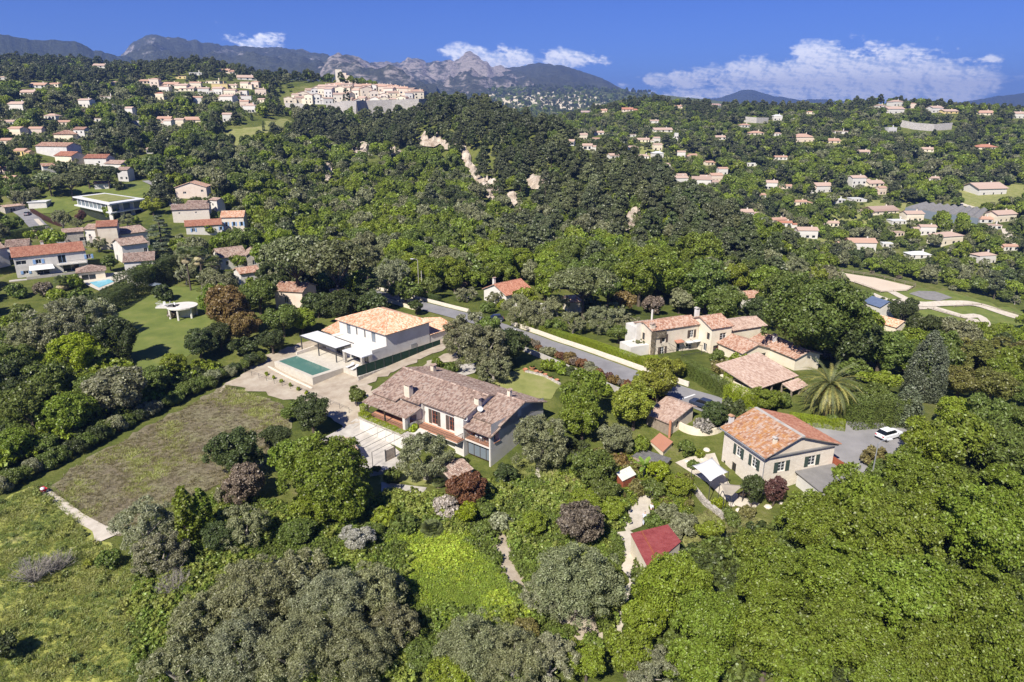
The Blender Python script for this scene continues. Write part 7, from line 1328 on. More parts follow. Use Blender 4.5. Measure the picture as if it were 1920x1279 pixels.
# ---------------------------------------------------------------- people
def skin_mesh(name, mat, J, E_, root=0, parent=None, sub=2):
    me = bpy.data.meshes.new(name); me.from_pydata([j[:3] for j in J], E_, []); me.materials.append(mat); o = link(name, me, parent)
    sk = o.modifiers.new('skin', 'SKIN'); sk.use_smooth_shade = True; ss = o.modifiers.new('sub', 'SUBSURF'); ss.levels = sub; ss.render_levels = sub
    for i, j in enumerate(J): me.skin_vertices[0].data[i].radius = (j[3], j[3] if len(j) < 5 else j[4]); me.skin_vertices[0].data[i].use_root = (i == root)
    return o
def person(label, p, rz, shirt, trousers, lean=.1, bag=False):
    t = thing('person', label, 'person', (p[0], p[1], p[2]), rz); L = lean
    J = [(0, 0, .95, .13, .10), (0, L * .4, 1.15, .13, .1), (0, L, 1.40, .15, .11), (0, L * 1.2, 1.50, .06), (0, L * 1.5, 1.58, .055), (0, L * 1.8, 1.66, .095, .10), (0, L * 1.8, 1.75, .075),
         (-.19, L, 1.42, .055), (-.27, L + .05, 1.14, .042), (-.25, L + .22, .93, .033), (-.25, L + .28, .86, .03), (.19, L, 1.42, .055), (.27, L - .05, 1.14, .042), (.27, L + .05, .90, .033), (.27, L + .08, .83, .03),
         (-.09, 0, .88, .085), (-.10, .14, .48, .06), (-.10, .02, .08, .04), (-.10, .16, .03, .035), (.09, 0, .88, .085), (.10, -.06, .48, .06), (.10, -.28, .12, .04), (.10, -.16, .03, .035)]
    E_ = [(0, 1), (1, 2), (2, 3), (3, 4), (4, 5), (5, 6), (2, 7), (7, 8), (8, 9), (9, 10), (2, 11), (11, 12), (12, 13), (13, 14), (0, 15), (15, 16), (16, 17), (17, 18), (0, 19), (19, 20), (20, 21), (21, 22)]
    for (hi, sx) in ((10, -1), (14, 1)):                 # five separate fingers
        bx = J[hi]
        for f in range(5):
            a = (f - 1.8) * .022; ln = [.05, .075, .085, .078, .06][f]; k = len(J); J += [(bx[0] + a, bx[1] + .02, bx[2] - .03, .009), (bx[0] + a * 1.25, bx[1] + .05, bx[2] - .03 - ln, .007)]; E_ += [(hi, k), (k, k + 1)]
    b = skin_mesh('body', MT['skin'], J, E_, 0, t)
    skin_mesh('shirt', MT[shirt], [(0, 0, .98, .15, .12), (0, L * .4, 1.15, .155, .125), (0, L, 1.38, .17, .13), (0, L, 1.46, .10), (-.2, L, 1.42, .075), (-.265, L + .03, 1.17, .062), (.2, L, 1.42, .075), (.265, L - .03, 1.17, .062)], [(0, 1), (1, 2), (2, 3), (2, 4), (4, 5), (2, 6), (6, 7)], 0, t)
    skin_mesh('trousers', MT[trousers], [(0, 0, .98, .145, .115), (-.09, 0, .86, .105), (-.10, .14, .48, .08), (-.10, .03, .12, .06), (.09, 0, .86, .105), (.10, -.06, .48, .08), (.10, -.27, .16, .06)], [(0, 1), (1, 2), (2, 3), (0, 4), (4, 5), (5, 6)], 0, t)
    skin_mesh('hair', MT['hair'], [(0, L * 1.8 - .02, 1.70, .10, .105), (0, L * 1.8 - .03, 1.79, .06)], [(0, 1)], 0, t)
    for s in (-.1, .1): MB().box(s - .05, s + .05, (-.03 if s < 0 else -.3), (.22 if s < 0 else -.08), 0, .09).build('shoe', MT['rubber'], t, bevel=.02)
    f = MB(); 
    for s in (-.035, .035): f.box(s - .012, s + .012, L * 1.8 + .088, L * 1.8 + .1, 1.67, 1.685)
    f.box(-.025, .025, L * 1.8 + .085, L * 1.8 + .097, 1.60, 1.612).build('face_features', MT['hair'], t)
    if bag: pass
    return t
person('person in pale shirt and dark trousers walking up the dirt path', ground_at(1220, 966), R(-35), 'pale_shirt', 'dark_trousers', .12); person('person in light blue clothes bending forward on the dirt path', ground_at(1206, 984), R(-35), 'blue_shirt', 'grey_trousers', .22)
protect(1200, 935, 1228, 990, 84)
p = ground_at(82, 925); t = thing('wheelbarrow', 'red wheelbarrow with a white sack left at the end of the field track', 'wheelbarrow', p, R(150)); MB().add([(-.5, -.4, .75), (.6, -.4, .75), (.6, .4, .75), (-.5, .4, .75), (-.3, -.22, .35), (.3, -.22, .35), (.3, .22, .35), (-.3, .22, .35)], [(0, 1, 5, 4), (1, 2, 6, 5), (2, 3, 7, 6), (3, 0, 4, 7), (4, 5, 6, 7)]).build('tray', MT['red_cloth'], t)
MB().tube([(.75, -.05, .2), (.75, .05, .2)], .2, 12).build('wheel', MT['rubber'], t)
for s in (-1, 1): MB().bar((.75, s * .06, .2), (-1.0, s * .3, .65), .04).build('handle', MT['grey_metal'], t); MB().bar((-.3, s * .22, .4), (-.3, s * .25, 0), .04).build('leg', MT['grey_metal'], t)
p2 = Vector(p) + Vector((-.1, .1, .6)); sk_ = MB().lathe([(0, -.12), (.3, -.08), (.34, .05), (.25, .2), (.08, .27), (0, .3)], 10).build('sack', MT['canvas'], None, True); tag(sk_, 'white sack lying in the red wheelbarrow', 'sack'); sk_.location = p2
p = ground_at(293, 548); t = thing('parasol', 'small pale green parasol on the far lawn', 'parasol', p); MB().bar((0, 0, 0), (0, 0, 2.3), .06).build('pole', MT['white_paint'], t); MB().lathe([(0, 2.6), (1.6, 2.15), (1.62, 2.1), (0, 2.5)], 8).build('canopy', MT['pale_glass'], t)
for k, (u, v) in enumerate([(1362, 935), (1372, 948), (1440, 952), (1465, 945), (1385, 958), (1325, 845), (1316, 862), (1289, 866)]):
    p = ground_at(u, v); s = .35 + .1 * (k % 3); b = MB().lathe([(0, -s * .3), (s * .8, -s * .1), (s, s * .25), (s * .7, s * .6), (s * .2, s * .72), (0, s * .7)], 7).build('boulder', MT['pale_stone_wall']); tag(b, 'pale rounded boulder on the rocky garden terrace beside the stone house', 'boulder', 'boulders of the rock garden'); b.location = p; b.rotation_euler = (0, .1, k)
# garden furniture on the stone terrace
p = ground_at(1396, 932); t = thing('garden_table', 'dark wooden table on the paved terrace below the stone house', 'table', p, .7); MB().box(-1.1, 1.1, -.45, .45, .7, .76).build('table_top', MT['dark_wood'], t)
for sx in (-1, 1):
    for sy in (-.35, .35): MB().bar((sx, sy, 0), (sx, sy, .7), .07).build('leg', MT['dark_wood'], t)

# cliffs: pale eroded faces on the wooded spur
mottled('eroded_cliff', [(.22, .16, .11), (.42, .34, .26), (.56, .48, .39), (.62, .56, .48)], .16, det=10, bump=1.0, bscale=.9, bdist=1.2, pos=True, stretch=(1.4, 1.4, .35))
CLIFFS = [[(783, 262), (800, 246), (822, 250), (832, 268), (812, 278), (790, 275)], [(850, 262), (862, 258), (875, 282), (888, 310), (905, 335), (920, 352), (928, 378), (915, 376), (898, 350), (880, 320), (862, 292)], [(705, 282), (728, 276), (752, 285), (742, 293), (716, 292)], [(655, 275), (676, 268), (692, 274), (688, 292), (668, 290)], [(605, 335), (613, 312), (622, 309), (626, 325), (618, 342)],
          [(985, 340), (1000, 330), (1012, 335), (1028, 322), (1034, 345), (1020, 356), (995, 356)], [(948, 368), (965, 362), (975, 380), (960, 392)], [(1165, 420), (1180, 395), (1195, 383), (1200, 400), (1190, 425), (1172, 436)], [(825, 270), (838, 265), (846, 282), (832, 282)], [(908, 330), (935, 345), (940, 362), (922, 360)]]
def cliff(poly, k):
    P = [ground_at(*p)[:2] for p in poly]; cx = sum(p[0] for p in P) / len(P); cy = sum(p[1] for p in P) / len(P)
    t = thing('cliff', '%s pale eroded cliff face on the wooded spur below the village' % ['topmost', 'longest streaked', 'wide reddish upper left', 'round upper left', 'isolated small left', 'broad right hand', 'small lower middle', 'lowest right hand', 'narrow top left', 'lower jagged'][k], 'cliff', (cx, cy, 0)); t['kind'] = 'structure'
    res = 2.2; E = []
    for a, b in zip(P, P[1:] + P[:1]):
        n = max(1, int(math.dist(a, b) / res)); E += [(a[0] + (b[0] - a[0]) * j / n + random.uniform(-1, 1), a[1] + (b[1] - a[1]) * j / n + random.uniform(-1, 1)) for j in range(n)]
    gx, gy_ = np.meshgrid(np.arange(min(p[0] for p in P), max(p[0] for p in P), res), np.arange(min(p[1] for p in P), max(p[1] for p in P), res)); gx = gx.ravel(); gy_ = gy_.ravel(); ok = inpoly_np(gx, gy_, P); ne = len(E)
    vs, _, fs, _, _, _ = geometry.delaunay_2d_cdt([Vector(p) for p in E] + [Vector((a, b)) for a, b in zip(gx[ok], gy_[ok])], [(i, (i + 1) % ne) for i in range(ne)], [], 1, 1e-3)
    x = np.array([v.x for v in vs]); y = np.array([v.y for v in vs]); z = height(x, y) + .6; rg = (1 - 2 * np.abs(vnoise(x / 5, y / 22, 4))) * 2.6 + fbm(x / 3, y / 6, 3, 6) * 2.2; inn = np.ones(len(x)); inn[:ne] = .1
    z = z + rg * inn; me = bpy.data.meshes.new('rock_face'); me.from_pydata(list(zip(x - cx, y - cy - np.maximum(rg, 0) * .8, z)), [], [tuple(f) for f in fs]); me.materials.append(MT['eroded_cliff']); me.update()
    if sum(q.normal.z for q in me.polygons) < 0: me.flip_normals()
    link('rock_face', me, t)
for k, c in enumerate(CLIFFS): cliff(c, k)
# ---------------------------------------------------------------- planted trees: kind, u, v (crown centre), radius px, colour, label, [height scale]
T = [
 ('umbrella', 553, 478, 62, 'pine', 'left one of the two big umbrella pines in front of the valley woods', 1.0), ('umbrella', 628, 488, 66, 'pine', 'right one of the two big umbrella pines in front of the valley woods', 1.0), ('cedar', 690, 545, 34, 'dark', 'dark conifer at the right foot of the umbrella pines', 1.0),
 ('umbrella', 1096, 528, 62, 'pine', 'wide round umbrella pine beside the road above the orange shelter', .75), ('olive', 735, 520, 34, 'greyolive', 'grey olive tree left of the tall street lamp', 1), ('broad', 640, 575, 34, 'dark', 'dark tree behind the new villa roof', .9), ('broad', 596, 570, 26, 'dark', 'dark tree left behind the new villa', .9), ('oval', 700, 582, 26, 'dark', 'dark rounded evergreen behind the hip roof', 1), ('broad', 760, 545, 26, 'mid', 'green tree at the end of the road', .9),
 ('olive', 905, 655, 48, 'olive', 'large olive tree behind the back lawn, left of the parked car', 1), ('olive', 862, 635, 34, 'olive', 'olive tree beside the villa garage', 1), ('broad', 952, 650, 40, 'dark', 'dark green tree right of the big garden olive', .8), ('olive', 880, 608, 26, 'greyolive', 'small olive tree between the road and the villa garage', 1), ('broad', 915, 612, 24, 'mid', 'small green tree on the near roadside by the white car', .9), ('olive', 925, 690, 34, 'olive', 'low olive beside the end of the back lawn', .8),
 ('olive', 972, 582, 30, 'olive', 'left olive tree across the road from the parked white car', 1), ('olive', 1008, 592, 30, 'olive', 'right olive tree across the road from the parked white car', 1), ('olive', 875, 552, 20, 'greyolive', 'clipped grey olive behind the road hedge', .7), ('olive', 930, 560, 17, 'olive', 'round olive in front of the white gable cottage', .8), ('shrub', 945, 572, 12, 'lime', 'yellow shrub at the foot of the white gable cottage', 1), ('shrub', 985, 562, 24, 'fresh', 'bright shrub right of the white gable cottage', 1),
 ('olive', 1125, 600, 30, 'olive', 'olive tree beside the road below the umbrella pine', .9), ('olive', 1180, 610, 26, 'olive', 'olive tree left of the farmhouse', .9), ('broad', 1172, 565, 20, 'rust', 'small orange leaved tree above the farmhouse', 1.1), ('olive', 1150, 585, 22, 'greyolive', 'grey olive under the orange leaved tree', .9), ('shrub', 1225, 575, 22, 'brown', 'brownish shrub behind the farmhouse roof', 1), ('shrub', 1285, 565, 26, 'mid', 'green bush behind the farmhouse chimney', 1),
 ('broad', 812, 538, 20, 'mid', 'green tree behind the clipped road hedge, left part', 1), ('broad', 852, 525, 22, 'bright', 'bright tree behind the clipped road hedge', 1), ('shrub', 915, 578, 14, 'mid', 'green bush behind the small gate', 1), ('broad', 1022, 535, 26, 'bright', 'bright tree right of the white gable cottage', 1), ('olive', 1045, 572, 24, 'olive', 'olive below the wide round umbrella pine', .9), ('broad', 1040, 612, 20, 'mid', 'green bush at the bend of the road', .8), ('olive', 1075, 605, 24, 'olive', 'olive tree above the light green road hedge', .9), ('broad', 1108, 575, 22, 'dark', 'dark tree in the shade of the umbrella pine', .9), ('broad', 1140, 545, 26, 'mid', 'green tree right of the umbrella pine', 1), ('broad', 780, 575, 16, 'dark', 'dark bush at the start of the cream roadside wall', .9), ('olive', 1200, 648, 14, 'olive', 'small olive by the farmhouse side wing', .9), ('broad', 1160, 625, 20, 'mid', 'green bush between two olives left of the farmhouse', .9),
 ('broad', 1200, 525, 44, 'bright', 'bright green tree at the wood edge above the farmhouse, left one', 1), ('broad', 1262, 520, 46, 'bright', 'bright green tree at the wood edge above the farmhouse, middle one', 1), ('broad', 1325, 535, 48, 'mid', 'green tree at the wood edge above the farmhouse, right one', 1), ('broad', 1362, 572, 36, 'mid', 'green tree behind the tall farmhouse block', 1), ('broad', 1310, 480, 44, 'bright', 'large bright tree higher up behind the farmhouse', 1),
 ('broad', 1525, 585, 84, 'mid', 'huge dark green oak behind the farmhouse wing', 1.0), ('broad', 1478, 560, 52, 'mid', 'left shoulder tree of the huge oak behind the farmhouse', 1), ('broad', 1592, 640, 56, 'dark', 'dark tree below right of the huge oak', .95), ('broad', 1652, 655, 46, 'mid', 'green tree between the huge oak and the riding ground', .9), ('broad', 1512, 618, 38, 'mid', 'lower tree under the huge oak', .9), ('broad', 1420, 585, 30, 'dark', 'dark tree behind the rear farmhouse wing', .9), ('broad', 1700, 665, 36, 'mid', 'tree at the lower edge of the paddocks', .9), ('broad', 1440, 535, 36, 'bright', 'bright tree left of the huge oak', 1),
 ('juniper', 1740, 690, 32, 'juniper', 'tall grey green conifer behind the parking lot', 1.0), ('juniper', 1703, 762, 24, 'juniper', 'shorter grey green conifer at the foot of the tall one', .8),
 ('poplar', 1800, 668, 26, 'bamboo', 'leftmost golden green bamboo clump below the paddocks', .45), ('poplar', 1835, 678, 30, 'bamboo', 'second golden green bamboo clump below the paddocks', .45), ('poplar', 1872, 672, 30, 'bamboo', 'third golden green bamboo clump below the paddocks', .45), ('poplar', 1908, 680, 30, 'bamboo', 'rightmost golden green bamboo clump below the paddocks', .45), ('broad', 1800, 715, 36, 'bamboo', 'olive green thicket right of the tall conifer', .8), ('broad', 1862, 722, 38, 'bamboo', 'olive green thicket near the right edge', .8), ('broad', 1775, 650, 26, 'bamboo', 'golden bush below the paddock fence', .8), ('broad', 1910, 735, 30, 'mid', 'green bush at the right edge above the canopy', .8),
 ('broad', 1660, 715, 26, 'fresh', 'light green tree left of the tall conifer', .9), ('shrub', 1620, 705, 20, 'fresh', 'light shrub right of the date palm', 1), ('broad', 1635, 745, 34, 'mid', 'dense dark tree left of the tall conifer', .8), ('broad', 1600, 690, 22, 'mid', 'small tree behind the date palm', .9),
 ('broad', 1095, 742, 44, 'bright', 'bright green tree in the garden beside the country house, upper crown', 1.15), ('broad', 1092, 790, 40, 'bright', 'bright green tree in the garden beside the country house, lower crown', .95), ('broad', 1236, 712, 38, 'gold', 'golden green tree beside the road above the outbuilding', 1.1), ('broad', 1190, 762, 40, 'gold', 'golden green tree left of the outbuilding', 1.05), ('broad', 1270, 690, 20, 'gold', 'small golden green tree at the road edge', 1), ('broad', 1205, 725, 28, 'gold', 'golden tree between the two larger golden trees', 1),
 ('olive', 1012, 828, 52, 'olive', 'large round olive tree beside the shaded grey side wall of the country house', 1), ('olive', 797, 858, 46, 'olive', 'dense olive tree in front of the country house balcony', 1.02), ('shrub', 775, 815, 20, 'lime', 'yellow green bush below the left porch', 1.1), ('shrub', 735, 893, 17, 'mid', 'round shrub on the small lawn by the driveway', 1.1), ('oval', 948, 892, 22, 'dark', 'small round dark tree on the lawn right of the glass doors', .8),
 ('broad', 872, 920, 40, 'red', 'dark red leaved tree in front of the garden shelter', .9), ('oval', 876, 966, 22, 'lime', 'yellow green oval bush below the red tree', .85), ('shrub', 835, 955, 26, 'blossom', 'white flecked shrub left of the yellow green bush', 1), ('broad', 905, 955, 24, 'mid', 'green bush right of the yellow green oval bush', .8),
 ('shrub', 1030, 686, 15, 'fresh', 'light green shrub on the back lawn', 1), ('shrub', 1050, 692, 15, 'fresh', 'second light green shrub on the back lawn', 1), ('shrub', 1068, 697, 11, 'dark', 'clipped dark ball shrub on the back lawn', 1), ('shrub', 820, 682, 12, 'bright', 'bright low shrub behind the country house chimney', 1), ('shrub', 848, 690, 14, 'mid', 'low green shrub behind the country house roof', 1), ('shrub', 1133, 733, 16, 'fresh', 'light shrub at the road wall above the golden tree', 1),
 ('broad', 1108, 880, 44, 'mid', 'bushy green tree between the lawn path and the small hut', .85), ('broad', 1150, 825, 34, 'olive', 'grey green tree left of the low red tiled shed', .9), ('shrub', 1200, 838, 20, 'bright', 'bright shrub beside the low red tiled shed', 1.1), ('shrub', 1162, 866, 18, 'rust', 'orange brown shrub above the white roofed hut', 1), ('broad', 1084, 845, 26, 'dark', 'dark shrub right of the round olive', .8),
 ('oval', 1235, 888, 20, 'lime', 'yellow green bush right of the white roofed hut', .9), ('broad', 1272, 912, 27, 'fresh', 'citrus like tree left of the white shade sail', .75), ('shrub', 1288, 843, 18, 'mid', 'round clipped tree above the rock garden', 1.1), ('broad', 1222, 918, 22, 'mid', 'green bush below the yellow green bush', .8), ('broad', 1130, 920, 30, 'mid', 'green shrub mass below the white roofed hut', .75), ('broad', 1095, 945, 34, 'fresh', 'light green shrub mass above the bare brown bush', .7), ('broad', 1150, 955, 28, 'fresh', 'light green bush left of the dirt path', .7), ('shrub', 1195, 915, 18, 'straw', 'pale dry shrub left of the walking people', 1),
 ('broad', 1333, 993, 26, 'fresh', 'round orange tree on the dry lawn', .75), ('shrub', 1372, 975, 16, 'mid', 'small dark shrub right of the round orange tree', 1), ('shrub', 1250, 962, 20, 'olive', 'grey shrub right of the walking people', 1), ('shrub', 1285, 985, 24, 'greyolive', 'grey green shrub behind the red roofed shed', 1), ('shrub', 1225, 978, 17, 'mid', 'low dark shrub above the red roof', 1), ('shrub', 1262, 1002, 18, 'greyolive', 'grey shrub at the right corner of the red roof', 1),
 ('broad', 1338, 778, 28, 'dark', 'dark tree inside the curved wall', .85), ('shrub', 1372, 772, 24, 'dark', 'dark shrub behind the lichen roof, left one', 1.2), ('shrub', 1320, 800, 18, 'blossom', 'pale flowering shrub inside the curved wall', 1.1), ('broad', 1435, 748, 28, 'bright', 'bright tree between the barn and the lichen roof', .8), ('shrub', 1465, 752, 18, 'mid', 'green shrub right of the bright tree by the barn', 1), ('shrub', 1385, 680, 20, 'fresh', 'bushy light shrub in the farmhouse garden', 1), ('shrub', 1352, 690, 18, 'straw', 'pale shrub in the farmhouse garden', 1), ('shrub', 1345, 668, 14, 'mid', 'green shrub on the farmhouse terrace', 1),
 ('shrub', 1300, 872, 11, 'mid', 'small shrub in the rock garden above the shade sail', 1), ('shrub', 1312, 852, 9, 'fresh', 'smaller light shrub in the rock garden', 1), ('shrub', 1402, 960, 14, 'straw', 'pale grass clump below the stone terrace', 1), ('shrub', 1345, 945, 13, 'lime', 'lime green plant on the terrace wall', 1), ('shrub', 1362, 962, 12, 'mid', 'dark plant at the end of the low stone wall', 1),
 ('oval', 1412, 922, 20, 'dark', 'left dark climber bush against the stone house', 1.3), ('oval', 1452, 922, 22, 'plum', 'right dark climber bush against the stone house', 1.1), ('shrub', 1640, 858, 22, 'straw', 'yellowish bush at the lamp by the parking lot', 1.1), ('broad', 1655, 885, 26, 'mid', 'dark bush behind the parking lot lamp', .8), ('shrub', 1560, 790, 14, 'mid', 'low bush under the date palm', 1),
 # left side
 ('olive', 108, 618, 52, 'greyolive', 'left grey olive tree above the golden tree', .95), ('olive', 165, 600, 48, 'greyolive', 'right grey olive tree above the golden tree', .95), ('olive', 48, 640, 40, 'olive', 'olive tree at the left edge beside the woods', .9), ('oval', 142, 668, 40, 'lime', 'round golden yellow tree left of the lawn', .85), ('oval', 220, 640, 37, 'dark', 'dark egg shaped evergreen standing on the lawn', 1.0), ('broad', 225, 735, 54, 'greyolive', 'grey green tree above the row of shrubs', .85), ('broad', 292, 712, 33, 'mid', 'green tree right of the grey green tree by the net fence', .8), ('broad', 170, 728, 34, 'mid', 'green tree left of the grey green tree by the net fence', .85),
 ('broad', 55, 765, 55, 'mid', 'feathery green tree at the left edge', .9), ('broad', 128, 778, 46, 'bright', 'feathery bright tree above the left end of the netting', .85), ('broad', 25, 715, 48, 'dark', 'dark tree at the left edge above the feathery trees', .9), ('broad', 85, 715, 42, 'mid', 'green tree below the golden yellow tree', .9), ('broad', 28, 832, 34, 'bright', 'low bright tree at the left edge above the netting', .8), ('broad', 18, 670, 34, 'mid', 'green tree at the left edge below the olives', .9), ('broad', 92, 832, 24, 'mid', 'low green tree beside the netting', .7),
 ('broad', 322, 686, 27, 'fresh', 'yellow green bush at the lower edge of the lawn', .8), ('broad', 374, 645, 33, 'dark', 'dark tree at the right edge of the lawn', .85), ('broad', 424, 580, 44, 'rust', 'big rust coloured tree beside the lawn pavilion', 1.0), ('broad', 458, 615, 32, 'rust', 'lower rust coloured tree right of the big one', .9), ('broad', 412, 630, 29, 'dark', 'dark tree below the rust coloured tree', .85), ('broad', 485, 555, 34, 'mid', 'green tree between the rust tree and the umbrella pines', .9), ('broad', 530, 600, 34, 'mid', 'green tree left of the new villa', .85), ('broad', 565, 600, 28, 'fresh', 'light green tree just left of the new villa', .8), ('broad', 510, 640, 28, 'dark', 'dark tree behind the wire fence left of the pool', .8), ('broad', 455, 650, 22, 'dark', 'dark bush above the right end of the shrub row', .8), ('shrub', 305, 552, 18, 'dark', 'round dark bush left of the pavilion', 1.1), ('shrub', 325, 590, 10, 'brown', 'small brown bush under the pavilion terrace', 1),
 ('shrub', 40, 590, 22, 'mid', 'green bush below the blue shuttered house, left one', 1), ('shrub', 82, 545, 18, 'brown', 'brownish bush below the blue shuttered house', 1), ('shrub', 110, 560, 20, 'fresh', 'light bush below the blue shuttered house', 1), ('shrub', 135, 530, 18, 'bright', 'bright bush left of the pool house', 1), ('shrub', 150, 560, 22, 'mid', 'green bush below the blue pool', 1), ('shrub', 185, 575, 22, 'dark', 'dark bush at the left end of the tall hedge', 1), ('shrub', 30, 548, 18, 'mid', 'bush at the left edge below the retaining wall', 1), ('broad', 205, 492, 16, 'mid', 'small tree between the pool house and the tall white house', .9), ('olive', 184, 458, 17, 'olive', 'round olive in front of the tan fronted house', .9), ('cedar', 300, 440, 30, 'juniper', 'grey blue cedar in the middle of the left houses', .95), ('broad', 445, 490, 15, 'bright', 'bright bush in front of the house behind the palms', .9), ('olive', 480, 460, 18, 'greyolive', 'grey olive tree right of the houses behind the palms', 1), ('broad', 392, 430, 10, 'fresh', 'small bright bush before the low salmon roof', .9),
 ('pine', 88, 312 + 20, 16, 'olive', 'left stone pine of the group above the modern villa', .8), ('umbrella', 90, 335, 26, 'pine', 'leftmost stone pine above the modern villa', .8), ('umbrella', 130, 338, 30, 'pine', 'second stone pine above the modern villa', .8), ('umbrella', 162, 320, 26, 'pine', 'third stone pine above the modern villa', .8), ('umbrella', 200, 322, 22, 'darkpine', 'stone pine with bare trunk above the modern villa', .9), ('shrub', 222, 350, 10, 'dark', 'small dark tree on the lawn behind the modern villa', 1), ('olive', 112, 402, 12, 'olive', 'small olive tree in front of the modern villa', .8), ('broad', 152, 405, 11, 'plum', 'purple leaved tree in front of the modern villa', 1), ('broad', 205, 398, 14, 'fresh', 'light tree at the corner of the modern villa', 1), ('broad', 285, 385, 18, 'gold', 'golden green tree right of the modern villa', .9), ('broad', 20, 420, 18, 'mid', 'green tree at the left edge below the lane', .9), ('olive', 40, 372, 18, 'olive', 'olive tree at the left edge above the lane', .9), ('olive', 25, 360, 18, 'mid', 'green tree above the gatehouse', .9), ('broad', 10, 340, 18, 'mid', 'green tree at the far left edge', .9),
 ('cypress', 242, 298, 4.6, 'cypress', 'tall pointed cypress above the golden tree, left slope', 1.0), ('cypress', 305, 362, 4.2, 'cypress', 'cypress left of the pink gabled house', .75), ('cypress', 322, 360, 4.6, 'cypress', 'cypress beside the stone chimney house', .75), ('cypress', 334, 378, 3.6, 'cypress', 'slim cypress in front of the pink gabled house', .6), ('cypress', 341, 380, 3.6, 'cypress', 'second slim cypress in front of the pink gabled house', .6), ('cypress', 413, 372, 5, 'cypress', 'round topped cypress right of the small stone cottage', .75), ('cypress', 456, 360, 5, 'cypress', 'cypress in the gully right of the salmon roofs', .9), ('cypress', 470, 395, 3.6, 'cypress', 'slim cypress pair in the gully, left one', .8), ('cypress', 478, 395, 3.6, 'cypress', 'slim cypress pair in the gully, right one', .8), ('cypress', 556, 420, 8, 'cypress', 'thick cypress behind the left umbrella pine', .75), ('cypress', 545, 432, 6, 'cypress', 'short cypress left of the thick cypress', .6), ('cypress', 8, 288, 7, 'cypress', 'broad cypress at the left edge', .8), ('cypress', 20, 288, 3.6, 'cypress', 'slim cypress beside the broad one at the left edge', .8), ('cypress', 936, 212, 3.4, 'cypress', 'lone slim cypress on the spur crest', .9), ('cypress', 827, 200, 3.6, 'cypress', 'slim cypress at the end of the ramparts', .7),
 ('oval', 806, 180, 10, 'dark', 'dark tree right of the ramparts', 1.1), ('oval', 842, 184, 12, 'dark', 'rounded evergreen on the crest right of the ramparts', 1.0), ('oval', 825, 186, 10, 'dark', 'evergreen between the two crest trees', 1.0), ('oval', 855, 184, 9, 'mid', 'evergreen at the right end of the crest group', 1.0), ('umbrella', 884, 193, 17, 'darkpine', 'flat topped pine on the crest', .7), ('broad', 962, 246, 5, 'gold', 'small yellow flowering tree on the spur', 1.0),
 # foreground left and centre
 ('broad', 440, 848, 48, 'dark', 'dark green tree with brown tips in the lower field corner', .9), ('broad', 462, 905, 42, 'brown', 'brownish tree below the field corner', .85), ('oval', 520, 828, 30, 'dark', 'dark narrow tree right of the field corner', .9), ('broad', 585, 775, 38, 'dark', 'dark green tree beside the bare earth', .9), ('broad', 668, 742, 20, 'mid', 'round green tree left of the country house porch', .95), ('broad', 550, 768, 22, 'mid', 'green bush left of the dark tree by the bare earth', .8),
 ('broad', 612, 890, 78, 'bright', 'large bright green tree left of the garage lawn', .95), ('broad', 555, 865, 48, 'bright', 'bright tree joined to the left of the large bright tree', .9), ('broad', 650, 945, 50, 'bright', 'bright tree below the large bright tree', .85), ('broad', 590, 955, 42, 'fresh', 'fresh green bush below the large bright tree', .8), ('broad', 560, 1000, 34, 'mid', 'green bush above the grey olive mass', .7),
 ('poplar', 347, 965, 20, 'bright', 'left slender bright poplar in the foreground', .95), ('poplar', 378, 960, 17, 'bright', 'right slender bright poplar in the foreground', .95), ('olive', 270, 985, 50, 'greyolive', 'grey olive tree left of the slender poplars', .95), ('olive', 300, 1040, 44, 'greyolive', 'lower grey olive left of the slender poplars', .9), ('olive', 458, 990, 42, 'olive', 'dense olive right of the slender poplars', 1.0), ('broad', 410, 1010, 34, 'dark', 'dark tree between the poplars and the dense olive', .9), ('bare', 325, 1090, 34, 'brown', 'bare purplish shrub below the poplars', 1.1), ('shrub', 205, 1052, 24, 'mid', 'green bush beside the end of the field track', 1), ('bare', 60, 1065, 44, 'brown', 'grey leafless shrub at the left edge', .8), ('bare', 105, 1050, 34, 'brown', 'second grey leafless shrub near the left edge', .8), ('shrub', 165, 1058, 10, 'gold', 'small yellow flowering bush at the field track', 1), ('oval', 8, 1215, 26, 'dark', 'dark tree cut by the lower left edge', .8), ('olive', 430, 925, 26, 'greyolive', 'grey bush under the dark corner tree', .8),
 ('broad', 668, 1010, 30, 'blossom', 'white blossoming shrub above the olive mass', .85), ('olive', 1080, 1092, 78, 'olive', 'large grey olive in the lower middle', .95), ('olive', 1030, 1120, 46, 'greyolive', 'left side crown of the large grey olive', .9), ('broad', 1085, 985, 52, 'brown', 'bare purplish brown bush above the large grey olive', .75), ('broad', 1000, 985, 30, 'fresh', 'light green bush left of the purplish bush', .75), ('shrub', 940, 985, 26, 'greyolive', 'pale flowering weeds right of the yellow green bush', .9), ('shrub', 905, 1000, 24, 'mid', 'green shrub above the bright meadow', .8), ('shrub', 760, 985, 26, 'mid', 'green shrub left of the fan palm bush', .9), ('shrub', 725, 970, 26, 'fresh', 'light shrub below the garden path', .9), ('shrub', 700, 1000, 22, 'mid', 'green shrub right of the blossoming shrub', .9),
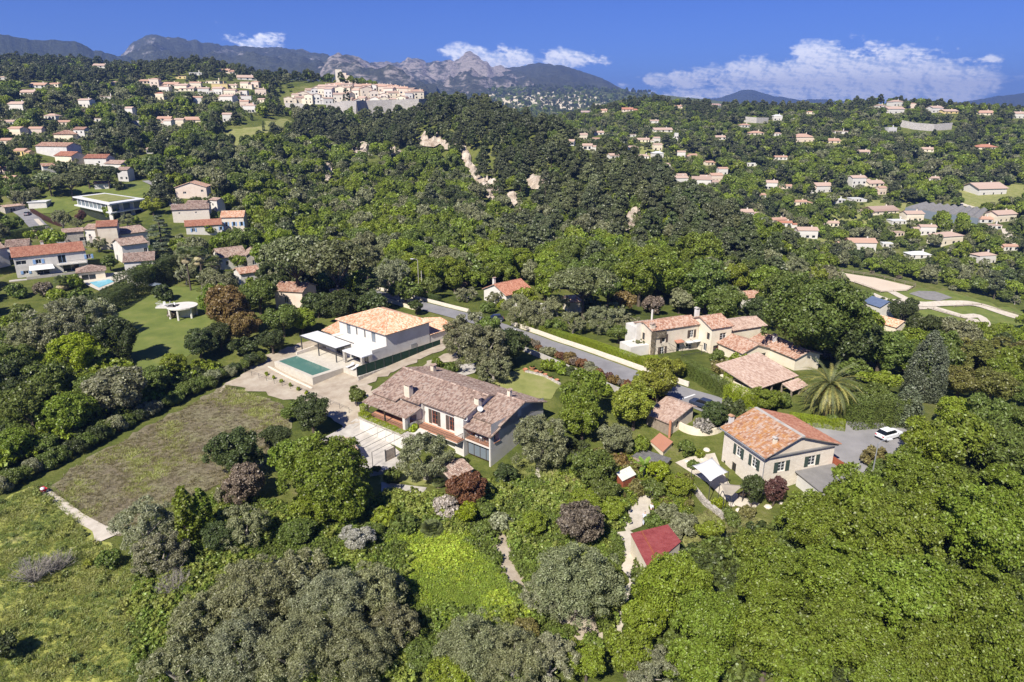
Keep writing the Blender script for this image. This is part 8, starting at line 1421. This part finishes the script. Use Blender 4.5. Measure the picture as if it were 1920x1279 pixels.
 ('olive', 470, 1120, 74, 'olive', 'grey olive in the foreground mass, upper left', .9), ('olive', 560, 1085, 58, 'olive', 'grey olive in the foreground mass, top', .9), ('olive', 620, 1140, 72, 'greyolive', 'grey olive in the foreground mass, centre', .9), ('olive', 700, 1110, 56, 'olive', 'grey olive in the foreground mass, upper right', .9), ('olive', 380, 1170, 60, 'olive', 'grey olive in the foreground mass, left', .9), ('olive', 330, 1250, 56, 'olive', 'grey olive at the lower left of the foreground mass', .9), ('olive', 450, 1225, 72, 'greyolive', 'grey olive at the bottom of the foreground mass, left', .9), ('olive', 560, 1225, 72, 'olive', 'grey olive at the bottom of the foreground mass, centre', .9), ('olive', 670, 1225, 66, 'olive', 'grey olive at the bottom of the foreground mass, right', .9), ('olive', 735, 1180, 48, 'olive', 'grey olive at the right edge of the foreground mass', .9),
 ('broad', 690, 1065, 20, 'fresh', 'bright sprig bush between the olives', .9),  ('olive', 885, 1215, 66, 'olive', 'grey olive below the bright meadow', .9), ('olive', 960, 1235, 62, 'olive', 'grey olive at the bottom edge, centre', .9), ('broad', 850, 1262, 44, 'fresh', 'bright bush at the bottom edge left of centre', .8), ('olive', 1030, 1240, 50, 'greyolive', 'pale grey bush at the bottom edge, centre right', .9), ('broad', 985, 1180, 24, 'straw', 'dry pale bush below the large grey olive', .8), ('broad', 1100, 1245, 40, 'fresh', 'bright bush at the bottom edge below the dirt path', .85), ('olive', 1220, 1255, 44, 'greyolive', 'grey bush at the bottom edge right of the dirt path', .9), ('broad', 790, 1235, 36, 'mid', 'green bush at the bottom between two olives', .8), ('broad', 950, 1160, 18, 'fresh', 'bright shrub at the lower corner of the bright meadow', .9),
 # foreground right: big canopy
 ('broad', 1255, 1105, 67, 'fresh', 'fresh green tree overlapping the red roofed shed', 1.12), ('broad', 1205, 1160, 45, 'fresh', 'fresh green tree beside the dirt path', 0.95), ('broad', 1330, 1170, 61, 'bright', 'bright tree in the lower right canopy, left edge', 1.2), ('broad', 1175, 1225, 46, 'fresh', 'fresh green bush at the bottom right of the dirt path', 1.0), ('broad', 1310, 1250, 56, 'bright', 'canopy tree at the bottom edge, first from the left', 0.85), ('broad', 1420, 1035, 41, 'bright', 'small canopy tree above the dry lawn', 1.12),
 ('broad', 1535, 985, 65, 'bright', 'canopy tree in front of the stone house', 0.95), ('broad', 1600, 940, 56, 'bright', 'canopy tree right below the stone house', 1.2), ('broad', 1450, 1100, 71, 'bright', 'canopy tree right of the dry lawn', 1.0), ('broad', 1560, 1085, 78, 'bright', 'broad canopy tree in the middle of the lower right wood', 0.85), ('broad', 1665, 1010, 78, 'bright', 'broad canopy tree below the parking lot lamp', 1.12), ('broad', 1760, 940, 73, 'bright', 'broad canopy tree right of the parking lot lamp', 0.95), ('broad', 1855, 1000, 82, 'bright', 'broad canopy tree at the right edge, upper', 1.2), ('broad', 1700, 1120, 86, 'bright', 'broad canopy tree in the lower right centre', 1.0), ('broad', 1580, 1195, 78, 'bright', 'canopy tree near the bottom, right of centre', 0.85), ('broad', 1440, 1200, 71, 'bright', 'canopy tree near the bottom, left part', 1.12), ('broad', 1830, 1140, 84, 'bright', 'broad canopy tree at the right edge, lower', 0.95), ('broad', 1890, 1245, 74, 'bright', 'canopy tree in the lower right corner', 1.2), ('broad', 1760, 1235, 74, 'bright', 'canopy tree at the bottom edge left of the corner', 1.0), ('broad', 1660, 1262, 65, 'bright', 'canopy tree at the bottom edge, third from the right', 0.85), ('broad', 1500, 1268, 60, 'bright', 'canopy tree at the bottom edge, fifth from the right', 1.12),
 ('broad', 1735, 830, 48, 'fresh', 'light green tree beside the white car', 0.95), ('broad', 1800, 835, 52, 'bright', 'green tree right of the white car', 1.2), ('broad', 1870, 850, 56, 'mid', 'green tree at the right edge above the canopy', 1.0), ('broad', 1895, 915, 48, 'bright', 'green tree at the right edge of the canopy top', 0.85), ('broad', 1850, 785, 41, 'mid', 'lower green tree right of the tall conifer', 1.12), ('broad', 1790, 775, 32, 'fresh', 'light green tree right of the tall conifer', 0.95), ('broad', 1910, 800, 37, 'mid', 'dense bush at the right edge below the hedge line', 1.2), ('broad', 1700, 880, 41, 'bright', 'green tree behind the parking lot lamp', 1.0),
]
for k, u, v, r, c, lb, zs in T: plant(k, u, v, r, c, lb, None, zs)
q_ = PY(650, 188, 652); plant_at('cypress', q_[0], q_[1], 3.0, 'cypress', 'large lone cypress in front of the village houses', None, 6, .85)
CS = np.array([(a, b) for c in CLIFFS for a in range(int(min(p[0] for p in c)), int(max(p[0] for p in c)), 4) for b in range(int(min(p[1] for p in c)), int(max(p[1] for p in c)), 4) if inpoly(a, b, c)])
# palms
p = ground_at(1548, 782); date_palm('date_palm', p[0], p[1], 5.6, 6.0, 'large date palm with orange fruit clusters beside the barn'); protect(1485, 672, 1608, 775, 112)
for k, (u, v, hs, lb) in enumerate([(358, 545, [(0, 0, 9.5), (2.6, 1, 8.6)], 'left pair of fan palms with shaggy trunks'), (384, 548, [(0, 0, 10.5), (2.2, .6, 7.6)], 'right pair of fan palms with shaggy trunks'), (350, 520, [(0, 0, 7)], 'shorter fan palm behind the two pairs'), (120, 545, [(0, 0, 2.4)], 'low fan palm beside the pool house'), (408, 520, [(0, 0, 4.5)], 'dark fan palm in front of the white house behind the palms'), (810, 1005, [(0, 0, .8)], 'low dwarf fan palm bush above the bright meadow'), (822, 912, [(0, 0, .6)], 'small cycad beside the garden shelter'), (70, 448, [(0, 0, 3.5)], 'short palm behind the blue shuttered house')]):
    p = ground_at(u, v); fan_palm('fan_palm', p[0], p[1], hs, lb, 1.5 if k < 5 else 1.1 if k == 5 else .7, 34 if k < 5 else 60)
p = ground_at(1207, 898); t = thing('banana_plant', 'banana plant with broad leaves above the white roofed hut', 'banana plant', p); MB().tube([(0, 0, -.2), (0, 0, 2.2)], [.18, .12], 8).build('stem', MT['pale_bark'], t)
for k in range(9):
    az = k * 2.4; el = R(70 - 6 * k); d = Vector((math.cos(az) * math.cos(el), math.sin(az) * math.cos(el), math.sin(el))); s = Vector((-math.sin(az), math.cos(az), 0)) * .33; b0 = Vector((0, 0, 2.0)); m_ = MB(); P = [b0 + d * 2.4 * j / 5 - Vector((0, 0, .9 * (j / 5) ** 2)) for j in range(6)]
    for j in range(5): w0 = math.sin(math.pi * (j / 5 * .85 + .08)); w1 = math.sin(math.pi * ((j + 1) / 5 * .85 + .08)); m_.add([P[j] - s * w0, P[j] + Vector((0, 0, -.05)), P[j] + s * w0, P[j + 1] + s * w1, P[j + 1] + Vector((0, 0, -.05)), P[j + 1] - s * w1], [(0, 1, 4, 5), (1, 2, 3, 4)])
    o = m_.build('leaf', MT['leaf'], t); o.color = (*COL2['banana'], 1)

# ---------------------------------------------------------------- woods: scattered over the terrain by district
OPEN = [[(205, 580), (330, 535), (410, 540), (400, 640), (330, 700), (230, 715)], [(60, 380), (80, 362), (280, 335), (300, 352), (276, 378), (300, 400), (110, 415), (60, 400)], [(1515, 492), (1730, 532), (1925, 580), (1925, 675), (1760, 648), (1680, 612), (1590, 562)], [(405, 262), (430, 240), (545, 218), (556, 236), (470, 285), (402, 285)], [(1785, 360), (1925, 345), (1925, 380), (1800, 390)], [(0, 372), (60, 380), (160, 475), (0, 520)], [(0, 440), (330, 420), (330, 545), (0, 620)], [(740, 562), (880, 545), (1010, 540), (1180, 590), (1400, 590), (1560, 690), (1400, 800), (900, 700)], [(180, 190), (225, 190), (255, 222), (235, 245)], [(1875, 425), (1900, 425), (1925, 470), (1890, 470)]]
rows = {'pine': [], 'broad': [], 'olive': [], 'cypress': [], 'shrub': []}
PR = np.array(PROTECT)
def district(u, v, x, y):
    """weights (pine, broad, olive, cypress, shrub), keep, place name"""
    if v < 168 and u < 600: return (.85, .1, 0, .05, 0), 1.0, 'on the wooded ridge above the left village'
    if u < 560 and v < 252: return (.3, .35, .2, .1, .05), .62, 'between the houses of the left village slope'
    if u < 330 and v < 460: return (.2, .35, .28, .1, .07), .55, 'in the gardens of the left slope'
    if inpoly(u, v, [(560, 190), (900, 180), (960, 215), (1060, 250), (1400, 420), (1420, 520), (1250, 500), (1080, 420), (940, 380), (880, 320), (800, 290), (700, 290), (600, 270), (520, 250)]): return (.92, .05, 0, 0, .03), 1.0, 'on the wooded spur below the village'
    if u < 1150 and v < 560 and x < 70: return (.07, .74, .06, .02, .11), 1.0, 'in the wooded valley under the spur'
    if v > 520: return (.05, .6, .15, 0, .2), .9, 'in the near woods'
    if v < 235: return (.45, .46, 0, .04, .05), .9, 'on the far right ridge'
    return (.13, .70, .06, .01, .10), .9, 'on the right hand valley side'
kinds = ['pine', 'broad', 'olive', 'cypress', 'shrub']
TX_ = np.array([(t[0], t[1], t[2]) for t in TREES]); FT = np.array(FOOT)
yy = 122.0
while yy < 3600:
    sp = 5.4 if yy < 260 else 6.4 if yy < 420 else 7.6 if yy < 700 else 9.0 if yy < 1000 else 12 if yy < 1500 else 34
    xs = np.arange(-1.05 * (yy + 30), 1.05 * (yy + 30), sp) + rng.uniform(-.42, .42, 1)[0] * sp
    for x in xs + rng.uniform(-.45, .45, len(xs)) * sp:
        y = yy + rng.uniform(-.45, .45) * sp; z = H(x, y); u, v, q = px_of(x, y, z)
        if not (-160 < u < 2080) or (yy > 1500 and not 860 < u < 1230): continue
        if y < 165 and -60 < x < 62: continue
        if y < 150 and x < -20 : continue
        if any(inpoly(u, v, P) for P in OPEN): 
            if rng.random() > .02 or 740 < u < 1560 and v > 500 or 1500 < u and v > 480: continue
        w, keep, place = district(u, v, x, y)
        pn = float(vnoise(np.array([x / 45 + 5]), np.array([y / 45]), 77)[0])
        if rng.random() > keep * (1.15 + pn * .5): continue
        if any(inpoly(u, v, P) for P in ([(1190, 246), (1252, 244), (1262, 302), (1202, 302)], [(1600, 374), (1700, 376), (1640, 430), (1550, 420)], [(1480, 448), (1560, 445), (1570, 470), (1490, 470)], [(1500, 262), (1590, 262), (1600, 285), (1500, 280)])) and rng.random() > .3: continue
        place += ', left part' if u < (300 if v < 460 and u < 560 else 850 if u < 1150 else 1480) else ', right part'
        w = np.array(w); w[0] *= math.exp(pn * 3); w[1] *= math.exp(-pn * 3); w /= w.sum(); ki = kinds[rng.choice(5, p=w)]
        Rw = {'pine': rng.uniform(2.6, 4.6), 'broad': rng.uniform(2.8, 5.0), 'olive': rng.uniform(2.0, 3.2), 'cypress': rng.uniform(.7, 1.0), 'shrub': rng.uniform(1.3, 2.4)}[ki] * (1.1 if yy > 450 else 1)
        if y > 700: Rw *= .85 if y < 1300 else 1.6
        top = z + {'pine': 2.7, 'broad': 2.0, 'olive': 1.8, 'cypress': 7, 'shrub': 1.2}[ki] * Rw; ut, vt, _ = px_of(x, y, top); rp = Rw * FOC / q
        m_ = (PR[:, 4] > q + 2) & (PR[:, 0] - rp * .55 < u) & (PR[:, 2] + rp * .55 > u) & (PR[:, 3] - 1 > vt) & (PR[:, 1] < v)
        if m_.any(): continue
        if len(FT) and (((FT[:, 0] - x) ** 2 + (FT[:, 1] - y) ** 2) < (FT[:, 2] + Rw * .5) ** 2).any(): continue
        if (((TX_[:, 0] - x) ** 2 + (TX_[:, 1] - y) ** 2) < ((TX_[:, 2] + Rw) * .72) ** 2).any(): continue
        if ((abs(CS[:, 0] - u) < rp * .45) & (CS[:, 1] > vt + 1) & (CS[:, 1] < v + 1)).any() and rng.random() > .06: continue
        if min((x - r_.x) ** 2 + (y - r_.y) ** 2 for r_ in ROADQ[::6]) < 36: continue
        rows[ki].append((x, y, z, Rw, place, q, rng.uniform(.85, 1.2), u, v))
    yy += sp
CC = {'pine': ['pine', 'darkpine', 'darkpine', 'dark'], 'broad': ['bright', 'mid', 'bright', 'fresh', 'olive', 'mid', 'dark'], 'olive': ['olive', 'greyolive'], 'cypress': ['cypress'], 'shrub': ['mid', 'brown', 'fresh', 'greyolive', 'dark']}
CNAME = dict(pine='green', darkpine='very dark', dark='dark', bright='bright green', mid='mid green', fresh='light green', olive='grey green', greyolive='pale grey', cypress='dark', brown='brownish')
KNAME = dict(pine='pine', broad='broadleaf tree', olive='olive tree', cypress='cypress', shrub='bush')
for ki, L_ in rows.items():
    L_.sort(key=lambda a: -a[3] / a[5])
    far = []
    for i, (x, y, z, Rw, place, q, zs, u, v) in enumerate(L_):
        nz = float(vnoise(np.array([x / 30]), np.array([y / 30 + 3]), 55)[0]) + rng.normal() * .16; cs = CC[ki]; ci = int(min(max((nz + .5) * len(cs), 0), len(cs) - 1)); cn = cs[ci]
        if i < 240: lb = '%s%s %s %s' % ('large ' if Rw > 4 else '', CNAME[cn], KNAME[ki], place); plant_at(ki, x, y, Rw, cn, lb, lb, Rw * FOC / q, zs)
        else:
            lod = 0 if Rw * FOC / q > 12 else 1; far.append((x, y, z - .2, Rw, zs, (ci * 2 + lod) * 2 + rng.integers(0, 2)))
    pr_ = []
    for cn in CC[ki]:
        for lod in ('mid', 'far'):
            P2 = PROTO[ki][lod]
            for j in range(2): pr_.append((P2[j % len(P2)][0], COL[cn]))
    scatter_object({'pine': 'pine_wood', 'broad': 'broadleaf_wood', 'olive': 'olive_groves', 'cypress': 'cypress_rows', 'shrub': 'scrub_bushes'}[ki], pr_, far, 'distant %s crowns merging into the woods' % KNAME[ki])
print('woods', {k: len(v) for k, v in rows.items()})

# ---------------------------------------------------------------- ground cover
def tuft(seed, n=16, h=.5, w=.05, spread=.35):
    g = np.random.default_rng(seed); V = []; F = []
    for i in range(n):
        a = g.random() * 6.283; r = spread * math.sqrt(g.random()); x, y = r * math.cos(a), r * math.sin(a); l = h * g.uniform(.5, 1.1); dx, dy = g.normal() * .4, g.normal() * .4; b = g.random() * 3.14; cx, cy = math.cos(b) * w, math.sin(b) * w; k = len(V)
        V += [(x - cx, y - cy, 0), (x + cx, y + cy, 0), (x + dx + cx * .4, y + dy + cy * .4, l), (x + dx - cx * .4, y + dy - cy * .4, l)]; F.append((k, k + 1, k + 2, k + 3))
    return np_mesh('tuft', V, F, MT['leaf'])
tufts = [tuft(s) for s in range(3)]; weed = [np_mesh('weed', *crown_shrub(260, .16, 200 + s, 12), MT['leaf']) for s in range(3)]
def cover(name, poly, n, protos, smin, smax, label, avoid=()):
    P = [q[:2] for q in (ground_at(*p) for p in poly) if q]; x0, x1 = min(p[0] for p in P), max(p[0] for p in P); y0, y1 = min(p[1] for p in P), max(p[1] for p in P); gx = rng.uniform(x0, x1, n * 2); gy_ = rng.uniform(y0, y1, n * 2); k = inpoly_np(gx, gy_, P)
    for a in avoid: k &= ~inpoly_np(gx, gy_, [ground_at(*p)[:2] for p in a])
    gx = gx[k][:n]; gy_ = gy_[k][:n]; nz = fbm(gx / 4, gy_ / 4, 3, 21); c = np.clip(((nz + .6) / 1.2 * len(protos) + rng.normal(size=len(gx)) * .6).astype(int), 0, len(protos) - 1); z = height(gx, gy_)
    if smax > 1.5:
        uu = np.array([px_of(a, b, e) for a, b, e in zip(gx, gy_, z)]); ok = np.array([not ((PR[:, 4] > q * .98) & (PR[:, 0] - 3 < a) & (PR[:, 2] + 3 > a) & (PR[:, 3] > b - 7) & (PR[:, 1] < b + 2)).any() for a, b, q in uu]); ok &= (((gx[:, None] - FT[None, :, 0]) ** 2 + (gy_[:, None] - FT[None, :, 1]) ** 2) > (FT[None, :, 2] + 1) ** 2).all(1); gx = gx[ok]; gy_ = gy_[ok]; z = z[ok]; c = c[ok]; nz = nz[ok]
    s = rng.uniform(smin, smax, len(gx)) * (1 + nz * .6); scatter_object(name, protos, [(a, b, c_ , max(.1, d), 1.0, e) for a, b, c_, d, e in zip(gx, gy_, z, s, c)], label)
dirt = [[(1150, 1180), (1175, 1090), (1160, 1010), (1180, 960), (1215, 905), (1235, 915), (1215, 975), (1190, 1000), (1200, 1060), (1195, 1140), (1170, 1200)], [(920, 1010), (950, 985), (965, 1060), (990, 1100), (1060, 1150), (1120, 1150), (1130, 1200), (1090, 1195), (980, 1120), (940, 1070)], [(715, 905), (800, 915), (790, 935), (715, 925)]]
track = [[(82, 920), (90, 918), (190, 985), (215, 1010), (200, 1025), (165, 1015), (150, 980)]]
cover('meadow_grass', [(0, 940), (90, 905), (180, 985), (215, 1040), (330, 1080), (370, 1279), (0, 1279)], 8000, [(tufts[0], (.16, .21, .05)), (tufts[1], (.24, .27, .07)), (tufts[2], (.34, .34, .12))], .4, .8, 'yellow green meadow grass', track)
cover('meadow_weeds', [(0, 940), (90, 905), (180, 985), (215, 1040), (330, 1080), (370, 1279), (0, 1279)], 220, [(weed[0], (.20, .25, .08)), (weed[1], (.26, .29, .09)), (weed[2], (.34, .35, .10))], .25, .6, 'clumps of meadow weeds', track)
cover('field_stubble', [(95, 925), (125, 885), (280, 800), (425, 724), (525, 758), (545, 800), (520, 850), (430, 905), (330, 940), (235, 1000), (190, 990)], 7000, [(tufts[0], (.19, .16, .10)), (tufts[1], (.25, .215, .115)), (tufts[2], (.34, .35, .11))], .3, .7, 'brown stubble with green shoots')
cover('bright_weeds', [(715, 1015), (790, 985), (880, 1005), (960, 1105), (1000, 1155), (900, 1175), (800, 1165), (735, 1090)], 5200, [(weed[0], (.24, .31, .045)), (weed[1], (.34, .42, .05)), (weed[2], (.42, .50, .065))], .2, .6, 'bright green weed carpet')
cover('undergrowth', [(500, 940), (640, 990), (720, 930), (860, 945), (930, 900), (1080, 905), (1180, 900), (1170, 1000), (1150, 1200), (1000, 1279), (250, 1279), (260, 1050), (420, 930)], 4200, [(weed[0], COL['mid']), (weed[1], (.20, .26, .05)), (weed[2], (.28, .32, .07))], .4, 1.0, 'mixed green undergrowth between the trees', dirt + [[(745, 1015), (800, 998), (870, 1012), (900, 1050), (955, 1105), (975, 1145), (905, 1158), (850, 1140), (790, 1150), (765, 1095), (770, 1060)]])
cover('hillside_undergrowth', [(1180, 1060), (1290, 1040), (1480, 985), (1640, 900), (1920, 830), (1920, 1279), (1180, 1279)], 3000, [(weed[0], COL['mid']), (weed[1], COL['dark']), (weed[2], COL['mid'])], .6, 1.4, 'dark undergrowth below the canopy', dirt)
cover('garden_undergrowth', [(1040, 850), (1180, 850), (1290, 900), (1300, 990), (1240, 980), (1180, 950), (1090, 960), (1050, 920)], 900, [(weed[0], COL['mid']), (weed[1], COL['fresh']), (weed[2], COL['straw'])], .3, .8, 'low plants of the kitchen garden', dirt)
cover('slope_undergrowth', [(0, 610), (200, 600), (260, 720), (420, 690), (200, 800), (0, 885)], 2600, [(weed[0], COL['mid']), (weed[1], COL['dark']), (weed[2], COL['fresh'])], .8, 1.6, 'bushes filling the wood on the left')
cover('lawn_grass', [(1270, 985), (1330, 955), (1400, 965), (1440, 985), (1400, 1060), (1330, 1075), (1290, 1030)], 1500, [(tufts[0], (.16, .16, .05)), (tufts[1], (.22, .20, .09)), (tufts[2], (.12, .14, .04))], .3, .6, 'dry grass tufts')
cover('garden_grass', [(920, 890), (980, 862), (1060, 872), (1085, 905), (1040, 955), (960, 960), (915, 915)], 1500, [(tufts[0], (.12, .15, .03)), (tufts[1], (.18, .19, .05)), (tufts[2], (.10, .14, .03))], .25, .55, 'garden grass tufts')
cover('valley_undergrowth', [(480, 560), (700, 545), (1000, 500), (1500, 520), (1500, 440), (1100, 400), (600, 420), (460, 470)], 2500, [(weed[0], COL['mid']), (weed[1], COL['bright']), (weed[2], COL['dark'])], 1.5, 3.0, 'bushes filling the valley wood')
OP = OPEN[:6] + [[(1690, 376), (1860, 376), (1860, 412), (1690, 412)]]
for nm, lb, poly, n in [('left_slope_scrub', 'scrub between the gardens of the left slope', [(-60, 175), (560, 175), (560, 330), (470, 470), (330, 400), (-60, 360)], 3200), ('spur_scrub', 'scrub on the wooded spur', [(560, 215), (900, 200), (1060, 250), (1400, 430), (1400, 520), (1000, 470), (700, 430), (520, 330)], 4200), ('right_slope_scrub', 'scrub on the right hand valley side', [(1060, 240), (1900, 225), (1980, 500), (1730, 520), (1500, 480), (1180, 330)], 6500)]:
    cover(nm, poly, n, [(weed[0], COL['dark']), (weed[1], COL['mid']), (weed[2], COL['olive'])], 1.4, 3.0, lb, OP)
